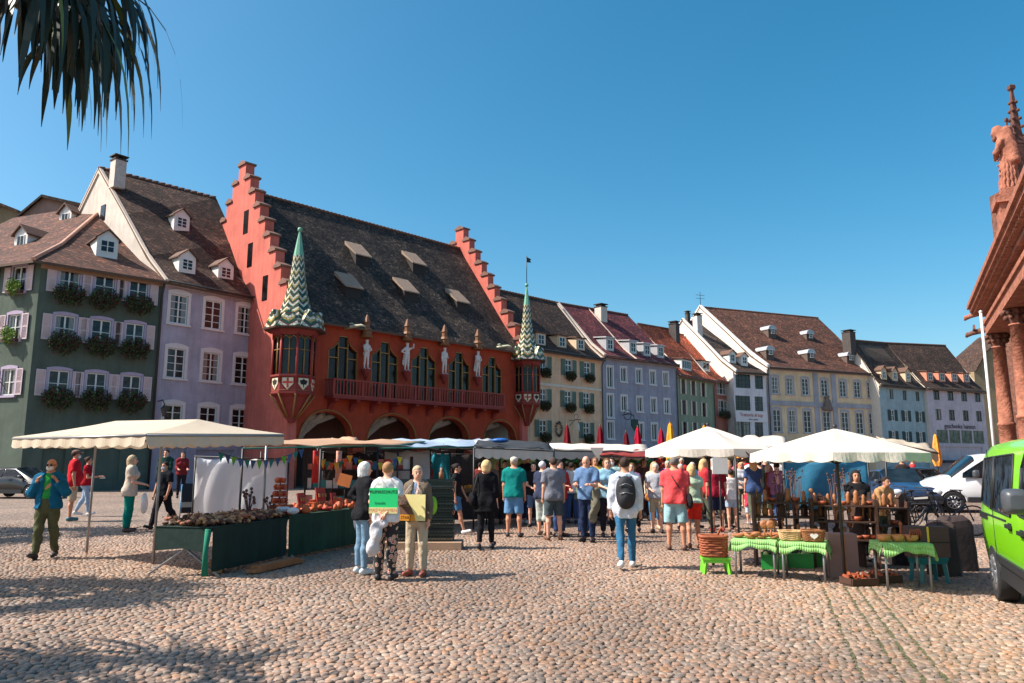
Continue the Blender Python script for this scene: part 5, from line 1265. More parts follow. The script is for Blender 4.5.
cu = [P.fp(992.7, 342, 1.0)[0], P.fp(1012, 335, 1.0)[0]]; sp_ = cu[1]-cu[0]
b = MB(); b.bb((1.5, 2.0, -.3), (Wd, 7, zcap)); b.build('wall', tile_mat('sandstone_blocks', (156, 100, 82), (136, 88, 72), (90, 60, 50), .9, .42), pr)
for i in range(5):
    x = cu[0]+i*sp_*1.0
    b = MB(); r = .36; b.lathe([(r*1.3, 0), (r*1.3, .3), (r*1.2, .32), (r*1.2, 1.6), (r*1.3, 1.62), (r*1.3, 1.72), (r*1.12, 1.75), (r*1.12, 3.6), (r*1.2, 3.62), (r*1.2, 3.72), (r, 3.8), (r*.86, zcap-.75), (r*1.0, zcap-.74), (r*1.0, zcap-.68), (r*.86, zcap-.66)], (x, 1.25, 0), 18)
    b.build('column', SAND, pr)
    b = MB(); b.lathe([(r*.86, -.65), (r*1.0, -.5), (r*1.3, -.3), (r*1.15, -.28), (r*1.5, -.08), (r*1.5, 0)], (x, 1.25, zcap), 12, 0, False)
    for k in range(10):
        a = 2*PI*k/10; 
        for zz, rr in ((-.38, r*1.22), (-.14, r*1.5)): b.ball((x+rr*math.cos(a), 1.25+rr*math.sin(a), zcap+zz), (.11, .11, .12), 6, 4)
    b.build('capital', SANDD, pr)
    b = MB(); x2 = x+sp_*.5; b.bb((x2-.22, 1.75, 0), (x2+.22, 1.998, zcap)); b.build('pilaster', SANDD, pr)
# gargoyles at the corner
for (px, py) in ((972, 312), (973, 331)):
    u, z = P.fp(px+9, py, .6); b = MB(); b.tube([(1.2, 1.2, z), (.3, .5, z+.02), (-.5, .2, z+.05), (-.9, .05, z)], [.14, .16, .14, .1], 8); b.ball((-.95, .02, z+.04), (.17, .14, .14), 8, 6); b.prism([(-.3, z+.1), (.5, z+.12), (.3, z+.4)], 'y', .2, .3); b.ball((-1.15, -.03, z-.02), (.14, .1, .09), 6, 4); b.build('gargoyle', SANDD if py > 320 else SAND, pr)
# parapet, raking gable, pinnacles
u_s, zfoot = P.fp(1000, 192, .9)
for i, (zz, hw) in enumerate(((ztop+.002, .95), (ztop+.9, .7), (zfoot-.7, .85), (zfoot-.35, .6))):
    nxt = [ztop+.9, zfoot-.7, zfoot-.35, zfoot][i]; b = MB(); b.bb((u_s-hw, .5+(.95-hw), zz), (u_s+hw, 2.4-(.95-hw), nxt-.002)); b.build('pedestal', SAND, pr)
ux, zx = P.fp(1004, 232, .3); uy, zy = P.fp(1024, 188, .3)
b = MB(); k_ = (zy-zx)/(uy-ux); 
for off, yo in ((0, .15), (-.35, .3), (-.75, .5)): b.prism([(ux-.0, zx+off-.18), (Wd, zx+k_*(Wd-ux)+off-.18), (Wd, zx+k_*(Wd-ux)+off), (ux-.0, zx+off)], 'y', yo, 5)
b.prism([(ux+.5, ztop), (Wd, ztop), (Wd, zx+k_*(Wd-ux)-.9), (ux+.5, zx+k_*.5-.9)], 'y', .9, 5); b.build('raking_gable', SAND, pr)
def pinnacle(p, z0, h_, w_, par, nm='pinnacle', m=SANDD):
    b = MB(); b.box((p[0], p[1], z0+h_*.2), (w_, w_, h_*.4)); b.lathe([(w_*.55, h_*.4), (w_*.62, h_*.42), (w_*.4, h_*.5), (w_*.12, h_*.93), (w_*.3, h_*.95), (w_*.28, h_*.98), (.01, h_)], (p[0], p[1], z0), 4, 0, False, PI/4)
    for k in range(5):
        for q in range(4):
            a = PI/4+q*PI/2; r = w_*.45*(1-k/6)+.05; b.ball((p[0]+r*math.cos(a), p[1]+r*math.sin(a), z0+h_*(.5+.08*k)), (w_*.14,)*3, 5, 4)
    for q in range(4): a = q*PI/2; b.prism([(-w_*.4, 0), (w_*.4, 0), (0, w_*.8)], 'y', -.05, .05) if False else None
    return b.build(nm, m, par)
u1_, z1_ = P.fp(981, 262, 1.2); pinnacle((u1_, 1.3), ztop, 2.6, .35, pr); u1_, z1_ = P.fp(984, 262, 2.2); pinnacle((u1_+1.2, 2.0), ztop, 1.3, .5, pr)
t = thing('stone_saint_statue', 'red sandstone statue of a hooded robed figure looking down from the porch parapet', 'statue', P.wpt(u_s, 1.3, zfoot), P.rz)
S = SDF(); S.cone((0, 0, .1), (0, 0, 1.1), .32, .26, .08); S.cone((0, 0, 1.1), (0, -.03, 2.0), .26, .29, .08, sq=.8); S.cone((.0, -.05, 2.0), (0, -.15, 2.4), .3, .18, .1); S.ell((0, -.24, 2.55), (.2, .24, .27), .06); S.cone((0, .08, 2.5), (.05, .25, 1.2), .2, .24, .08)
S.cone((-.3, -.05, 2.0), (-.38, -.2, 1.5), .12, .1, .05); S.cone((-.38, -.2, 1.5), (-.05, -.38, 1.6), .1, .07, .04); S.cone((.3, -.05, 2.0), (.36, -.25, 1.55), .12, .1, .05); S.cone((.36, -.25, 1.55), (.02, -.4, 1.4), .09, .07, .04)
for k in range(16): a = -PI/2+(k-7.5)*.4; S.cone((.36*math.cos(a), .34*math.sin(a), .05), (.25*math.cos(a+.25), .22*math.sin(a+.25), 1.45+.2*math.sin(k*2.3)), .055, .035, .02)
for k in range(5): S.cone((-.3+.02*k, -.2, 1.5-.16*k), (.28, -.27+.02*k, 1.25-.2*k), .035, .03, .015)
r = S.mesh(.026, [lambda X, Y, Z: .0-Z]); oset(arr_mesh('figure', r[0], r[1], SAND, .01), 'figure', t, rz=-.5).scale = (1.12, 1.12, 1.12)
b = MB(); b.ball((0, -.4, 2.5), (.12, .1, .16), 8, 6); b.build('face', SANDD, t)
# tall dark gothic pinnacle further back on the minster
pp = Vector(aty(1018, 150, 46)); t = thing('minster_pinnacle', 'dark weathered gothic pinnacle with crockets rising behind the stone statue', 'pinnacle', (pp.x, 46, 0))
_, _, zt_ = aty(1018, 84, 46); _, _, zb_ = aty(1018, 190, 46)
dkm = mat('sooty_sandstone', (96, 60, 50), rough=.9, var=.35, vs=2, bump=.6, bs=8)
b = MB(); b.box((0, 0, zb_/2), (2.6, 2.6, zb_)); b.build('shaft', SANDD, t); pinnacle((0, 0), zb_, zt_-zb_, .85, t, 'spirelet', dkm)
for sx_ in (-.75, .75): pinnacle((sx_, -.3), zb_, (zt_-zb_)*.66, .42, t, 'spirelet', dkm)
# flagpole
a = aty(993.4, 440, 30); t = thing('white_flagpole', 'thin white flagpole standing in front of the sandstone columns', 'flagpole', (a[0], 30, 0)); _, _, zt_ = aty(979, 312, 30)
b = MB(); b.tube([(0, 0, 0), (0, 0, zt_)], [.068, .05], 10); b.ball((0, 0, zt_), .07); b.build('pole', mat('flagpole_white', (226, 224, 222), rough=.4), t)
# ================================================================== MARKET
CANV = mat('canvas_offwhite', (210, 194, 172), rough=.9, var=.07, vs=1.2, bump=.2, bs=30, trans=.18, spec=.1)
CANW = mat('canvas_white', (220, 208, 194), rough=.9, var=.04, vs=1.5, bump=.2, bs=30, trans=.15, spec=.1)
CANT = mat('canvas_tan', (196, 160, 132), rough=.9, var=.08, trans=.25, spec=.1)
STEEL = mat('steel_tube', (150, 150, 152), rough=.4, metal=.7, var=.1); DARKM = mat('dark_metal', (44, 42, 42), rough=.5, var=.15)
WOOD = mat('turned_wood', (166, 106, 66), rough=.55, var=.25, vs=9, bump=.2); WOODD = mat('dark_wood', (76, 50, 38), rough=.7, var=.3, vs=7, bump=.3); WOODR = mat('red_wood', (168, 84, 52), rough=.6, var=.3, vs=9)
DKG = mat('cloth_darkgreen', (20, 44, 36), rough=.9, var=.2, vs=3, bump=.4, bs=8)
def V3(p): return Vector(p)
def panel(b, A, B_, C, D, n=6, m=4, sag=.04, mi=0, seed=0):   # A-B front edge, D-C back edge
    A, B_, C, D = map(V3, (A, B_, C, D)); rnd = random.Random(seed); g_ = []; o_ = len(b.v)
    for j in range(m+1):
        for i in range(n+1):
            u, v = i/n, j/m; p = A.lerp(B_, u).lerp(D.lerp(C, u), v); p.z -= sag*4*v*(1-v)*(.6+.4*math.cos(u*n*2*PI/max(2, n/2)))+rnd.uniform(-.3, .3)*sag*.3*(0 < i < n and 0 < j < m); g_.append(b.vt(p))
    for j in range(m):
        for i in range(n): a = o_+j*(n+1)+i; b.idf((a, a+1, a+n+2, a+n+1), mi, True)
def valance(b, A, B_, drop=.2, per=.22, mi=0, amp=.035, out=.018):
    A, B_ = V3(A), V3(B_); ln = (B_-A).length; n = max(2, int(ln/per)); d = (B_-A)/ln; o = Vector((d.y, -d.x, 0))
    pt = []
    for i in range(n*6+1):
        f = i/(n*6); p = A.lerp(B_, f); q = p+o*(out*math.sin(f*n*PI*1.7)+.01); q.z -= drop-amp+amp*abs(math.sin(f*n*PI)); pt.append((p+Vector((0, 0, .0)), q))
    for (a, c_), (d_, e) in zip(pt, pt[1:]): b.face([a, c_, e, d_], mi)
def tent(name, label, cors, ridge, m, posts=True, plist=None, drop=.22, per=.25, group=None, cat='market awning', vm=None, sag=.05):
    """cors: FL, FR, BR, BL; ridge: two points between left pair and right pair"""
    o = V3(cors[0]); o.z = 0; t = thing(name, label, cat, o, 0, group); q = [V3(c_)-o for c_ in cors]; r = [V3(x)-o for x in ridge]
    b = MB(); FL, FR, BR, BL = q; panel(b, FL, FR, r[1], r[0], sag=sag, n=8); panel(b, BR, BL, r[0], r[1], sag=sag, n=8)
    panel(b, BL, FL, r[0], r[0], 4, 3, sag); panel(b, FR, BR, r[1], r[1], 4, 3, sag)
    b.build('canopy', m, t)
    b = MB()
    for a, c_ in ((FL, FR), (FR, BR), (BR, BL), (BL, FL)): valance(b, a, c_, drop, per)
    b.build('valance', vm or m, t)
    b = MB()
    for a, c_ in ((FL, FR), (FR, BR), (BR, BL), (BL, FL), (r[0], r[1])): b.tube([a-Vector((0, 0, .03)), c_-Vector((0, 0, .03))], .02, 6)
    b.build('frame', STEEL, t)
    for (x, y_) in plist or (): b = MB(); b.tube([(x-o.x, y_-o.y, 0), (x-o.x, y_-o.y, 2.2)], .022, 6); b.build('post', STEEL, t)
    if posts and not plist:
        for p in q:
            pi = p*.97+((FL+BR)/2)*.03; b = MB(); b.tube([(pi.x, pi.y, 0), (pi.x, pi.y, p.z-.03)], .022, 6); b.build('post', STEEL, t)
    return t
def parasol(name, label, c, R, ze, zp, m, group=None, n=8, ph=0.2, drop=.13, foot=True):
    t = thing(name, label, 'market umbrella', (c[0], c[1], 0), 0, group); b = MB()
    pt = lambda k, f=1: (R*f*math.cos(ph+2*PI*k/n), R*f*math.sin(ph+2*PI*k/n))
    for k in range(n):
        mm = 5
        for i in range(mm):
            f0, f1 = i/mm, (i+1)/mm; z = lambda f, s_: zp+(ze-zp)*(f**1.08)-s_*.06*math.sin(PI*f); 
            a0, a1, m0, m1 = pt(k, f0), pt(k+1, f0), pt(k+.5, f0*math.cos(PI/n)*.995), pt(k+.5, f1*math.cos(PI/n)*.995); c0, c1 = pt(k, f1), pt(k+1, f1)
            if i == 0: b.face([(0, 0, zp), (*c0, z(f1, 0)), (*m1, z(f1, .6))], 0, smooth=True); b.face([(0, 0, zp), (*m1, z(f1, .6)), (*c1, z(f1, 0))], 0, smooth=True); continue
            b.face([(*a0, z(f0, 0)), (*c0, z(f1, 0)), (*m1, z(f1, .6)), (*m0, z(f0, .6))], 0, smooth=True); b.face([(*m0, z(f0, .6)), (*m1, z(f1, .6)), (*c1, z(f1, 0)), (*a1, z(f0, 0))], 0, smooth=True)
    b.build('canopy', m, t); b = MB()
    for k in range(n): valance(b, (*pt(k), ze), (*pt(k+1), ze), drop, .3, 0, .03)
    b.build('valance', m, t); b = MB(); b.tube([(0, 0, 0), (0, 0, zp-.02)], .024, 8); b.ball((0, 0, zp+.03), .035); b.build('pole', DARKM, t)
    for k in range(n): b = MB(); b.tube([(0, 0, zp-.05), (*pt(k, .99), ze-.03)], .011, 4); b.tube([(0, 0, ze-.15), (*pt(k, .5), (zp+ze)/2-.06)], .009, 4); b.build('rib', DARKM, t)
    if foot: b = MB(); b.lathe([(.28, 0), (.28, .05), (.06, .08), (.04, .3)], n=12); b.build('foot', DARKM, t)
    return t
def scatter_copies(src, pts, label, group, zr=None):
    tree = _tree(src); out = []
    for (x, y_, z, r, s_) in pts:
        c_ = copy_thing(src, (x, y_, z), r, label, group, tree); c_.scale = (s_, s_, s_); out.append(c_)
    return out
# ---------------------------------------------------------------- left stall
tent('cream_awning', 'wide cream market awning with a scalloped edge, held up over the left stall', [(-8.9, 13.6, 2.1), (-5.3, 11.05, 2.07), (-3.95, 13.2, 2.14), (-7.5, 15.7, 2.12)], [(-7.4, 14.2, 2.42), (-5.2, 12.6, 2.36)], CANV, sag=.02, drop=.2, per=.34, plist=[(-5.92, 12.9), (-7.9, 14.5), (-4.5, 14.0)])
def table_cloth_stall(name, label, c0, c1, depth, h, mc, endflap=True, skirt=.68, legs=True):
    c0, c1 = V3((*c0, 0)), V3((*c1, 0)); d = (c1-c0); L = d.length; rz = math.atan2(d.y, d.x); t = thing(name, label, 'market table', c0, rz)
    b = MB(); b.bb((0, .0, h-.03), (L, depth, h)); b.build('table_top', WOODD, t)
    b = MB(); n = int(L/.09)
    for s_ in (0,):
        for i in range(n):
            f0, f1 = i/n, (i+1)/n; w0, w1 = .018*math.sin(i*1.3)+.012*math.sin(i*2.9), .018*math.sin((i+1)*1.3)+.012*math.sin((i+1)*2.9)
            b.face([(L*f0, -.012, h), (L*f1, -.012, h), (L*f1, -.03-w1, h-skirt), (L*f0, -.03-w0, h-skirt)], 0, smooth=True)
    b.bb((-.02, -.02, h+.002), (L+.02, depth+.02, h+.012))
    if endflap: b.face([(-.012, -.01, h), (-.012, depth, h), (-.03, depth-.03, h-.34), (-.02, depth*.5, h-.3), (-.03, .03, h-.36)], 0)
    o = b.build('cloth', mc, t)
    for x in (.08, L-.08):
        b = MB(); b.tube([(x, .05, h-.04), (x, depth+.15, 0)], .017, 6); b.build('leg', STEEL, t); b = MB(); b.tube([(x, depth-.05, h-.04), (x, -.12, 0)], .017, 6); b.build('leg', STEEL, t)
    return t
T1 = table_cloth_stall('market_table', 'nearest dark green draped table of the left stall, its crossed steel legs showing', (-4.4, 11.4), (-3.9, 13.4), .95, .7, DKG, skirt=.62)
T2 = table_cloth_stall('market_table', 'long dark green draped table of the left stall, loaded with orange goods', (-3.88, 13.45), (-2.75, 16.7), .85, .73, mat('cloth_green', (24, 58, 42), rough=.9, var=.45, vs=1.5, bump=.4, bs=8))
def on_tab(T, u, v, z): q = Matrix.Rotation(T.rotation_euler.z, 3, 'Z') @ Vector((u, v, z)); return q+T.location
b = MB(); b.tube([(0, 0, 0.03), (-.01, .0, .36), (.01, .01, .69)], [.05, .035, .045], 7); t = b.build('cloth_corner', mat('cloth_teal', (24, 120, 92), rough=.9, bump=.4, bs=10), None, (-4.44, 11.33, .0)); tag(t, 'bright teal strip of cloth hanging at the near corner of the left table', 'cloth strip')
t = thing('wooden_plank', 'long wooden plank lying on the cobbles under the left table', 'plank', (-3.75, 12.3, .02), 1.3); b = MB(); b.bb((-.6, -.1, 0), (.75, .1, .05)); b.bb((-.5, -.09, .051), (.6, .08, .09)); b.build('board', WOOD, t)
t = thing('small_price_box', 'small tan box marked with a dark figure standing under the left table', 'box', (-4.5, 11.95, 0), .2); b = MB(); b.bb((-.09, -.1, .0), (.09, .1, .2)); b.build('carton', mat('cardboard_tan', (176, 132, 92)), t); b = MB(); b.bb((-.012, -.105, .06), (.012, -.101, .14)); b.build('print', DARKM, t)
# goods: dried natural bundles, wooden crafts
def bundle(seed, cols, s=.09, n=70):
    rnd = random.Random(seed); b = MB(); [b.ball((rnd.uniform(-s, s), rnd.uniform(-s, s)*.8, rnd.uniform(.015, .06)), (rnd.uniform(.03, .06), rnd.uniform(.025, .05), rnd.uniform(.018, .035)), 7, 5, rnd.randrange(3)) for _ in range(9)]; leaf_clump(b, (0, 0, .05), (s*1.2, s, s*.5), 26, .02, 0, rnd, len(cols)); return b.mesh('bundle', cols)
drc = [mat('dried_brown', (158, 100, 72), var=.3), mat('dried_straw', (196, 148, 108), var=.25), mat('dried_dark', (92, 60, 48), var=.3)]
orc = [mat('goods_orange', (196, 92, 44), rough=.6, var=.25), mat('goods_red', (164, 48, 34), rough=.6, var=.25), mat('goods_amber', (206, 138, 72), rough=.6, var=.2)]
src = [tag(oset(bundle(i, drc, .1+.02*i), 'dried_bundle'), 'rough brown dried bundle heaped with others on the nearest dark green table', 'dried bundle', 'dried bundles on the near table') for i in range(3)]
rnd = random.Random(4); pts = []
for i in range(84):
    q = on_tab(T1, rnd.uniform(.08, 1.98), rnd.uniform(.08, .88), .715+rnd.choice((0, 0, .05))); pts.append((q.x, q.y, q.z, rnd.uniform(0, 6), rnd.uniform(.8, 1.25)))
for i, s_ in enumerate(src): s_.location = pts[i][:3]
for k in range(3): scatter_copies(src[k], pts[3+k::3], src[k]['label'], src[k]['group'])
# orange wares: small turned cups, jars, apples
def ware(kind, mi):
    b = MB()
    if kind == 0: b.lathe([(.035, 0), (.05, .03), (.045, .09), (.03, .1), (.03, .12), (.005, .125)], n=9)
    elif kind == 1: b.lathe([(.03, 0), (.07, .02), (.08, .05), (.07, .052), (.05, .02)], n=10)
    elif kind == 2: b.lathe([(.01, 0), (.04, .02), (.05, .05), (.035, .085), (.008, .09)], n=8)
    else: b.bb((-.05, -.03, 0), (.05, .03, .14)); b.bb((-.055, -.035, .141), (.055, .035, .155))
    return b.mesh('ware', [orc[mi % 3]])
lab = ['small orange turned cup standing on the long green table', 'small red wooden bowl lying on the long green table', 'round amber fruit-like ware on the long green table', 'little red box standing among the wares on the long green table']
gr_ = ['orange cups on the long green table', 'red bowls on the long green table', 'round amber wares on the long green table', 'little red boxes on the long green table']
catg = ['cup', 'bowl', 'ware', 'box']; nms = ['wooden_cup', 'wooden_bowl', 'round_ware', 'small_box']
for k in range(4):
    me = ware(k, k+(k == 2)); 
    for i in range(34 if k < 3 else 14):
        q = on_tab(T2, rnd.uniform(.05, 3.05), rnd.uniform(.04, .75), 0.743); o = oset(me, nms[k], None, q, rnd.uniform(0, 6)); s_ = rnd.uniform(.8, 1.3); o.scale = (s_,)*3; tag(o, lab[k], catg[k], gr_[k])
t = thing('tiered_display', 'tall tiered display of orange and red wares rising above the left stall table', 'display stand', on_tab(T2, .35, .45, 0.743), .3)
b = MB(); b.tube([(0, 0, 0), (0, 0, .62)], .015, 6); b.build('rod', DARKM, t)
for i in range(5):
    b = MB(); r_ = .17-.022*i; b.lathe([(r_, 0), (r_+.01, .02), (r_, .022)], (0, 0, .06+.12*i), 12)
    for k in range(9): a = k*.7+i; b.ball((r_*.75*math.cos(a), r_*.75*math.sin(a), .12+.12*i), .045, 6, 4, 1+k % 2)
    b.build('tier', [WOODR, orc[0], orc[1]], t)
for i, (u, v, hh, rz_) in enumerate(((1.1, .5, .34, .1), (1.75, .5, .42, -.15), (2.3, .55, .3, .2))):
    t = thing('display_board', ['small', 'tall', 'square'][i]+' red backed display board leaning among the orange wares', 'display board', on_tab(T2, u, v, 0.743), T2.rotation_euler.z+rz_); b = MB(); b.box((0, 0, hh/2), (.26, .025, hh), 0, rx=-.2); b.build('board', orc[1], t)
    b = MB()
    for k in range(6): b.box((-.08+.08*(k % 3), -.035+.0, hh*(.3+.35*(k//3))), (.05, .02, .07), 0, rx=-.2)
    tag(b.build('samples', WOOD, t), kind='stuff')
# figures on the near table
for i, (u, v) in enumerate(((1.7, .45), (1.95, .6), (2.1, .3))):
    t = thing('straw_ornament', ['tall dark poppy head ornament', 'low brown straw ornament with a round disc', 'bushy dark straw ornament'][i]+' at the far end of the nearest table', 'ornament', on_tab(T1, u-.1, v, .715)); b = MB()
    for k in range(7): a = k*.9; b.tube([(0, 0, 0), (.04*math.cos(a), .04*math.sin(a), .2), (.09*math.cos(a), .09*math.sin(a), .3+.03*k-.07*i)], .006, 4); b.ball((.09*math.cos(a), .09*math.sin(a), .32+.03*k-.07*i), .028, 6, 4)
    b.build('stems', mat('dried_dark', (0, 0, 0)), t); b = MB(); b.lathe([(.08, 0), (.1, .05), (.07, .12), (.03, .14)], n=10); b.build('pot', WOODD, t)
t = thing('white_bag', 'crumpled white plastic bag of goods at the join of the two left tables', 'bag', on_tab(T2, .1, .12, 0.743)); S = SDF()
for k in range(8): S.ell((.17*math.sin(k*1.9), .08*math.cos(k*2.3), .05+.02*(k % 3)), (.08, .06, .05), .03)
r = S.mesh(.015); oset(arr_mesh('bag', r[0], r[1], mat('plastic_white', (214, 214, 216), rough=.4), .008), 'bag', t)
# white cloth wall with wrinkles
def hanging(name, label, cat, A, B_, ztop, zbot, m, waves=5, amp=.05, rag=.0, thick=.006):
    A, B_ = V3((*A, 0)), V3((*B_, 0)); d = B_-A; L = d.length; t = thing(name, label, cat, A, math.atan2(d.y, d.x)); b = MB(); n, mm = 24, 10; rr = random.Random(int(L*100))
    g_ = []
    for j in range(mm+1):
        for i in range(n+1):
            u, v = i/n, j/mm; w_ = amp*math.sin(u*waves*2*PI+v*1.2)*v+amp*.5*math.sin(u*waves*4.3+v*5); zt = ztop[0]+(ztop[1]-ztop[0])*u-.06*abs(math.sin(u*waves*PI)); zb_ = zbot[0]+(zbot[1]-zbot[0])*u+rag*math.sin(u*9)
            g_.append(b.vt((L*u+(v-.5)*rag, w_, zt+(zb_-zt)*v)))
    for j in range(mm):
        for i in range(n): a = j*(n+1)+i; b.idf((a, a+n+1, a+n+2, a+1), 0, True)
    o = b.build('sheet', m, t); md = o.modifiers.new('thickness', 'SOLIDIFY'); md.thickness = thick
    b = MB(); b.tube([(-.03, 0, ztop[0]), (L+.03, 0, ztop[1])], .015, 6)
    for x, z in ((0, ztop[0]), (L, ztop[1])): b.tube([(x, .0, 0), (x, 0, z)], .018, 6)
    b.build('rail', DARKM, t); return t
hanging('white_sheet', 'large white sheet hung as a windbreak behind the left stall', 'sheet', (-6.65, 16.1), (-4.75, 16.3), (1.78, 1.72), (.45, .5), mat('sheet_white', (238, 236, 238), rough=.85, var=.03, trans=.35), 3, .05, .05)
hanging('grey_white_sheet', 'narrow pale grey cloth hung between the posts right of the pennants', 'sheet', (-3.35, 20.0), (-2.15, 20.2), (1.95, 2.0), (.6, .6), mat('sheet_grey', (206, 200, 200), rough=.85, var=.05, trans=.15), 2, .05)
hanging('turquoise_cloth', 'bright turquoise cloth hanging in the stall behind the stacked crates', 'cloth', (-2.55, 23), (-1.85, 23), (1.95, 1.95), (.7, .7), mat('cloth_turquoise', (30, 142, 164), rough=.85), 3, .04)
hanging('pale_green_cloth', 'pale green cloth draped across the back of the middle stall', 'cloth', (-.7, 23.6), (.75, 23.9), (2.02, 2.0), (.9, .9), mat('cloth_palegreen', (170, 196, 130), rough=.85), 2, .07)
t = thing('orange_price_card', 'blank orange card on a stick behind the white haired woman', 'card', (-3.35, 15.4, 0)); b = MB(); b.box((0, 0, 1.3), (.26, .015, .24), ry=.25); b.build('card', mat('card_orange', (226, 128, 66), rough=.8), t); b = MB(); b.tube([(0, .02, .8), (0, .02, 1.25)], .01, 5); b.build('stick', DARKM, t)
# posts and thin covers of the second stall row
def cover(name, label, pts, m, posts=(), beam=None, pm=DARKM, cat='market awning', val=None, drop=.12, thick=.012, sag=.05, per=.2):
    o = V3(pts[0]); o.z = 0; t = thing(name, label, cat, o); q = [V3(p)-o for p in pts]; b = MB(); panel(b, *q, 10, 5, sag); rn_ = random.Random(len(label)); b.v = [(v[0], v[1]+rn_.uniform(-.03, .03), v[2]+rn_.uniform(-.035, .05)) for v in b.v]; sh = b.build('sheet', m, t); md = sh.modifiers.new('thickness', 'SOLIDIFY'); md.thickness = thick
    if val: b = MB(); valance(b, q[0], q[1], drop, per, 0, .06); b.build('valance', val, t)
    b = MB(); 
    for a, c_ in zip(q, q[1:]+q[:1]): b.tube([a-Vector((0, 0, .03)), c_-Vector((0, 0, .03))], .018, 6)
    b.build('beam', beam or pm, t)
    for (x, y_) in posts:
        p = Vector((x, y_, 0))-o; b = MB(); b.tube([(p.x, p.y, 0), (p.x, p.y, q[0].z-.03)], .024, 6); b.build('post', pm, t)
    return t
TEAL = mat('painted_teal', (28, 120, 100), rough=.5)
a0, a1, a2, a3 = aty(243, 447, 15), aty(398, 444, 18.5), aty(425, 440.5, 22), aty(262, 439.5, 19)
cover('tan_cover', 'thin tan canvas cover with teal edge rails over the second stall', [a0, a1, a2, a3], CANT, [(a0[0], a0[1]), (a1[0], a1[1]), (a3[0], a3[1]), (-3.9, 15.6)], TEAL)
a0, a1, a2, a3 = aty(378, 447, 18), aty(487, 446, 21), aty(480, 439, 25), aty(392, 440, 22)
cover('blue_grey_tarp', 'wrinkled blue grey tarpaulin stretched over the stall behind the crates', [a0, a1, a2, a3], mat('tarp_bluegrey', (150, 166, 184), rough=.6, var=.15, vs=4, bump=.6, bs=6), [(a0[0], a0[1]), (a1[0], a1[1])], TEAL, sag=.12)
a0, a1, a2, a3 = aty(474, 446.5, 19.5), aty(554, 450, 20.5), aty(548, 442.5, 24), aty(478, 440, 23)
cover('black_awning', 'black awning with a white scalloped valance above the shoppers in the middle', [a0, a1, a2, a3], mat('awning_black', (40, 42, 46), rough=.8, var=.15), [(a0[0], a0[1]), (a1[0], a1[1])], None, val=CANW, drop=.3, per=.24)
t = tag(MB().ball((0, 0, .06), (.26, .16, .07), 10, 6).build('blue_bundle', mat('tarp_blue', (36, 92, 160), rough=.5, bump=.8, bs=9), None, aty(500, 442.5, 22)), 'rolled bright blue tarp bundle lying on top of the black awning', 'tarp')
a0, a1, a2, a3 = aty(540, 449.5, 22), aty(652, 452, 25), aty(646, 445, 30), aty(552, 443, 28)
cover('white_awning', 'long white awning with scalloped edge over the produce stall', [a0, a1, a2, a3], CANW, [(a0[0], a0[1]), (a1[0], a1[1])], None, val=CANW, drop=.28, per=.45, sag=.02)
t = thing('white_pennant', 'white pointed cloth flag hanging from the middle of the long white awning', 'flag', aty(597, 451, 22.4)); b = MB(); b.prism([(-.2, .1), (.2, .1), (.05, -.3)], 'y', -.01, .01); b.build('cloth', CANW, t)
for i_, (xa, ya, xb, c_, l_) in enumerate(((-5.3, 21.5, -3.4, (44, 38, 36), 'dark brown cloth closing the back of the second stall'), (-2.9, 27, -.2, (52, 44, 40), 'dark cloth closing the back of the stall behind the tarpaulin'), (0.0, 28.5, 2.6, (36, 56, 44), 'dark green cloth closing the back under the black awning'), (2.8, 29.5, 6.0, (70, 40, 36), 'dark maroon cloth behind the long white awning'), (6.4, 31, 10.5, (60, 56, 44), 'dark olive cloth far behind the crowd under the left umbrella'))): hanging('added_shade_sheet', l_, 'cloth', (xa, ya), (xb, ya+.4), (1.95, 1.95), (.1, .1), fab(c_), 4, .06)  # dark sheets added to stand for the deep shade under the awnings
a0, a1, a2, a3 = aty(318, 447, 20), aty(362, 446, 20.5), aty(356, 436.5, 23), aty(322, 440, 23); cover('peach_cover', 'small peach coloured canvas peak rising behind the teal edged cover', [a0, a1, a2, a3], mat('canvas_peach', (222, 176, 140), rough=.9, trans=.25), [(a0[0], a0[1])], sag=.1)
a0, a1, a2, a3 = aty(440, 448, 20), aty(500, 449, 21), aty(492, 439.5, 24), aty(446, 441, 24); cover('grey_plastic_sheet', 'creased pale grey plastic sheet between the blue grey tarpaulin and black awning', [a0, a1, a2, a3], mat('plastic_grey', (196, 198, 202), rough=.4, var=.2, vs=5, bump=.8, bs=5), [(a1[0], a1[1])], sag=.15)
a0, a1, a2, a3 = aty(600, 455, 21), aty(652, 457, 22), aty(650, 450, 26), aty(604, 449, 26); cover('red_awning', 'low dark red awning peeking below the end of the long white awning', [a0, a1, a2, a3], mat('canvas_red', (150, 50, 40), rough=.8, trans=.2), [(a1[0], a1[1])], sag=.05)
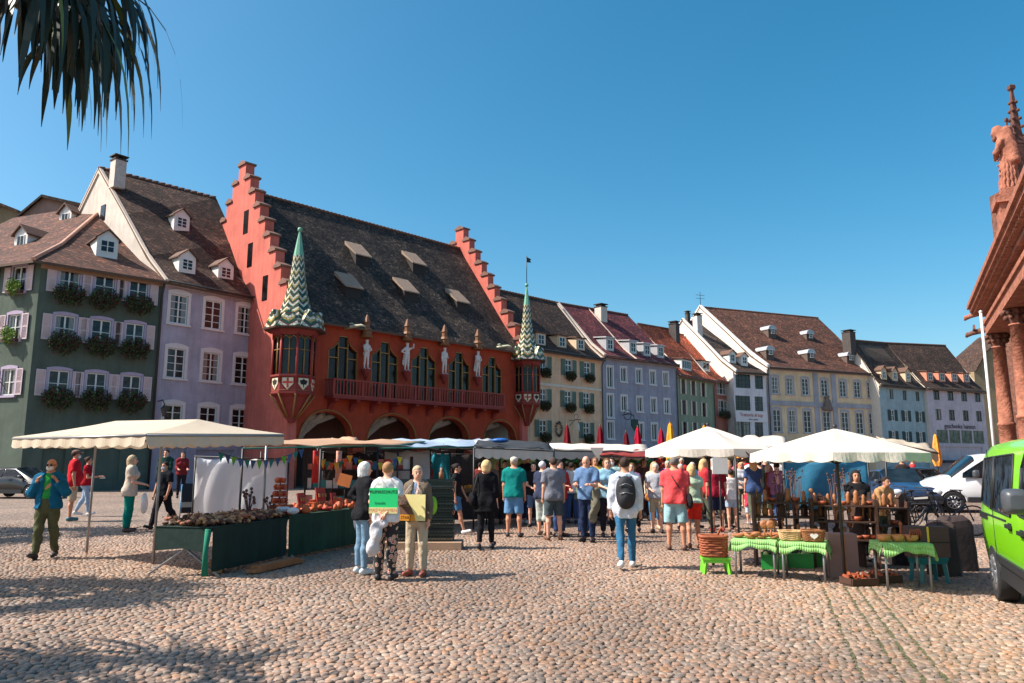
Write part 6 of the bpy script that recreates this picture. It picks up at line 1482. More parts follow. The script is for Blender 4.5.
# strings of pennants
def bunting(name, label, A, B_, cols, n, s=.13):
    A, B_ = V3(A), V3(B_); t = thing(name, label, 'bunting', A); b = MB(); pt = [A.lerp(B_, i/n)-A-Vector((0, 0, .18*math.sin(PI*i/n))) for i in range(n+1)]; b.tube(pt, .006, 4); b.build('cord', DARKM, t); d = (B_-A).normalized()
    for i in range(n):
        m_ = (pt[i]+pt[i+1])/2; b = MB(); w_ = d*s*.5; z = Vector((0, 0, 1)); y_ = Vector((d.y, -d.x, 0))*.004
        P_ = [m_-w_, m_+w_, m_-z*s*1.35+Vector((d.y, -d.x, 0))*.03*math.sin(i*2.1)]
        b.face([p+y_ for p in P_]); b.face([p-y_ for p in P_][::-1]); b.build('pennant', mat('pennant_%d_%d_%d' % cols[i % len(cols)], cols[i % len(cols)], rough=.8, trans=.3), t)
    return t
bunting('pennant_string', 'string of blue, teal and lime pennants across the white sheet', aty(218, 452, 12.6), aty(304, 448.5, 14.0), [(40, 128, 120), (64, 90, 130), (108, 178, 48), (80, 104, 150)], 14, .11)
bunting('pennant_string', 'string of orange, yellow and red pennants over the long green table', aty(316, 455, 16), aty(352, 454, 16.5), [(206, 84, 40), (222, 160, 48), (60, 110, 90)], 8, .13)
bunting('pennant_string', 'string of red and blue pennants behind the white haired woman', aty(348, 454, 17.2), aty(402, 456, 18), [(204, 60, 44), (60, 96, 140), (214, 200, 60), (180, 50, 50)], 11, .13)
# stall interior furniture behind the left tables
t = thing('dark_shelf_unit', 'dark open shelf unit holding small wares behind the long green table', 'shelf', (-5.0, 18.6, 0), .25)
for z in (.55, 1.0, 1.45): b = MB(); b.bb((0, 0, z), (2.6, .35, z+.03)); b.build('shelf', mat('shelf_black', (38, 34, 36)), t)
for x in (0, 1.3, 2.58): b = MB(); b.bb((x-.02, 0, 0), (x+.02, .35, 1.8)); b.build('upright', mat('shelf_black', (0, 0, 0)), t)
rr = random.Random(2); b = MB()
for z in (.58, 1.03, 1.48):
    for k in range(16): w_ = rr.uniform(.04, .09); x = .1+k*.155; b.bb((x-w_, .05, z+.002), (x+w_, .25, z+rr.uniform(.1, .3)), rr.randrange(4))
tag(b.build('shelf_wares', [mat('ware_pink', (200, 130, 120)), orc[1], mat('ware_teal', (60, 130, 130)), mat('ware_white', (210, 204, 200))], t), kind='stuff')
for i, (x, y_, c_) in enumerate(((-4.15, 16.2, (196, 60, 56)), (-3.75, 16.6, (214, 150, 130)))):
    t = thing('hanging_garment', ['red striped', 'pale pink'][i]+' garment hanging from the second stall frame', 'garment', (x, y_, 1.98)); b = MB(); b.tube([(0, 0, 0), (0, 0, -.1)], .006, 4); b.build('hanger', DARKM, t); b = MB(); b.tube([(0, 0, -.08), (0, 0, -.3), (0, 0, -.75)], [.14, .13, .17], 10, flat=.4); b.build('cloth', fab(c_), t)
# crates: two stacks on a stone plinth
t = thing('stone_plinth', 'low pale stone slabs under the stacked crates', 'plinth', (-1.72, 15.0, 0), .0); b = MB(); b.box((0, .25, .07), (1.5, .75, .14)); b.build('slab', mat('plinth_stone', (170, 138, 112), rough=.9, bump=.4), t)
def crate_mesh(w, d, h, m):
    b = MB(); t_ = .012
    b.bb((-w/2, -d/2, 0), (w/2, d/2, t_))
    for sg in (-1, 1):
        for z0, z1 in ((.02, .045), (h-.035, h)): b.bb((-w/2, sg*d/2-t_/2, z0), (w/2, sg*d/2+t_/2, z1)); b.bb((sg*w/2-t_/2, -d/2+t_, z0), (sg*w/2+t_/2, d/2-t_, z1))
        n = 9
        for i in range(n+1): x = -w/2+w*i/n; b.bb((x-.01, sg*d/2-t_/2-.001, .045), (x+.01, sg*d/2+t_/2, h-.035))
        for i in range(7): y_ = -d/2+.02+(d-.04)*i/6; b.bb((sg*w/2-t_/2-.001, y_-.01, .045), (sg*w/2+t_/2, y_+.01, h-.035))
        b.bb((-w/2+.02, sg*(d/2-.02)-.004, .05), (w/2-.02, sg*(d/2-.02)+.004, h*.62))
    return b.mesh('crate', m)
crm = crate_mesh(.56, .38, .145, mat('crate_black', (34, 44, 36), rough=.6, var=.25))
for st, (x, y_) in enumerate(((-2.02, 15.25), (-1.43, 15.25))):
    for k in range(8):
        o = oset(crm, 'plastic_crate', None, (x+random.uniform(-.015, .015), y_+random.uniform(-.015, .015), .142+k*.148), random.uniform(-.03, .03)+.05)
        tag(o, 'dark green plastic crate, '+['lowest', 'second', 'third', 'fourth', 'fifth', 'sixth', 'seventh', 'topmost'][k]+' of the '+['left', 'right'][st]+' stack', 'crate', 'plastic crates in the two stacks')
t = thing('wooden_figure', 'small wooden bottle-shaped ware standing on the right crate stack', 'ware', (-1.4, 15.25, 1.328)); b = MB(); b.lathe([(.05, 0), (.05, .12), (.02, .17), (.025, .22)], n=9); b.build('body', WOOD, t)
# middle stall counters with produce crates
def counter(label, x0, y0, x1, y1, c_, h=.85):
    t = thing('market_counter', label, 'market counter', (x0, y0, 0), math.atan2(y1-y0, x1-x0)); L = math.hypot(x1-x0, y1-y0); b = MB(); b.bb((0, 0, h-.03), (L, .8, h)); b.build('top', WOODD, t); b = MB(); n = int(L/.15)
    for i in range(n): b.face([(L*i/n, -.01, h), (L*(i+1)/n, -.01, h), (L*(i+1)/n, -.03-.02*math.sin(i+1), .15), (L*i/n, -.03-.02*math.sin(i), .15)], 0, smooth=True)
    b.build('drape', fab(c_), t); 
    for x in (.1, L-.1): b = MB(); b.tube([(x, .4, 0), (x, .4, h-.03)], .03, 6); b.build('trestle', DARKM, t)
    return t
C1 = counter('dark draped produce counter in front of the pale green cloth', -2.4, 20.5, .9, 21.4, (60, 50, 48)); C2 = counter('long dark red draped counter under the long white awning', 1.0, 23.0, 4.6, 24.6, (110, 52, 40))
cols = [((60, 150, 60), 'green'), ((206, 60, 40), 'red'), ((226, 150, 50), 'orange'), ((196, 200, 60), 'yellow'), ((170, 60, 60), 'dark red'), ((90, 130, 50), 'leafy green')]
pcm = crate_mesh(.5, .36, .12, mat('crate_wood', (150, 110, 74), rough=.8))
for j, C in enumerate((C1, C2)):
    for i in range(6):
        c_, nm = cols[i]; q = on_tab(C, .35+i*.55, .4, .852); t = thing('produce_crate', 'shallow crate of %s produce on the %s counter' % (nm, ['dark', 'dark red'][j]), 'produce crate', q, C.rotation_euler.z); oset(pcm, 'crate', t); b = MB(); rr = random.Random(i+j*9)
        for _ in range(34): b.ball((rr.uniform(-.2, .2), rr.uniform(-.14, .14), rr.uniform(.05, .17)), .04, 6, 4)
        tag(b.build('produce', mat('produce_%d_%d_%d' % c_, c_, rough=.5, var=.3, vs=20), t), kind='stuff')
for i in range(9):     # bouquets and green hanging things below the white awning
    x = 1.9+i*.42; t = thing('plant_bouquet', 'bright green bunch, %s from the left under the long white awning' % ['first', 'second', 'third', 'fourth', 'fifth', 'sixth', 'seventh', 'eighth', 'ninth'][i], 'bouquet', (x, 23.9+i*.17, 1.4), 0, 'green bunches under the white awning')
    b = MB(); leaf_clump(b, (0, 0, .15), (.22, .2, .28), 90, .07, 0, random.Random(i), 1); b.build('leaves', mat('bright_green', (30, 150, 84), rough=.6, var=.3) if i % 3 != 1 else mat('produce_206_60_40', (0, 0, 0)), t); b = MB(); b.tube([(0, 0, -.55), (0, 0, .1)], .02, 5); b.build('stalk', LEAF[0], t)
# closed parasols in front of the houses
def closed_parasol(px, py, D, c_, label, zb=.9):
    p = aty(px, py, D); t = thing('closed_parasol', label, 'parasol', (p[0], D, 0), 0, 'closed red parasols' if c_[0] < 200 and c_[1] < 100 else None); zt = p[2]; b = MB(); nn = 12; prof = [(.02, zt), (.07, zt-.12), (.12, zt-.5), (.17, zt-1.1), (.19, zt-1.5), (.12, zt-1.75)]
    rings = []
    for r_, z in prof: rings.append([b.vt((r_*(1+.28*(k % 2))*math.cos(2*PI*k/nn), r_*(1+.28*(k % 2))*math.sin(2*PI*k/nn), z)) for k in range(nn)])
    for i in range(len(rings)-1):
        for k in range(nn): b.idf((rings[i][k], rings[i][(k+1) % nn], rings[i+1][(k+1) % nn], rings[i+1][k]))
    b.build('cover', fab(c_), t); b = MB(); b.tube([(0, 0, 0), (0, 0, zt+.08)], .03, 6); b.build('pole', WOODD, t); return t
for i, (px, py, c_, l_) in enumerate(((567, 425, (110, 28, 36), 'closed dark red parasol directly below the round inn sign'), (600, 426, (118, 26, 36), 'closed dark red parasol between the cream and the blue grey house'), (626, 432, (96, 26, 34), 'closed maroon parasol half hidden before the blue grey house'), (637.5, 427, (176, 24, 50), 'closed crimson parasol before the middle of the blue grey house'), (661, 429, (160, 26, 48), 'closed crimson parasol beside the tall yellow one'))): closed_parasol(px, py, 33, c_, l_)
closed_parasol(670, 422.5, 31, (232, 160, 52), 'closed yellow parasol standing tallest beside the white umbrella'); closed_parasol(704, 425, 36, (224, 150, 56), 'closed orange yellow parasol peeking over the white umbrella'); closed_parasol(935, 434, 42, (236, 160, 72), 'closed orange parasol beside the lime green van')
# lamp ornament in front of blue house
t = thing('wrought_iron_sign', 'curled wrought iron sign with a dark shield before the blue grey house', 'hanging sign', bl.wpt(bl.fp(622, 430)[0], -.1, bl.fp(622, 424)[1]), bl.rz); b = MB(); b.tube([(0, 0, .9), (.0, -.9, 1.0), (0, -1.5, .8), (0, -1.6, .3)], .05, 6)
for k in range(12): a = k*.5; b.tube([(0, -.7+.5*math.cos(a), .9+.5*math.sin(a)), (0, -.7+.5*math.cos(a+.5), .9+.5*math.sin(a+.5))], .035, 5)
b.build('bracket', mat('wrought_iron', (0, 0, 0)), t); b = MB(); b.prism([(-.5, .4), (-.5, -.2), (0, -.8), (.5, -.2), (.5, .4)], 'y', -1.66, -1.56); b.build('shield', mat('sign_darkgreen', (40, 70, 60)), t)
# ---------------------------------------------------------------- umbrellas on the right
parasol('market_umbrella', 'left big white market umbrella, its dark pole beside the wicker hamper', (3.28, 12.75), 1.08, 1.86, 2.25, CANW, ph=.1, foot=False)
parasol('market_umbrella', 'right big white market umbrella, above the woodcraft stall', (4.6, 10.85), 1.18, 1.78, 2.13, CANW, ph=.35, foot=False)
a0, a1, a2, a3 = aty(703, 455.5, 12.2), aty(747, 455.5, 12.0), aty(741, 444, 12.4), aty(704, 444, 12.5)
t = thing('tan_flap', 'plain tan cloth flap hanging from the left big white umbrella', 'cloth', a0); q = [V3(p)-V3(a0) for p in (a0, a1, a2, a3)]; b = MB(); panel(b, *q, 6, 3, .02); o = b.build('cloth', CANT, t); o.modifiers.new('thickness', 'SOLIDIFY').thickness = .01
a0, a1, a2, a3 = aty(735, 448, 17), aty(790, 448, 17.5), aty(785, 436, 21), aty(742, 437, 21); cover('white_back_awning', 'white awning between the two big umbrellas, further back', [a0, a1, a2, a3], CANW, [(a0[0], a0[1]), (a1[0], a1[1])])
a0, a1, a2, a3 = aty(734, 459, 20), aty(790, 459.5, 20), aty(790, 454, 22), aty(736, 453, 22); cover('yellow_awning', 'strip of yellow orange awning above the crowd between the big umbrellas', [a0, a1, a2, a3], mat('canvas_yellow', (232, 164, 56), rough=.8, trans=.3), [(a0[0], a0[1])])
a0, a1, a2, a3 = aty(884, 441, 17), aty(938, 452, 17.5), aty(930, 445, 21), aty(876, 437, 21); cover('beige_awning', 'small sloping beige awning behind the right umbrella', [a0, a1, a2, a3], CANV, [(a0[0], a0[1])], val=CANT, drop=.25)
t = thing('notice_panel', 'plain white panel standing above the heads under the left umbrella', 'panel', (5.0, 18.5, 0)); b = MB(); b.bb((-.17, -.02, 1.38), (.2, .02, 1.82)); b.build('panel', WHITE, t); b = MB(); b.tube([(0, .03, 0), (0, .03, 1.38)], .02, 6); b.build('post', DARKM, t)
t = thing('driftwood_branch', 'crooked dark branch tied below the right umbrella edge', 'branch', aty(752, 458, 11.8)); b = MB(); b.tube([(-.2, 0, -.05), (0, 0, .0), (.22, 0, .04), (.42, 0, .1), (.55, 0, .22)], [.02, .035, .03, .025, .01], 6); b.tube([(0, 0, 0), (-.1, 0, .1)], .012, 5); b.tube([(.2, 0, .03), (.35, 0, -.1)], .014, 5); b.build('wood', WOODD, t)
# blue tarp behind the woodcraft stall
hanging('blue_tarp', 'mottled blue tarpaulin hung behind the woodcraft stall', 'tarpaulin', (4.95, 14.0), (6.45, 13.9), (1.74, 1.74), (.8, .8), mat('tarp_teal', (52, 120, 150), rough=.6, var=.25, vs=3, bump=.5, bs=6), 2, .05)
# low folding tables with green cloths
GCL = mat('cloth_apple', (140, 190, 112), rough=.85, var=.08, vs=4, bump=.3, bs=9)
def low_table(label, clabel, c0, w, d, h, rz):
    t = thing('folding_table', label, 'table', (c0[0], c0[1], 0), rz); b = MB(); b.bb((0, 0, h-.025), (w, d, h)); b.build('table_top', WOOD, t)
    for x in (.03, w-.03):
        for y_ in (.04, d-.04): b = MB(); b.tube([(x, y_, 0), (x, y_, h-.026)], .017, 8); b.build('leg', STEEL, t)
    c_ = thing('tablecloth', clabel, 'tablecloth', (c0[0], c0[1], h), rz); b = MB(); n = 20
    def edge(A, B_, out, dr):
        for i in range(n):
            f0, f1 = i/n, (i+1)/n; q = lambda f: V3(A).lerp(V3(B_), f); wv = lambda f: .025*math.sin(f*8+dr*40)+.012*math.sin(f*19+dr*11); dd = lambda f: dr*(1+.22*math.sin(f*7+dr*9)+.15*math.sin(f*13))
            p0, p1 = q(f0), q(f1); m0 = p0+V3(out)*(.02+wv(f0)*.5); m1 = p1+V3(out)*(.02+wv(f1)*.5); e0 = p0+V3(out)*(.03+wv(f0)); e1 = p1+V3(out)*(.03+wv(f1)); m0.z -= dd(f0)*.5; m1.z -= dd(f1)*.5; e0.z -= dd(f0); e1.z -= dd(f1)
            b.face([p0, m0, m1, p1], 0, smooth=True); b.face([m0, e0, e1, m1], 0, smooth=True)
    z = .008; edge((-.01, -.01, z), (w+.01, -.01, z), (0, -1, 0), .13); edge((w+.01, -.01, z), (w+.01, d, z), (1, 0, 0), .17); edge((w+.01, d, z), (-.01, d, z), (0, 1, 0), .12); edge((-.01, d, z), (-.01, -.01, z), (-1, 0, 0), .14)
    b.face([(-.01, -.01, z), (w+.01, -.01, z), (w+.01, d, z), (-.01, d, z)]); o = b.build('cloth', GCL, c_); o.modifiers.new('thickness', 'SOLIDIFY').thickness = .004
    return t
LT1 = low_table('left low folding table in front of the woodcraft stall', 'apple green cloth on the left low folding table, under the wooden plates', (3.24, 11.46), .6, .6, .53, -.42)
LT2 = low_table('right low folding table in front of the woodcraft stall', 'apple green cloth on the right low folding table, under the wicker baskets', (3.82, 11.12), .6, .6, .53, -.42)
LT3 = low_table('small folding table with trestle legs near the lime green van', 'apple green cloth on the small table near the lime green van', (4.86, 10.2), .6, .5, .6, -.12)
# baskets
def basket(name, label, loc, rz, w, d, h, m, flare=1.15, rows=9, stakes=11, handle=False, heart=False, lid=False, group=None):
    t = thing(name, label, 'basket', loc, rz, group); b = MB()
    def pt(f, s_, k=.5): a = 2*PI*f; cx, cy = math.cos(a), math.sin(a); e = .45; return (w/2*s_*math.copysign(abs(cx)**e, cx), d/2*s_*math.copysign(abs(cy)**e, cy))
    NP = stakes*4
    for j in range(rows):
        z = .01+h*(j+.5)/rows; s_ = (1+(flare-1)*(j+.5)/rows)
        ring = []
        for i in range(NP+1):
            x, y_ = pt(i/NP, s_*(1+.035*math.sin(i*PI/2+j*PI))); ring.append((x, y_, z))
        b.tube(ring, h/rows*.46, 5, cap=False)
    ring = [(*pt(i/NP, flare*1.02), h) for i in range(NP+1)]; b.tube(ring, h/rows*.7, 6, cap=False); b.build('weave', m, t)
    b = MB()
    for i in range(stakes*2): x, y_ = pt(i/(stakes*2), .985); x2, y2 = pt(i/(stakes*2), flare*.985); b.tube([(x, y_, 0), (x2, y2, h)], .007, 4)
    b.build('stakes', m, t); b = MB(); b.prism([pt(i/16, .95) for i in range(16)], 'z', 0, .012); b.build('bottom', m, t)
    if handle: b = MB(); b.tube([(w*.5*flare*math.cos(PI*i/10), 0, h+.13*math.sin(PI*i/10)) for i in range(11)], .011, 6); b.build('handle', m, t)
    if lid: b = MB(); b.tube([(w*.2, d*.3, h), (w*.35, d*.3, h+.1), (w*.38, 0, h+.13)], .018, 6); b.build('lid_peg', m, t)
    if heart: b = MB(); pl = [(.05*math.sin(a)**3*1.1, .045*(13*math.cos(a)-5*math.cos(2*a)-2*math.cos(3*a)-math.cos(4*a))/16) for a in [2*PI*i/20 for i in range(20)]]; b.prism(pl, 'y', -.006, .006); b.build('heart', WHITE, t, (0, -d/2*flare-.01, h*.55))
    return t
WK1 = mat('wicker_pale', (206, 168, 122), rough=.7, var=.3, vs=20); WK2 = mat('wicker_brown', (150, 96, 58), rough=.7, var=.35, vs=20); WK3 = mat('wicker_red', (156, 84, 52), rough=.7, var=.3, vs=20)
q = on_tab(LT2, .13, .2, .545); basket('wicker_basket', 'pale peeled willow basket on the green cloth, left of the brown one', q, -.2, .27, .22, .13, WK1)
q = on_tab(LT2, .44, .17, .545); basket('wicker_basket', 'brown wicker basket with a white heart on the green cloth', q, -.25, .27, .22, .15, WK2, heart=True)
def stool(label, x, y_, w, h, c_, rz=0):
    t = thing('plastic_stool', label, 'stool', (x, y_, 0), rz); m = mat('plastic_%d_%d_%d' % c_, c_, rough=.4); b = MB(); b.bb((-w/2, -.15, h-.035), (w/2, .15, h)); b.bb((-w/2+.01, -.14, h-.08), (w/2-.01, .14, h-.036)); b.build('seat', m, t)
    for sx_ in (-1, 1):
        for sy in (-1, 1): b = MB(); x0 = sx_*(w/2-.045); y0 = sy*.11; b.tube([(x0, y0, h-.081), (x0+sx_*.025, y0+sy*.02, 0)], [.038, .03], 4, smooth=False); b.build('leg', m, t)
    return t
a = gnd(718, 574); stool('lime green plastic stool under the big wicker hamper', a[0], a[1]+.12, .42, .24, (116, 206, 52), -.1)
basket('wicker_hamper', 'tall reddish wicker hamper standing on the lime green stool', (a[0]-.02, a[1]+.12, .242), -.1, .37, .3, .3, WK3, 1.05, 8, 10, lid=True)
# wooden plates, hearts and boards on the left low table
rr = random.Random(11)
for i in range(11):
    q = on_tab(LT1, .05+.055*i, rr.uniform(.1, .5), .545+.012*(i % 3)); t = thing('wooden_bowl', 'shallow turned wooden bowl in the pile on the left green cloth', 'bowl', q, rr.uniform(0, 6), 'wooden bowls piled on the left green cloth'); b = MB(); r_ = rr.uniform(.06, .1); b.lathe([(r_*.5, 0), (r_*.9, .02), (r_, .045), (r_*.93, .045), (r_*.5, .012)], n=14); b.build('bowl', WOOD, t); t.rotation_euler.x = rr.uniform(-.5, .5)
for i in range(2):
    q = on_tab(LT1, .44+.09*i, .2, .55); t = thing('wooden_paddle', ['left', 'right'][i]+' of two upright round wooden paddles between bowls and pale basket', 'paddle', q, -.1); b = MB(); b.lathe([(.02, -.008), (.062, -.006), (.062, .006), (.02, .008)], n=16); o = b.build('blade', WOODR if False else WOOD, t, (0, 0, .2)); o.rotation_euler = (PI/2-.1, 0, 0); b = MB(); b.tube([(0, 0, 0), (0, 0, .15)], .012, 6); b.build('handle', WOOD, t)
for i in range(3):
    q = on_tab(LT3, .09+.17*i, .22, .612); t = thing('wooden_bowl', ['left', 'middle', 'right'][i]+' deep wooden bowl on the small green table near the van', 'bowl', q); b = MB(); r_ = .085; b.lathe([(r_*.7, 0), (r_, .04), (r_*.98, .09), (r_*.9, .09), (r_*.85, .03)], n=16); b.build('bowl', mat('bowl_amber', (206, 132, 76), rough=.5, var=.2, vs=9), t)
t = thing('wooden_rack', 'rack of leaning reddish wooden boards on the small green table', 'rack', on_tab(LT3, .42, .2, .612), .1); 
for k in range(6): b = MB(); b.lathe([(.0, -.006), (.075, -.006), (.075, .006), (.0, .006)], n=14); o = b.build('board', WOODR, t, (.03*k, .01*k, .09)); o.rotation_euler = (PI/2, 0, .9+.08*k)
b = MB(); b.bb((-.02, -.05, 0), (.22, .1, .015)); b.build('base', WOODD, t); t = thing('wooden_post_toy', 'upright turned wooden stick on the small green table', 'stick', on_tab(LT3, .36, .36, .612)); b = MB(); b.lathe([(.03, 0), (.02, .02), (.018, .2), (.028, .22), (.01, .25)], n=8); b.build('stick', WOODR, t)
t = thing('yellow_ruler', 'thin upright yellow strip beside the brown suitcase', 'strip', on_tab(LT3, .62, .15, .612)); b = MB(); b.bb((-.012, -.004, 0), (.012, .004, .2)); b.build('strip', mat('yellow_paint', (214, 176, 60)), t)
t = thing('brown_suitcase', 'brown fabric box standing open behind the small green table', 'box', (5.85, 11.0, .342), -.1); b = MB(); b.bb((-.27, -.1, .0), (.27, .1, .42)); b.build('case', mat('case_brown', (98, 72, 68), rough=.8), t); b = MB(); b.bb((-.275, -.105, .2), (.275, .105, .215)); b.build('seam', DARKM, t)
stool('teal plastic stool beneath the brown box near the van', 5.85, 11.0, .42, .34, (22, 112, 118), .1)
# dark bulky bags and bins beside the van
for i, (x, y_, w, h_, c_, l_) in enumerate(((6.45, 11.7, .2, .75, (60, 44, 40), 'tall dark brown covered box standing between the brown box and the lime van'), (6.95, 12.2, .24, .8, (52, 38, 36), 'wide dark brown covered bin right behind the rear of the lime van'), (6.5, 12.9, .24, .6, (40, 34, 36), 'black covered box behind the tall brown one'))):
    t = thing('covered_box', l_, 'covered box', (x, y_, 0)); b = MB(); R_ = []; nn = 44
    for j in range(10):
        v = j/9; s_ = (1-.1*v)*(1 if j < 8 else (.93 if j == 8 else .6)); zz = h_*min(1, v*1.06)+(.02 if j == 9 else 0); ring = []
        for k in range(nn):
            a_ = 2*PI*k/nn; ca, sa_ = math.cos(a_), math.sin(a_); f = 1+.035*math.sin(k*2.1+i)*(1-v)+.02*math.sin(k*.9+j*1.3); ring.append(b.vt((w*s_*f*math.copysign(abs(ca)**.35, ca), w*.8*s_*f*math.copysign(abs(sa_)**.35, sa_), zz+.02*math.sin(k*.7+i*2)*(j > 7))))
        R_.append(ring)
    for j in range(9):
        for k in range(nn): b.idf((R_[j][k], R_[j][(k+1) % nn], R_[j+1][(k+1) % nn], R_[j+1][k]), 0, j < 7)
    b.idf(R_[-1]); b.build('cover', mat('sack_%d' % c_[0], c_, rough=.8, var=.3, bump=.5, bs=9), t); b = MB(); b.tube([(w*.97*math.cos(q_*PI/2+PI/4), w*.78*math.sin(q_*PI/2+PI/4), h_*.62) for q_ in range(5)], .008, 4); b.build('cord', DARKM, t)
# green trays on the ground
for i in range(3):
    a = gnd(782+i*27, 571-i*1.5); t = thing('green_tray', ['left', 'middle', 'right'][i]+' deep green plastic tray on the cobbles under the low tables', 'tray', (a[0], a[1]+.35, 0), -.3); b = MB(); w_ = .37 if i < 2 else .34
    for sg in (-1, 1): b.bb((-w_/2, sg*.2-.008, 0), (w_/2, sg*.2+.008, .2)); b.bb((sg*w_/2-.008, -.19, 0), (sg*w_/2+.008, .19, .2)); b.bb((-w_/2-.01, sg*.21-.012, .201), (w_/2+.01, sg*.21+.012, .222))
    b.bb((-w_/2+.01, -.19, 0), (w_/2-.01, .19, .012)); b.build('tray', mat('plastic_green', (34, 140, 60), rough=.4, var=.1), t); b = MB(); rr = random.Random(i)
    for _ in range(22): b.ball((rr.uniform(-.14, .14), rr.uniform(-.15, .15), rr.uniform(.1, .24)), rr.uniform(.03, .05), 6, 4, rr.randrange(2))
    tag(b.build('vegetables', [mat('veg_pale', (176, 186, 120)), mat('veg_dark', (60, 70, 40))], t), kind='stuff')
# woodcraft racks inside the right stall
def rack(label, x, y_, rz, w, hs_, items, seed, cat='rack'):
    t = thing('wooden_display_rack', label, cat, (x, y_, 0), rz); rr = random.Random(seed)
    for z in hs_: b = MB(); b.bb((0, 0, z), (w, .32, z+.025)); b.build('shelf', WOODD, t)
    for x_ in (0, w): b = MB(); b.bb((x_-.02, 0, 0), (x_+.02, .32, hs_[-1]+.12)); b.build('upright', WOODD, t)
    return t
def wares(t, w, hs_, seed, n, lbl, grp):
    rr = random.Random(seed); R = t.rotation_euler.z
    mes = []
    for k in range(4):
        b = MB()
        if k == 0: b.lathe([(.03, 0), (.045, .05), (.03, .12), (.036, .16), (.01, .2)], n=8)
        elif k == 1: b.lathe([(.05, 0), (.075, .03), (.08, .07), (.07, .07), (.045, .015)], n=10)
        elif k == 2: b.bb((-.045, -.03, 0), (.045, .03, .13)); b.prism([(-.06, .131), (.06, .131), (0, .19)], 'y', -.04, .04)
        else: b.tube([(0, 0, 0), (0, 0, .16)], .012, 6); b.ball((0, 0, .19), (.04, .012, .05), 8, 5)
        mes.append(b.mesh('wooden_ware', (WOOD, WOODR, WOODD, WOOD)[k]))
    for z in hs_:
        for i in range(n):
            q = Matrix.Rotation(R, 3, 'Z') @ Vector((.06+(w-.12)*i/(n-1), .1+rr.uniform(-.04, .12), z+.027)); k = rr.randrange(4)
            o = oset(mes[k], ['wooden_bottle', 'wooden_bowl', 'wooden_birdhouse', 'wooden_spoon'][k], None, t.location+q, rr.uniform(0, 6)); s_ = rr.uniform(.8, 1.2); o.scale = (s_,)*3
            tag(o, ['turned wooden bottle', 'small wooden bowl', 'tiny wooden birdhouse', 'upright wooden spoon'][k]+' '+lbl, ['bottle', 'bowl', 'birdhouse', 'spoon'][k], ['wooden bottles', 'wooden bowls', 'tiny birdhouses', 'wooden spoons'][k]+' '+grp)
for (l_, x, y_, rz_, w, hs_, sd_, n) in (('low dark rack full of woodcraft behind the left low table', 4.0, 12.75, -.2, 1.1, (.45, .75, .98), 1, 9), ('tall dark rack of woodcraft in front of the blue tarpaulin', 4.85, 12.5, -.25, .95, (.42, .7, .95), 2, 9), ('small rack of turned wood at the shaded right side of the stall', 5.65, 12.5, .1, .8, (.35, .62, .9), 3, 7)):
    t = rack(l_, x, y_, rz_, w, hs_, None, sd_); wares(t, w, hs_, sd_, n, 'on the '+l_.split(' ')[0]+(' rack behind the left low table', ' rack before the blue tarpaulin', ' rack at the right of the stall')[sd_-1], 'on the '+('low rack', 'tall rack', 'small rack')[sd_-1])
t = thing('pink_box', 'plain mauve carton standing between the low tables and the stall pole', 'carton', (4.85, 11.5, 0), -.2); b = MB(); b.bb((-.2, -.15, 0), (.2, .15, .62)); b.build('carton', mat('carton_mauve', (150, 116, 112)), t); b = MB(); b.bb((-.03, -.153, .0), (.03, -.1505, .62)); b.build('tape', WOOD, t)
for i, (x, y_, l_) in enumerate(((5.2, 11.0, 'low red brown crate of wooden offcuts under the small green table'), (4.75, 10.75, 'flat tray of orange wooden pieces on the ground beside the stall pole'))):
    t = thing('offcut_crate', l_, 'crate', (x, y_, 0), .2); b = MB(); b.bb((-.2, -.14, 0), (.2, .14, .02)); 
    for sg in (-1, 1): b.bb((-.2, sg*.14-.01, .021), (.2, sg*.14+.01, .1)); b.bb((sg*.2-.01, -.13, .021), (sg*.2+.01, .13, .1))
    b.build('crate', WOODD, t); b = MB(); rr = random.Random(i)
    for _ in range(16): b.box((rr.uniform(-.15, .15), rr.uniform(-.1, .1), rr.uniform(.05, .15)), (.1, .03, .03), rz=rr.uniform(0, 3), ry=rr.uniform(-.5, .5))
    tag(b.build('offcuts', WOODR, t), kind='stuff')
for i, (x, y_) in enumerate(((4.6, 13.3), (4.95, 13.5), (5.6, 13.4), (5.9, 13.5))):
    t = thing('dried_branch_bunch', 'bunch of bare dark twigs, %s from the left before the blue tarpaulin' % ordn[i], 'twigs', (x, y_, 0), 0, 'twig bunches before the blue tarpaulin'); b = MB(); rr = random.Random(i+20)
    for k in range(12): a = rr.uniform(0, 6.28); p1 = (.06*math.cos(a), .06*math.sin(a), .9); p2 = (.2*math.cos(a)*rr.random(), .2*math.sin(a), 1.25+rr.random()*.3); b.tube([(0, 0, .3), p1, p2], [.012, .009, .004], 4); b.ball(p2, .02, 5, 4)
    b.build('twigs', mat('dried_dark', (0, 0, 0)), t); b = MB(); b.lathe([(.1, 0), (.12, .3), (.1, .45), (.07, .45)], n=10); b.build('vase', DARKM, t)
for i, (x, y_) in enumerate(((-7.5, 14.0), )): pass
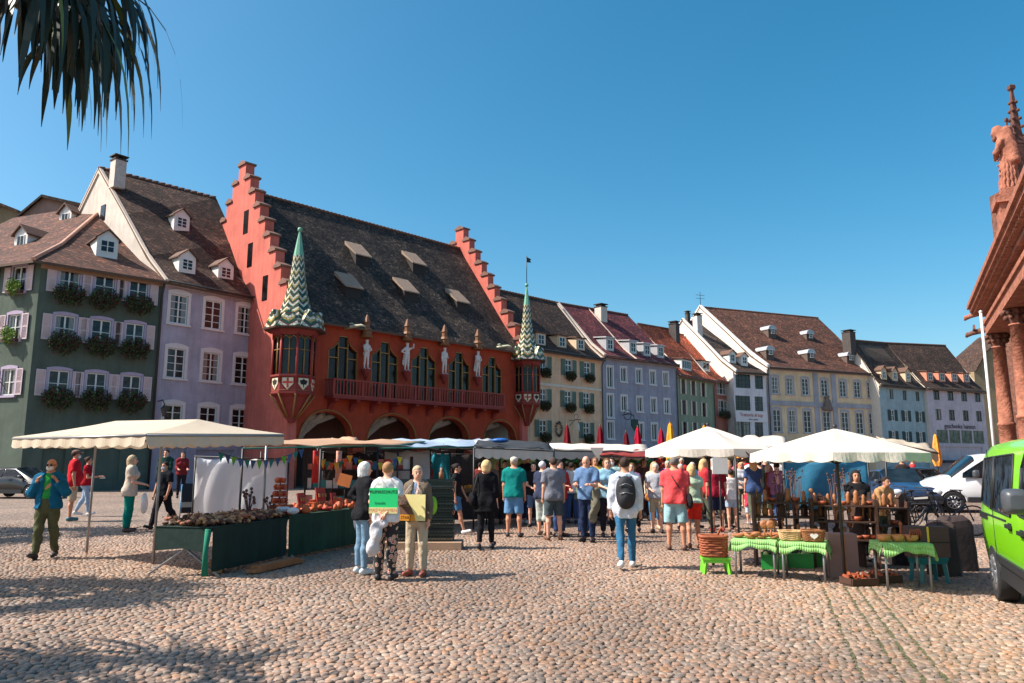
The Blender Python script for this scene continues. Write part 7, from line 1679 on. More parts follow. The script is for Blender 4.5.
# ================================================================== VEHICLES
def paint(nm, c): return mat(nm, c, rough=.3, var=.03, coat=.6, spec=.5)
TYRE = mat('tyre_rubber', (32, 32, 33), rough=.85, var=.15, vs=20); RIM = mat('rim_silver', (150, 152, 156), rough=.35, metal=.7); BLKP = mat('black_plastic', (34, 35, 38), rough=.55, var=.1); CARG = glass_mat('car_glass', (26, 34, 38), .04)
def vehicle(name, label, loc, az, pm, L, ring, prof, axles, wr, wins, cat='van', group=None, mirror=None, handles=(), lights=True, plate=True):
    """local: +y forward from the rear (y=0), x right. ring: (halfwidth, z) going up one side; prof: (y, ztop, wscale)"""
    t = thing(name, label, cat, loc, -math.radians(az), group); zb = ring[0][1]; zt = ring[-1][1]; b = MB(); R = []
    for (y_, ztop, ws, zbot) in prof:
        s_ = []
        for (w, z) in ring: zz = zbot+(z-zb)*(ztop-zbot)/(zt-zb); s_.append((w*ws, y_, zz))
        pts = s_+[(-p[0], p[1], p[2]) for p in s_[::-1]]; R.append([b.vt(p) for p in pts])
    n = len(R[0])
    for i in range(len(R)-1):
        Hn = len(ring); top_ = lambda m_: min(m_, 2*Hn-1-m_) >= 5; gl_ = abs(prof[i+1][1]-prof[i][1]) > .3; gb = MB()
        for k in range(n-1):
            if gl_ and top_(k) and top_(k+1): gb.face([b.v[R[i][k+1]], b.v[R[i][k]], b.v[R[i+1][k]], b.v[R[i+1][k+1]]], 0, smooth=True)
            else: b.idf((R[i][k+1], R[i][k], R[i+1][k], R[i+1][k+1]), 0, True)
        if gl_: gb.build('windscreen' if prof[i+1][1] < prof[i][1] else 'rear_window', CARG, t)
        b.idf((R[i][0], R[i][n-1], R[i+1][n-1], R[i+1][0]), 0)
    b.idf(R[0], 0); b.idf(R[-1][::-1], 0); body = b.build('body', [pm], t)
    def W(z):
        for (w0, z0), (w1, z1) in zip(ring, ring[1:]):
            if z0 <= z <= z1: return w0+(w1-w0)*(z-z0)/max(1e-6, z1-z0)
        return ring[-1][0]
    for nm, poly in wins:
        for sg in (-1, 1):
            b = MB(); P_ = [(sg*(W(z)+.007), y_, z) for y_, z in poly]; c_ = Vector((sum(p[1] for p in P_)/len(P_), sum(p[2] for p in P_)/len(P_), 0))
            if sg > 0: P_ = P_[::-1]
            b.face(P_[::-1]); Q = []
            for p in P_: v = Vector((p[1]-c_.x, p[2]-c_.y)); Q.append((p[0]+sg*.001, c_.x+v.x*1.0, c_.y+v.y*1.0))
            for i in range(len(Q)): b.tube([Q[i], Q[(i+1) % len(Q)]], .012, 4, 1)
            b.build(nm, [CARG, BLKP], t)
    for ya in axles:
        for sg in (-1, 1):
            x = sg*(ring[1][0]-.1); b = MB(); rr = [(wr*.62, -.11), (wr*.95, -.115), (wr, -.085), (wr, .085), (wr*.95, .115), (wr*.62, .11)]; 
            ringv = [[b.vt((x+zz, ya+r_*math.cos(a), wr+r_*math.sin(a))) for a in [2*PI*k/28 for k in range(28)]] for r_, zz in rr]
            for i in range(5):
                for k in range(28): b.idf((ringv[i][k], ringv[i][(k+1) % 28], ringv[i+1][(k+1) % 28], ringv[i+1][k]), 0, i in (1, 2, 3))
            o = b.build('wheel', TYRE, t); b = MB()
            xo = x+sg*.085; cr = [b.vt((xo-sg*.03, ya+wr*.62*math.cos(2*PI*k/28), wr+wr*.62*math.sin(2*PI*k/28))) for k in range(28)]; b.idf(cr, 1)
            for k in range(10): a = 2*PI*k/10; b.tube([(xo, ya+.05*math.cos(a), wr+.05*math.sin(a)), (xo+sg*.012, ya+wr*.6*math.cos(a), wr+wr*.6*math.sin(a))], [.028, .035], 4)
            b.tube([(xo+sg*.01, ya+wr*.61*math.cos(2*PI*k/24), wr+wr*.61*math.sin(2*PI*k/24)) for k in range(25)], .022, 5, cap=False); b.ball((xo+sg*.01, ya, wr), (.03, .07, .07), 8, 4); b.build('rim', [RIM, BLKP], o)
            b = MB(); n2 = 14; P_ = [(ya+(wr+.06)*math.cos(PI*i/n2), max(zb, wr+(wr+.06)*math.sin(PI*i/n2))) for i in range(n2+1)]; xs_ = sg*(ring[1][0]+.004)
            b.face([(xs_, y_, z) for y_, z in P_]); b.face([(xs_, y_, z) for y_, z in P_][::-1]); b.build('wheel_arch', mat('wheel_well', (16, 16, 17), rough=.9, var=0), t)
            b = MB(); b.tube([(xs_, y_, z) for y_, z in P_], .02, 5); b.build('arch_trim', BLKP if name == 'delivery_van' else pm, t)
            o.location.x += sg*.02
    for sg in (-1, 1):
        b = MB(); b.box((sg*(ring[1][0]+.0), (axles[0]+axles[1])/2, zb+.1), (.04, axles[1]-axles[0]-2*wr-.2, .18)); b.build('sill', BLKP, t)
        for (y_, z) in handles: b = MB(); b.box((sg*(W(z)+.025), y_, z), (.035, .2, .04)); b.box((sg*(W(z)+.005), y_, z-.005), (.02, .14, .075)); b.build('door_handle', BLKP, t)
        if mirror:
            y_, z, out, hh = mirror; b = MB(); b.tube([(sg*W(z), y_, z-hh*.4), (sg*(W(z)+out*.3), y_+.03, z-hh*.4)], .035, 6); m2 = MB(); xc = sg*(W(z)+out*.6)
            for j_, (yy_, f_) in enumerate(((-.075, .9), (-.05, 1), (.03, .97), (.08, .8), (.1, .5))):
                for k_ in range(20): a_ = 2*PI*k_/20; ca, sa_ = math.cos(a_), math.sin(a_); m2.vt((xc+out*.42*f_*math.copysign(abs(ca)**.5, ca), y_+yy_, z+hh*.5*f_*math.copysign(abs(sa_)**.5, sa_)))
                if j_: [m2.idf(((j_-1)*20+k_, (j_-1)*20+(k_+1) % 20, j_*20+(k_+1) % 20, j_*20+k_), 0, True) for k_ in range(20)]
            m2.idf(range(20)); m2.idf(range(80, 100)); o = m2.build('side_mirror', mat('mirror_grey', (70, 73, 78), rough=.4), t); b.build('mirror_arm', BLKP, o); b = MB(); b.box((sg*(W(z)+out*.6), y_-.075, z+.01), (out*.55, .006, hh*.8)); b.build('mirror_glass', mat('mirror_glass', (150, 160, 170), rough=.03, metal=1, var=0), o)
    return t, W
def finish_vehicle(t, L, w, zh, z_wb, hood, glassq, rearz=1.0, grille=True):
    for sg in (-1, 1):
        S = SDF(); S.ell((sg*w*.74, L-.1, zh), (w*.2, .12, .11)); r = S.mesh(.025); oset(arr_mesh('headlight', r[0], r[1], mat('headlight_glass', (190, 196, 200), rough=.1)), 'headlight', t)
        b = MB(); b.box((sg*w*.86, .0, rearz), (.12, .03, .3)); b.build('tail_light', mat('tail_red', (150, 24, 24), rough=.25), t)
    b = MB(); b.box((0, L+.01, zh-.06), (w*.9, .05, .16)); b.box((0, L+.02, .42), (w*1.7, .1, .24)); b.build('bumper', BLKP, t); b = MB(); b.box((0, L+.08, .48), (.5, .01, .11)); b.build('number_plate', WHITE, t)
# lime green van, right edge
ring = [(.86, .30), (.95, .42), (.985, .7), (.99, 1.0), (.975, 1.08), (.885, 1.76), (.80, 1.87), (.6, 1.93), (0.0, 1.95)]
azv = 180+24; fv = Vector((math.sin(math.radians(azv)), math.cos(math.radians(azv)), 0)); rv = Vector((math.cos(math.radians(azv)), -math.sin(math.radians(azv)), 0))
wp = Vector(gnd(996, 600)); c0 = wp-fv*.72-rv*.99
prof = [(0, 1.86, .95, .36), (.06, 1.93, .99, .3), (.4, 1.95, 1, .3), (3.3, 1.95, 1, .3), (3.75, 1.9, .99, .3), (4.35, 1.22, .98, .3), (4.85, 1.0, .95, .3), (5.0, .82, .9, .32)]
LIME = paint('lime_paint', (132, 214, 20))
wv = [('side_window', [(.2, 1.15), (.22, 1.7), (.95, 1.72), (.95, 1.1)]), ('side_window', [(1.05, 1.10), (1.05, 1.72), (2.2, 1.74), (2.2, 1.08)]), ('front_window', [(2.62, 1.12), (2.66, 1.6), (2.8, 1.74), (3.3, 1.74), (3.9, 1.3), (3.95, 1.08)])]
t, Wf = vehicle('delivery_van', 'lime green van parked at the right edge with black mirror and handles', c0, azv, LIME, 5, ring, prof, (.72, 3.9), .33, wv, handles=((2.2, .98), (2.85, .96)), mirror=(3.4, 1.29, .27, .24))
finish_vehicle(t, 5, .95, .85, 0, 0, [(-.8, 4.3, 1.26), (.8, 4.3, 1.26), (.72, 3.8, 1.84), (-.72, 3.8, 1.84)])
b = MB(); b.box((.992, 1.0, 1.02), (.01, 1.9, .02)); b.box((.99, .4, .98), (.02, .6, .05)); b.build('sliding_rail', BLKP, t); b = MB(); b.bb((.985, 1.1, .5), (.993, 1.108, 1.8)); b.build('door_seam', BLKP, t)
for z in (.55,): b = MB(); b.box((.985, 2.3, z), (.03, 2.4, .08)); b.build('side_trim', BLKP, t)
# white van
ring2 = [(.84, .32), (.93, .45), (.95, .75), (.95, 1.0), (.94, 1.08), (.86, 1.76), (.78, 1.88), (.5, 1.94), (0, 1.96)]
a = gnd(955, 512.5); prof2 = [(0, 1.9, .96, .36), (.1, 1.95, .99, .32), (2.9, 1.95, 1, .32), (3.3, 1.9, .98, .32), (4.05, 1.24, .97, .32), (4.6, 1.1, .96, .32), (4.88, 1.0, .92, .34), (4.98, .84, .9, .36)]
azw = 286; f2 = Vector((math.sin(math.radians(azw)), math.cos(math.radians(azw)), 0)); r2 = Vector((math.cos(math.radians(azw)), -math.sin(math.radians(azw)), 0)); cw = Vector(a)-f2*4.05+r2*.95
wv2 = [('side_window', [(2.3, 1.15), (2.3, 1.72), (3.05, 1.72), (3.7, 1.3), (3.72, 1.15)])]
t, _ = vehicle('white_van', 'white panel van parked facing left behind the lime green van', cw, azw, paint('white_van_paint', (222, 224, 226)), 4.97, ring2, prof2, (.8, 4.05), .34, wv2, mirror=(3.35, 1.28, .24, .26), handles=((2.4, 1.0),))
finish_vehicle(t, 4.9, .9, .82, 0, 0, [(-.78, 4.0, 1.27), (.78, 4.0, 1.27), (.7, 3.35, 1.85), (-.7, 3.35, 1.85)])
# cars
ringc = [(.74, .22), (.85, .32), (.87, .6), (.86, .85), (.83, .95), (.66, 1.34), (.52, 1.42), (0, 1.45)]
profc = [(0, .78, .9, .34), (.08, .98, .96, .26), (.45, 1.1, .99, .22), (.95, 1.42, 1, .22), (2.3, 1.45, 1, .22), (3.15, .98, .98, .22), (3.9, .84, .95, .22), (4.2, .66, .86, .28)]
wc = [('side_window', [(.85, 1.0), (1.05, 1.3), (1.7, 1.34), (1.7, 1.0)]), ('front_window', [(1.76, 1.0), (1.76, 1.34), (2.3, 1.33), (2.85, 1.02)])]
def car(label, loc, az, c_):
    t, _ = vehicle('parked_car', label, loc, az, paint('car_paint_%d_%d_%d' % c_, c_), 4.2, ringc, profc, (.72, 3.3), .31, wc, cat='car', mirror=(2.75, 1.0, .17, .13), handles=((1.5, .86), (2.2, .86)))
    finish_vehicle(t, 4.15, .84, .66, 0, 0, [(-.72, 3.1, 1.01), (.72, 3.1, 1.01), (.6, 2.35, 1.43), (-.6, 2.35, 1.43)], .82)
    return t
def at_px(px, D): return ((px-512)/F*(D*.987-.2), D, 0)
car('dark blue car parked facing the market behind the woodcraft stall', at_px(882, 30), 190, (34, 60, 92)); car('black car parked sideways behind the bicycles, right of the blue car', at_px(950, 35), 268, (26, 28, 32)); car('grey blue car in the row behind the white van', at_px(930, 42), 250, (60, 78, 96)); car('dark grey car half hidden between the stall umbrella and the white van', at_px(905, 37), 200, (44, 48, 54))
car('black car parked in the shade before the dark green house', (-25.5, 37.2, 0), 100, (18, 20, 22)); 
# bicycles
def bicycle(label, loc, az, c_):
    t = thing('bicycle', label, 'bicycle', loc, -math.radians(az), 'bicycles parked behind the stall'); m = mat('bike_%d' % c_[0], c_, rough=.4)
    for y_ in (.35, 1.4):
        b = MB(); b.tube([(0, y_+.33*math.cos(2*PI*k/20), .34+.33*math.sin(2*PI*k/20)) for k in range(21)], .018, 5, cap=False); o = b.build('wheel', TYRE, t); b = MB()
        for k in range(10): b.tube([(0, y_, .34), (0, y_+.32*math.cos(k*.63), .34+.32*math.sin(k*.63))], .003, 3)
        b.build('spokes', STEEL, o)
    b = MB(); P_ = [(0, .35, .34), (0, .78, .3), (0, .62, .8), (0, 1.2, .82), (0, 1.26, .7), (0, 1.4, .34)]
    for i, j in ((0, 1), (0, 2), (1, 2), (2, 3), (1, 4), (3, 4), (4, 5)): b.tube([P_[i], P_[j]], .017, 6)
    b.build('frame', m, t); b = MB(); b.tube([(0, .6, .8), (0, .58, .92)], .014, 5); b.ball((0, .55, .95), (.07, .14, .035), 8, 4); b.build('saddle', BLKP, t); b = MB(); b.tube([(0, 1.2, .82), (0, 1.17, 1.0)], .014, 5); b.tube([(-.28, 1.05, 1.02), (-.12, 1.17, 1.02), (.12, 1.17, 1.02), (.28, 1.05, 1.02)], .013, 5); b.build('handlebar', DARKM, t); b = MB(); b.bb((-.02, .1, .68), (.02, .5, .7)); b.bb((-.09, .12, .701), (.09, .5, .71)); b.build('luggage_rack', DARKM, t); return t
for i, (px, D, az_, c_, l_) in enumerate(((884, 17.5, 80, (30, 30, 32), 'black bicycle parked nearest the woodcraft stall'), (897, 19, 65, (44, 44, 50), 'dark bicycle in the middle of the parked bicycles'), (908, 18, 100, (36, 40, 60), 'blue black bicycle nearest the white van'), (890, 22, 20, (60, 30, 30), 'dark red bicycle farthest back behind the woodcraft stall'), (868, 20, 75, (50, 50, 44), 'olive bicycle seen past the blue tarpaulin'))): bicycle(l_, at_px(px, D), az_, c_)
# stroller
a = at_px(189, 20.5); t = thing('baby_stroller', 'dark stroller with blue frame tubes behind the man in black', 'stroller', (a[0], 20.5, 0), .4); b = MB()
for x in (-.22, .22): b.tube([(x, -.35, .12), (x, .1, .7), (x, .45, 1.05)], .016, 5); b.tube([(x, .35, .12), (x, .0, .6)], .016, 5)
b.tube([(-.22, .45, 1.05), (.22, .45, 1.05)], .018, 5); b.build('frame', mat('stroller_blue', (50, 120, 160), rough=.4), t); b = MB(); b.prism([(-.3, .35), (.2, .45), (.35, .95), (.1, 1.1), (-.02, .62), (-.3, .5)], 'x', -.2, .2); b.build('seat', mat('stroller_black', (30, 30, 36)), t)
for x, y_ in ((-.24, -.35), (.24, -.35), (-.24, .35), (.24, .35)): b = MB(); b.tube([(x-.02, y_, .12), (x+.02, y_, .12)], .12, 14); b.build('wheel', TYRE, t)
# ================================================================== PALM
PLM = [mat('palm_green', (34, 44, 27), rough=.5, var=.3, vs=4), mat('palm_dry', (70, 58, 38), rough=.6, var=.3), mat('palm_yellowgreen', (96, 108, 36), rough=.5, var=.2)]
def palm(label, loc, h_, fronds, seed, R=1.0, extra=(), drop=1.0, nb=26):
    t = thing('fan_palm', label, 'palm tree', loc); rr = random.Random(seed); b = MB(); n = 14
    b.tube([(.04*math.sin(i), .03*math.cos(i*1.3), h_*i/n) for i in range(n+1)], [.17-.004*i+.012*(i % 2) for i in range(n+1)], 10); b.build('trunk', mat('palm_trunk', (88, 70, 54), rough=.95, var=.4, vs=10, bump=1, bs=14), t); top = Vector((0, 0, h_))
    spec = [(rr.uniform(0, 2*PI), rr.uniform(-.5, .9), rr.uniform(.9, 1.3)*R) for _ in range(fronds)]
    spec = [(a, e, r_) for a, e, r_ in spec]+list(extra)
    for (a, e, r_) in spec:
        b = MB(); d = Vector((math.cos(a)*math.cos(e), math.sin(a)*math.cos(e), math.sin(e))); hub = top+d*r_*.75-Vector((0, 0, .12*r_)); b.tube([top, top+d*r_*.4, hub], [.03, .02, .016], 5, 1)
        side = d.cross(Vector((0, 0, 1))).normalized(); upv = side.cross(d).normalized()
        for k in range(nb):
            if rr.random() < .14: continue
            f = -1+2*(k+rr.uniform(-.35, .35))/(nb-1); an = f*2.1; dr_ = (d*math.cos(an)+side*math.sin(an)).normalized(); ln = r_*.85*(.8+.2*math.cos(an))*rr.uniform(.6, 1.15); p = hub.copy(); w_ = .026*R*rr.uniform(.7, 1.15); wid = side*math.cos(an)-d*math.sin(an); q = [p-wid*.006, p+wid*.006]; cur = dr_; m_ = 0 if rr.random() < .82 else (1 if rr.random() < .5 else 2); seg = 7
            for s_ in range(1, seg+1):
                fs = s_/seg; cur = (cur-Vector((0, 0, .12*drop+fs*.30*drop))).normalized(); p = p+cur*ln/seg; ww = w_*(1.0 if fs < .6 else (1.02-fs)/.42)*(1 if True else 0)*(fs*3 if fs < .33 else 1)
                wv_ = wid.normalized()*max(ww, .0015); nq = [p-wv_, p+wv_]; b.face([q[0], nq[0], nq[1], q[1]], m_, smooth=True); q = nq
        b.build('frond', PLM, t)
    return t
# nearest palm: only its hanging fronds reach into the picture, top left
palm('fan palm at the top left corner whose drooping dark fronds hang into the picture', (-2.8, 3.3, 0), 4.12, 7, 5, .72, [(.25, -.05, .78), (-.35, -.2, .8), (.6, .05, .85), (-.7, -.35, .7), (-.1, -.4, .7), (.35, -.3, .8), (.3, .1, .98), (1.0, -.2, .8), (-.2, .0, .92), (-.5, -.1, .9), (-.15, -.25, 1.0), (.15, -.15, 1.0), (-.9, .0, .9)], 2.1, nb=19)
palm('second fan palm standing outside the picture on the left', (-9.6, 9.5, 0), 4.0, 34, 8, 1.25, (), .6, nb=30)
palm('third fan palm standing outside the picture on the far left', (-15.3, 17.6, 0), 4.6, 40, 9, 1.7, (), .6, nb=30)
palm('fourth fan palm standing outside the picture at the lower left', (-6.7, 5.4, 0), 3.8, 32, 10, 1.1, (), .6, nb=30)
# ================================================================== PEOPLE
def who(label, px, py, top_py, az, **kw):
    g_ = gnd(px, py); Hh = aty(px, top_py, g_[1])[2]; kw.setdefault('h', .0155 if g_[1] < 17 else .02)
    return person(label, (g_[0], g_[1], 0), az, H=Hh, **kw)
JE = (84, 112, 142); JD = (52, 66, 92); KH = (82, 84, 64)
p1 = who('man in blue jacket, green shirt and white mask, gripping shoulder straps as he walks', 43, 559, 459.5, 172, fig=dict(arms=('straps', 'straps'), walk=.15), skin='tan', top=dict(col=(24, 96, 130), sleeve=1.97, hem=.86, e=.028, under=(52, 150, 72), open=.06, flare=.03), bottom=dict(col=(86, 88, 62), e=.022), shoes=(50, 46, 44), hair=dict(col=(150, 120, 100), style='ring'), extra=[('mask', (228, 228, 228)), ('glasses',)])
p2 = who('man in red polo shirt and cap, beige shorts, standing beside the woman with paper', 70, 521, 451, 60, fig=dict(arms=('down', 'down'), stance=.13, build=1.12), skin='tan', top=dict(col=(186, 34, 44), sleeve=.7, hem=.84, e=.02), bottom=dict(col=(196, 170, 138), frac=1.0, e=.02, e2=.04), shoes=(60, 100, 104), hair=dict(col=(60, 46, 38)), extra=[('cap', (116, 84, 70)), ('mask', (214, 220, 230))])
p3_ = who('woman in dark red top and light jeans holding a white paper at the left', 84, 516, 457, 78, fig=dict(arms=('phone', 'phone'), female=True, walk=.2), skin='tan', top=dict(col=(156, 26, 38), sleeve=.6, hem=.88), bottom=dict(col=(150, 168, 190), frac=1.95), shoes=(206, 206, 206), hair=dict(col=(66, 44, 34), style='bun'))
p4_ = who('grey blond woman in pale top and teal trousers seen from the side by the awning', 127, 532, 456, 70, fig=dict(arms=('front', 'front'), female=True), top=dict(col=(196, 178, 160), sleeve=.6, hem=.8, e=.022, flare=.03), bottom=dict(col=(14, 118, 106), e=.03, e2=.035), shoes=(90, 62, 56), hair=dict(col=(186, 160, 128), style='bob'))
p5_ = who('man dressed in black with a pale mask leaning beside the awning post', 161, 529, 461, 205, fig=dict(arms=('relax', 'relax'), walk=.32, build=1.08), skin='tan', top=dict(col=(26, 28, 34), sleeve=.65, hem=.84, e=.02), bottom=dict(col=(30, 30, 36), e=.025), shoes=(34, 34, 36), hair=dict(col=(40, 32, 28)), extra=[('mask', (206, 222, 222))])
p6_ = who('person in dark clothes standing farther back behind the man in black', 163, 503, 450, 180, fig=dict(arms=('front', 'down')), top=dict(col=(30, 60, 52), sleeve=1.9, hem=.85), bottom=dict(col=(34, 34, 44)), shoes=(30, 30, 30), hair=dict(col=(30, 24, 22)))
p6b = who('dark haired woman in red and black pushing the stroller on the left', 180, 498, 452, 150, fig=dict(arms=('carry', 'carry'), female=True), top=dict(col=(120, 40, 44), sleeve=1.9, hem=.86), bottom=dict(col=(36, 34, 40)), shoes=(30, 30, 30), hair=dict(col=(36, 26, 24), style='long'))
p7_ = who('woman vendor with long dark hair and teal top behind the left stall table', 277, 520, 466, 200, fig=dict(arms=('front', 'down'), female=True), skin='tan', top=dict(col=(30, 96, 92), sleeve=1.9, hem=.86), bottom=dict(col=(40, 38, 44)), shoes=(30, 30, 30), hair=dict(col=(34, 26, 24), style='long'))
pA = who('white haired woman in black cardigan and light jeans with hand on her hip', 362, 574, 463, 55, fig=dict(arms=('hip', 'down'), female=True, stance=.12), top=dict(col=(30, 30, 34), sleeve=1.6, hem=.82, e=.024, flare=.02), bottom=dict(col=(120, 150, 172), frac=1.95), shoes=(196, 206, 210), hair=dict(col=(226, 222, 214), style='bob'))
pB = who('short haired woman in floral trousers wearing a green sign on her back', 385, 580, 463.5, 8, fig=dict(arms=('back', 'back'), female=True, stance=.1), top=dict(col=(224, 218, 216), sleeve=.7, hem=.84, e=.02), bottom=dict(col=(60, 52, 54), e=.022, e2=.03, mat=None), shoes=(44, 40, 44), hair=dict(col=(166, 122, 84), style='short'))
pC = who('woman in beige trousers and brown jacket wearing a yellow sign on her chest', 416, 576, 467, 196, fig=dict(arms=('down', 'phone'), female=True, stance=.13, head=(.5, 0)), top=dict(col=(112, 98, 84), sleeve=1.95, hem=.84, e=.026, under=(150, 168, 190), open=.05), bottom=dict(col=(196, 176, 150), e=.02, e2=.025), shoes=(150, 76, 58), hair=dict(col=(196, 170, 142), style='short'))
# floral print for the sign bearer's trousers
def floral():
    m = bpy.data.materials.new('floral_print'); m.use_nodes = True; w = N(m); b = w.n['Principled BSDF']; tc = w.new('ShaderNodeTexCoord'); v = w.new('ShaderNodeTexVoronoi'); v.inputs['Scale'].default_value = 13; w.link(tc.outputs['Object'], v.inputs['Vector']); r = w.new('ShaderNodeValToRGB'); ramp(r, [(0, lin((220, 200, 190))), (.2, lin((190, 60, 60))), (.33, lin((210, 190, 160))), (.45, lin((44, 40, 44)))], 'CONSTANT'); w.link(v.outputs['Distance'], r.inputs['Fac']); w.link(r.outputs[0], b.inputs['Base Color']); b.inputs['Roughness'].default_value = .9; return m
for o in kids(pB):
    if o.name.startswith('trousers'): o.data.materials[0] = floral()
def sign(label, t, y_, z, w, h_, rows, c_, strapc, rx=0, extra=None):
    q = on_fig(t, (0, y_, z)); s_ = thing('cardboard_sign', label, 'sign', q, t.rotation_euler.z); sg = -1 if y_ < 0 else 1
    b = MB(); b.box((0, 0, 0), (w, .008, h_)); o = b.build('board', mat('card_%d_%d_%d' % c_, c_, rough=.7, var=.04), s_)
    for (txt, size, dx, dz, col_) in rows: text_mesh(txt, size, 'lettering', mat('ink_%d_%d_%d' % col_, col_, var=0, rough=.8), o, (dx, sg*.0065, dz), (PI/2, 0, 0 if sg < 0 else PI), .001)
    if extra: extra(o, sg)
    b = MB()
    for x in (-w*.35, w*.35): b.tube([(x, 0, h_/2), (x*.45, sg*-.02, h_/2+.12), (x*.4, -sg*.14, h_/2+.15)], .006, 4)
    b.build('cord', mat('cord_white', (200, 196, 190)), s_); return s_
def stripe(o, sg): b = MB(); b.box((0, sg*.0055, -.135), (.42, .003, .085)); b.build('paper_strip', mat('card_cream', (232, 214, 150)), o)
sign('green cardboard sign with an orange lettered strip on a woman back', pB, -.18, 1.19, .42, .36, [('KLIMASCHUTZ', .062, 0, .125, (20, 60, 44)), ('braucht', .05, -.05, -.03, (20, 130, 80)), ('MASSNAHMEN', .062, 0, -.135, (206, 92, 40))], (22, 214, 120), 0, extra=stripe)
def wedge(o, sg):
    b = MB(); b.prism([(-.2, .19), (-.13, .19), (.03, -.1), (-.2, -.1)][::-1], 'y', sg*.0045-.001, sg*.0045+.001); b.build('brown_wedge', mat('card_brown', (120, 86, 70)), o); b = MB(); b.prism([(-.2, -.102), (.03, -.102), (.05, -.19), (-.2, -.19)][::-1], 'y', sg*.0045-.001, sg*.0045+.001); b.build('orange_strip', mat('card_deeporange', (226, 150, 40)), o)
sg_ = sign('pale yellow cardboard sign with a brown and orange corner, worn on the chest', pC, .19, 1.10, .4, .38, [('START', .06, -.1, -.145, (120, 66, 30)), ('ZIEL', .05, .06, .03, (226, 206, 120))], (240, 224, 150), 0)
wd_ = [o for o in kids(sg_) if o.name.startswith('board')][0]
b = MB(); b.prism([(.2, .19), (.13, .19), (-.03, -.1), (.2, -.1)], 'y', .0045, .0065); b.build('brown_wedge', mat('card_brown', (120, 86, 70)), wd_); b = MB(); b.prism([(.2, -.102), (-.03, -.102), (-.05, -.19), (.2, -.19)], 'y', .0045, .0065); b.build('orange_strip', mat('card_deeporange', (226, 150, 40)), wd_)
for o in kids(wd_):
    if o.name.startswith('lettering'): o.location.y = .0085; o.location.x = .1 if 'START' else 0
def soft(name, label, cat, loc, ells, c_, h=.014, rz=0, wr=.004, strap=None, part='bag'):
    t = thing(name, label, cat, loc, rz); S = SDF()
    for (c, r_) in ells: S.ell(c, r_, .03)
    r = S.mesh(h); oset(arr_mesh(part, r[0], r[1], fab(c_) if len(c_) == 3 else c_, wr*2.2), part, t)
    if strap: b = MB(); b.tube(strap, .012, 5); b.build('strap', mat('strap_dark', (40, 36, 36)), t)
    return t
soft('folded_jacket', 'grey jacket hanging from the white haired woman hand'.replace('woman hand', 'woman'), 'jacket', on_fig(pA, (-.24, .02, .93)), [((0, 0, 0), (.08, .07, .1)), ((.02, 0, -.16), (.09, .06, .12)), ((-.03, .02, -.1), (.06, .05, .1))], (92, 92, 104), part='cloth')
soft('draped_cardigan', 'pale grey cardigan held behind the back of the floral woman', 'cardigan', on_fig(pB, (-.1, -.2, .72)), [((0, 0, 0), (.09, .07, .15)), ((-.04, 0, -.2), (.1, .06, .13)), ((.08, 0, .12), (.1, .06, .07))], (200, 196, 198), part='cloth')
soft('green_shoulder_bag', 'lime green bag carried behind the woman with the yellow sign', 'bag', on_fig(pC, (-.22, -.14, 1.12)), [((0, 0, 0), (.06, .09, .13))], (140, 196, 60))
soft('cream_tote', 'white paper bag printed in red held by the woman in teal trousers', 'bag', on_fig(p4_, (.1, .33, .68)), [((0, 0, 0), (.05, .13, .22)), ((0, 0, -.15), (.05, .13, .12))], (232, 226, 220))
soft('paper_sheet', 'white folded paper held by the woman in the dark red top', 'paper', on_fig(p3_, (0, .42, 1.12)), [((0, 0, 0), (.1, .08, .014))], (230, 226, 226), part='sheet')
# middle group
pD = who('woman in black tank top and denim shorts walking past the crates, dark hair', 456, 534, 463, 100, fig=dict(arms=('swingf', 'down'), female=True, walk=.3), skin='tan', top=dict(col=(34, 32, 34), sleeve=0, hem=.9, e=.01), bottom=dict(col=(72, 112, 150), frac=.8, e=.018, e2=.03), shoes=(220, 216, 212), hair=dict(col=(44, 34, 32), style='bun'))
pE = who('blond woman dressed all in black seen from behind with a black shoulder bag', 486, 549, 461.5, 10, fig=dict(arms=('relax', 'down'), female=True, walk=.14, build=1.04), top=dict(col=(24, 24, 27), sleeve=1.5, hem=.72, e=.03, flare=.06), bottom=dict(col=(28, 28, 32), frac=1.9), shoes=(40, 38, 38), hair=dict(col=(220, 182, 130), style='fluffy'))
soft('black_shoulder_bag', 'black shoulder bag at the side of the blond woman in black', 'bag', on_fig(pE, (-.27, -.02, .98)), [((0, 0, 0), (.09, .17, .13)), ((0, 0, .05), (.07, .15, .1))], (28, 27, 30), strap=[(0, .12, .1), (.08, .06, .45), (.12, -.02, .52), (.08, -.08, .45), (0, -.13, .1)])
pF = who('man in teal polo shirt, white cap and denim shorts seen from behind', 514, 537, 458, 12, fig=dict(arms=('down', 'down'), stance=.16, build=1.12), skin='tan', top=dict(col=(18, 122, 116), sleeve=.75, hem=.85, e=.022, collar=True), bottom=dict(col=(96, 138, 178), frac=1.0, e=.022, e2=.045), shoes=(52, 48, 50), hair=dict(col=(190, 170, 150)), extra=[('cap', (216, 206, 186))])
pG = who('man in grey t-shirt and dark shorts seen from behind in the middle', 554, 540, 458.5, -12, fig=dict(arms=('down', 'down'), stance=.16, build=1.05), skin='pale', top=dict(col=(118, 120, 128), sleeve=.72, hem=.82, e=.022), bottom=dict(col=(70, 80, 84), frac=.98, e=.02, e2=.045), shoes=(120, 84, 66), hair=dict(col=(70, 54, 44)))
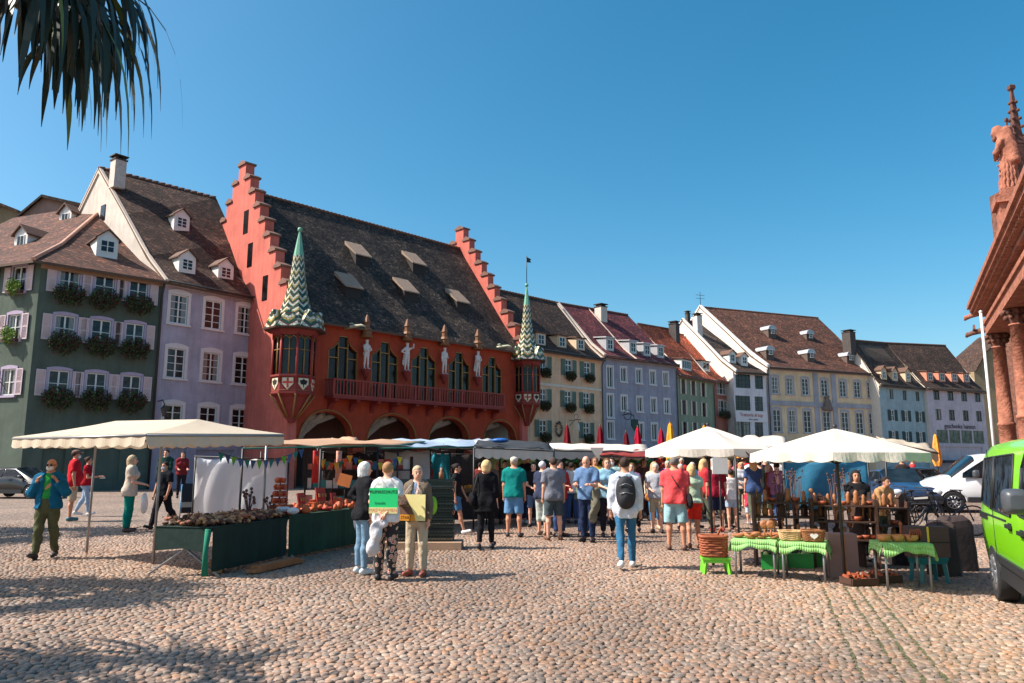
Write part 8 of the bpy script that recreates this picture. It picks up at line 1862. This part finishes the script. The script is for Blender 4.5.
pH = who('white haired person in dark top half hidden by the man in grey', 543, 535, 462, 40, fig=dict(arms=('down', 'down')), top=dict(col=(56, 62, 84), sleeve=.7, hem=.84), bottom=dict(col=(176, 182, 176), frac=1.05, e=.02, e2=.035), shoes=(150, 120, 100), hair=dict(col=(214, 214, 216), style='short'))
pI = who('man in blue polo and dark jeans looking down at his phone', 588, 542, 456.5, 205, fig=dict(arms=('phone', 'phone'), head=(.1, .5), build=1.05), skin='pale', top=dict(col=(96, 124, 160), sleeve=.75, hem=.84, e=.022, collar=True), bottom=dict(col=(36, 46, 72), e=.02), shoes=(40, 38, 42), hair=dict(col=(130, 96, 74), style='ring'))
soft('olive_jacket', 'olive grey jacket hanging over the arm of the man with the phone', 'jacket', on_fig(pI, (-.27, .2, .9)), [((0, 0, .1), (.09, .1, .12)), ((-.03, 0, -.12), (.1, .09, .2)), ((-.08, 0, -.36), (.09, .07, .16))], (112, 108, 92), part='cloth')
soft('mobile_phone', 'small pale phone in the hands of the man in the blue polo', 'phone', on_fig(pI, (0, .36, 1.12)), [((0, 0, 0), (.04, .07, .012))], (190, 196, 210), wr=0, part='screen')
pJ = who('man in white shirt and jeans with a dark backpack walking away', 627, 568, 457.5, 6, fig=dict(arms=('down', 'down'), walk=.22), skin='tan', top=dict(col=(206, 210, 220), sleeve=1.85, hem=.78, e=.02, flare=.0), bottom=dict(col=(54, 104, 138), e=.012), shoes=(216, 216, 216), hair=dict(col=(62, 46, 38)))
q = on_fig(pJ, (0, -.2, 1.2)); t = thing('backpack', 'black and navy backpack on the back of the man in the white shirt', 'backpack', q, pJ.rotation_euler.z); S = SDF(); S.ell((0, 0, 0), (.155, .11, .25), .02); S.cone((0, -.01, -.12), (0, -.01, .1), .13, .12, .05, sq=.7); S.ell((0, -.075, -.08), (.11, .06, .12), .03); r = S.mesh(.013); oset(arr_mesh('bag', r[0], r[1], mat('backpack_black', (34, 35, 40), rough=.75, bump=.4, bs=20), .003), 'bag', t)
b = MB(); b.tube([(-.1, -.105, .1), (0, -.125, .14), (.1, -.105, .1)], .006, 4); b.tube([(-.1, -.12, -.02), (0, -.14, .0), (.1, -.12, -.02)], .006, 4); b.build('zip', STEEL, t)
for sg in (-1, 1): b = MB(); b.tube([(sg*.1, .03, -.2), (sg*.15, .22, -.05), (sg*.13, .34, .15), (sg*.1, .26, .3), (sg*.08, .05, .22)], .022, 6, flat=.4); b.build('strap', mat('strap_navy', (40, 48, 70)), t)
pK = who('woman in beige jacket with orange handbag and jeans walking towards the camera', 656, 531, 462, 184, fig=dict(arms=('down', 'relax'), female=True, walk=.2), top=dict(col=(196, 180, 160), sleeve=1.9, hem=.84, e=.026, under=(190, 180, 206), open=.05), bottom=dict(col=(70, 116, 156), frac=1.6), shoes=(190, 160, 130), hair=dict(col=(196, 160, 116), style='long'))
soft('orange_handbag', 'tan orange handbag at the hip of the woman in the beige jacket', 'handbag', on_fig(pK, (.14, .2, .86)), [((0, 0, 0), (.14, .06, .1))], (214, 140, 80), strap=[(-.1, 0, .08), (-.14, -.08, .45), (-.1, -.16, .55)])
pL = who('masked man in mint green t-shirt facing the camera in the middle crowd', 613, 524, 458, 190, fig=dict(arms=('down', 'down'), build=1.08), top=dict(col=(186, 214, 200), sleeve=.7, hem=.84, e=.02), bottom=dict(col=(60, 66, 84), frac=1.0, e=.02, e2=.04), shoes=(50, 50, 54), hair=dict(col=(54, 44, 40)), extra=[('mask', (196, 206, 214))])
pM = who('man in coral t-shirt and faded denim shorts with a black shoulder strap', 677, 550, 458, 14, fig=dict(arms=('down', 'down'), stance=.17, build=1.14), skin='tan', top=dict(col=(232, 84, 86), sleeve=.75, hem=.85, e=.024), bottom=dict(col=(146, 180, 186), frac=1.0, e=.024, e2=.045), shoes=(110, 76, 62), hair=dict(col=(120, 110, 104)), extra=[('strap', (38, 34, 34), -1)])
soft('black_hip_bag', 'black bag at the right hip of the man in the coral t-shirt', 'bag', on_fig(pM, (.27, -.05, .93)), [((0, 0, 0), (.06, .13, .14))], (36, 34, 38))
pN = who('blond woman in mint top and bright red shorts beside the coral shirted man', 694, 548, 465, 8, fig=dict(arms=('down', 'down'), female=True, walk=.1), skin='tan', top=dict(col=(186, 206, 178), sleeve=.5, hem=.92, e=.018), bottom=dict(col=(226, 58, 46), frac=.78, e=.02, e2=.03, waist=1.08), shoes=(120, 84, 66), hair=dict(col=(222, 184, 128), style='bob'))
pO = who('man in maroon t-shirt and navy shorts standing behind the umbrella pole', 718, 532, 461, 6, fig=dict(arms=('down', 'down'), stance=.12), skin='tan', top=dict(col=(140, 30, 48), sleeve=.7, hem=.84, e=.02), bottom=dict(col=(36, 40, 62), frac=.95, e=.02, e2=.04), shoes=(196, 60, 56), hair=dict(col=(80, 56, 44)))
pP = who('woman in white t-shirt and pale denim shorts, dark hair tied up', 733, 531, 470, -6, fig=dict(arms=('relax', 'down'), female=True, stance=.11), skin='pale', top=dict(col=(228, 226, 226), sleeve=.55, hem=.88, e=.02), bottom=dict(col=(168, 186, 206), frac=.62, e=.018, e2=.03), shoes=(150, 110, 90), hair=dict(col=(52, 38, 34), style='bun'))
pQ = who('small child in red skirt with a pink backpack beside the white shirted woman', 750, 524, 489, 20, fig=dict(arms=('down', 'down'), female=True), top=dict(col=(206, 60, 90), sleeve=.7, hem=.85, e=.02), bottom=dict(col=(190, 200, 214), frac=.9, e2=.04), shoes=(214, 200, 200), hair=dict(col=(196, 150, 104), style='bob'), h=.02)
pR = who('woman in brown dress standing in front of the blue tarpaulin edge', 772, 525, 465, 120, fig=dict(arms=('front', 'front'), female=True), skin='tan', top=dict(col=(120, 62, 44), sleeve=1.2, hem=.7, e=.02, flare=.05), bottom=dict(col=(150, 160, 120), kind='skirt', hem=.45), shoes=(60, 46, 44), hair=dict(col=(214, 206, 200), style='bob'))
pS = who('woman vendor with dark hair and black vest behind the woodcraft stall', 862, 561, 471, 195, fig=dict(arms=('front', 'front'), female=True), skin='tan', top=dict(col=(36, 34, 36), sleeve=.3, hem=.85, e=.02), bottom=dict(col=(44, 44, 52)), shoes=(36, 36, 36), hair=dict(col=(38, 28, 26), style='long'))
pT = who('person in tan top bending behind the small green table', 884, 556, 476, 160, fig=dict(arms=('front', 'front'), lean=.3), skin='tan', top=dict(col=(176, 132, 88), sleeve=1.0, hem=.85), bottom=dict(col=(60, 66, 52)), shoes=(36, 36, 36), hair=dict(col=(50, 38, 32)))
# the crowd further back
crowd = [(430, 514, 459, 170, (176, 190, 216), 'pale blue', 'short', (206, 200, 190), 'white cap'), (441, 511, 461, 190, (196, 206, 210), 'white', 'bob', (60, 50, 46), 'dark bob'), (449, 517, 467, 150, (40, 120, 120), 'teal', 'bob', (20, 84, 90), 'teal headscarf'),
 (497, 524, 462, 185, (150, 120, 110), 'dusty pink', 'ring', (140, 120, 110), 'bald crown'), (505, 520, 461, 170, (44, 50, 66), 'navy', 'short', (70, 50, 40), 'brown hair'), (526, 524, 455, 60, (36, 36, 40), 'black', 'short', (34, 28, 26), 'black hair'), (534, 527, 463, 200, (30, 30, 32), 'black', 'long', (30, 24, 24), 'long black hair'),
 (480, 512, 463, 10, (120, 50, 44), 'rust', 'short', (60, 44, 36), 'brown hair'), (568, 522, 462, 20, (112, 120, 150), 'slate', 'short', (44, 34, 30), 'dark hair'), (576, 517, 463, 200, (30, 120, 74), 'bright green', 'bob', (90, 60, 44), 'brown bob'), (600, 516, 463, 170, (40, 140, 90), 'emerald', 'short', (50, 40, 36), 'dark hair'),
 (640, 516, 464, 190, (58, 58, 66), 'charcoal', 'bob', (150, 130, 110), 'grey bob'), (648, 512, 461, 160, (150, 140, 170), 'lilac', 'short', (50, 40, 36), 'dark hair'), (665, 510, 462, 200, (70, 84, 120), 'denim blue', 'short', (90, 70, 54), 'brown hair'), (705, 515, 463, 10, (90, 50, 44), 'brown', 'long', (60, 40, 32), 'long brown hair'),
 (746, 508, 457, 190, (206, 46, 50), 'bright red', 'short', (50, 38, 32), 'dark hair'), (754, 510, 458, 10, (222, 222, 224), 'white', 'short', (80, 60, 48), 'brown hair'), (738, 506, 461, 170, (210, 100, 110), 'pink', 'bob', (60, 44, 38), 'dark bob'), (762, 517, 461, 20, (40, 42, 40), 'black', 'short', (50, 38, 32), 'dark hair'),
 (778, 513, 457, 200, (206, 196, 190), 'cream', 'bob', (222, 216, 210), 'white headscarf'), (727, 503, 460, 30, (110, 160, 180), 'sky blue', 'short', (50, 40, 36), 'dark hair'), (690, 503, 461, 170, (60, 50, 60), 'plum', 'bob', (40, 30, 28), 'black bob'), (676, 502, 460, 190, (180, 180, 190), 'light grey', 'short', (130, 110, 96), 'grey hair'),
 (696, 500, 460, 10, (40, 50, 80), 'navy blue', 'short', (40, 32, 30), 'black hair'), (712, 500, 461, 200, (170, 60, 60), 'brick red', 'bob', (100, 70, 50), 'auburn bob'), (765, 501, 459, 160, (230, 140, 70), 'orange', 'short', (44, 36, 32), 'dark hair'), (658, 500, 460, 10, (120, 110, 96), 'khaki', 'short', (60, 50, 44), 'brown hair'),
 (584, 503, 461, 180, (210, 70, 50), 'vermilion', 'short', (60, 46, 38), 'brown hair'), (560, 505, 461, 20, (90, 110, 90), 'moss green', 'bob', (190, 160, 120), 'blond bob'), (620, 503, 461, 160, (200, 200, 210), 'pearl', 'short', (44, 36, 32), 'dark hair'), (632, 500, 460, 10, (140, 90, 70), 'brown', 'bob', (60, 46, 40), 'dark bob'),
 (470, 505, 461, 180, (70, 90, 60), 'olive', 'short', (70, 54, 44), 'brown hair'), (457, 503, 462, 10, (150, 60, 70), 'raspberry', 'bob', (50, 38, 34), 'dark bob'), (402, 508, 461, 170, (90, 70, 60), 'umber', 'short', (50, 38, 34), 'dark hair'), (380, 512, 462, 200, (60, 84, 130), 'cobalt', 'short', (44, 36, 32), 'dark hair'), (350, 508, 461, 190, (70, 70, 80), 'grey', 'bob', (60, 46, 38), 'brown bob'),
 (905, 505, 458, 20, (60, 50, 50), 'dark', 'short', (50, 40, 36), 'dark hair'), (915, 498, 459, 100, (206, 60, 60), 'red and teal', 'short', (50, 40, 36), 'dark hair')]
rr = random.Random(5)
def near(px):
    for lim, s_ in ((395, 'behind the long green table'), (420, 'behind the sign bearers'), (465, 'behind the crate stacks'), (520, 'under the middle stall roofs'), (560, 'under the black awning'), (606, 'behind the man with the phone'), (650, 'near the backpack man'), (720, 'under the left big umbrella'), (800, 'between the two big umbrellas'), (900, 'beside the bicycles'), (1024, 'beside the parked cars')):
        if px < lim: return s_
for (px, py, tp, az_, c_, cn, st, hc_, hn) in crowd:
    fem = st in ('bob', 'long'); l_ = 'shopper in %s top with %s %s' % (cn, hn, near(px))
    who(l_, px, py, tp, az_+rr.uniform(-20, 20), fig=dict(arms=(rr.choice(('down', 'front', 'relax')), rr.choice(('down', 'front', 'phone'))), female=fem, stance=.11), skin=rr.choice(('pale', 'tan')), top=dict(col=c_, sleeve=rr.choice((.6, .7, 1.9)), hem=.84, e=.02), bottom=dict(col=rr.choice(((50, 60, 86), (60, 56, 54), (90, 110, 140), (160, 144, 120), (40, 40, 46))), frac=rr.choice((1.9, 1.9, 1.0)), e=.02), shoes=rr.choice(((50, 46, 46), (190, 186, 180))), hair=dict(col=hc_, style=st), h=.028, group=None)

cn2 = [((196, 60, 60), 'scarlet'), ((60, 80, 120), 'steel blue'), ((220, 214, 206), 'ivory'), ((44, 44, 50), 'jet black'), ((110, 130, 110), 'sage'), ((150, 100, 130), 'mauve'), ((226, 180, 90), 'mustard'), ((90, 60, 50), 'chestnut'), ((130, 170, 190), 'pale teal'), ((170, 170, 176), 'silver grey')]
hn2 = [((44, 34, 30), 'short', 'near black hair'), ((120, 84, 56), 'bob', 'chestnut bob'), ((200, 190, 180), 'short', 'silver hair'), ((206, 170, 120), 'long', 'long fair hair')]
for i in range(30):
    c_, cn = cn2[i % 10]; hc_, st, hn = hn2[(i//10+i) % 4]; px = 428+(i*137) % 355; D = 23+(i*7) % 15; q = at_px(px, D)
    person('distant shopper in %s top with %s %s' % (cn, hn, near(px)), (q[0], D, 0), rr.choice((0, 180, 90, 200, -30)), H=rr.uniform(1.6, 1.82), fig=dict(arms=(rr.choice(('down', 'front', 'relax')), rr.choice(('down', 'front'))), female=st in ('bob', 'long'), stance=.11), skin=rr.choice(('pale', 'tan')), top=dict(col=c_, sleeve=rr.choice((.7, 1.9)), hem=.84, e=.02), bottom=dict(col=rr.choice(((50, 60, 86), (60, 56, 54), (90, 110, 140), (40, 40, 46))), frac=1.9, e=.02), shoes=(50, 46, 46), hair=dict(col=hc_, style=st), h=.032)

tr3 = [((60, 80, 120), 'blue jeans'), ((40, 40, 46), 'black trousers'), ((180, 160, 130), 'beige shorts'), ((90, 96, 80), 'olive trousers')]
for i in range(20):
    c_, cn = cn2[(i*3) % 10]; hc_, st, hn = hn2[(i*5+i//10) % 4]; tc_, tn = tr3[(i+i//10) % 4]; px = 560+(i*61) % 232 if i < 20 else 420+(i*53) % 130; D = 17.5+(i*5) % 8; q = at_px(px, D)
    person('%s %s shopper wearing a %s top and %s' % (hn.replace(' hair', ' haired').replace('bob', 'bobbed'), near(px).replace('behind', 'standing behind'), cn, tn) if False else 'shopper in %s top and %s, %s, %s' % (cn, tn, hn, near(px)), (q[0], D, 0), rr.choice((0, 180, 90, 200, -30, 140)), H=rr.uniform(1.6, 1.8), fig=dict(arms=(rr.choice(('down', 'front', 'relax')), rr.choice(('down', 'front', 'phone'))), female=st in ('bob', 'long'), stance=.11, walk=rr.choice((0, .15))), skin=rr.choice(('pale', 'tan')), top=dict(col=c_, sleeve=rr.choice((.6, .7, 1.9)), hem=.84, e=.02), bottom=dict(col=tc_, frac=1.0 if 'shorts' in tn else 1.9, e=.02), shoes=(60, 52, 50), hair=dict(col=hc_, style=st), h=.026)
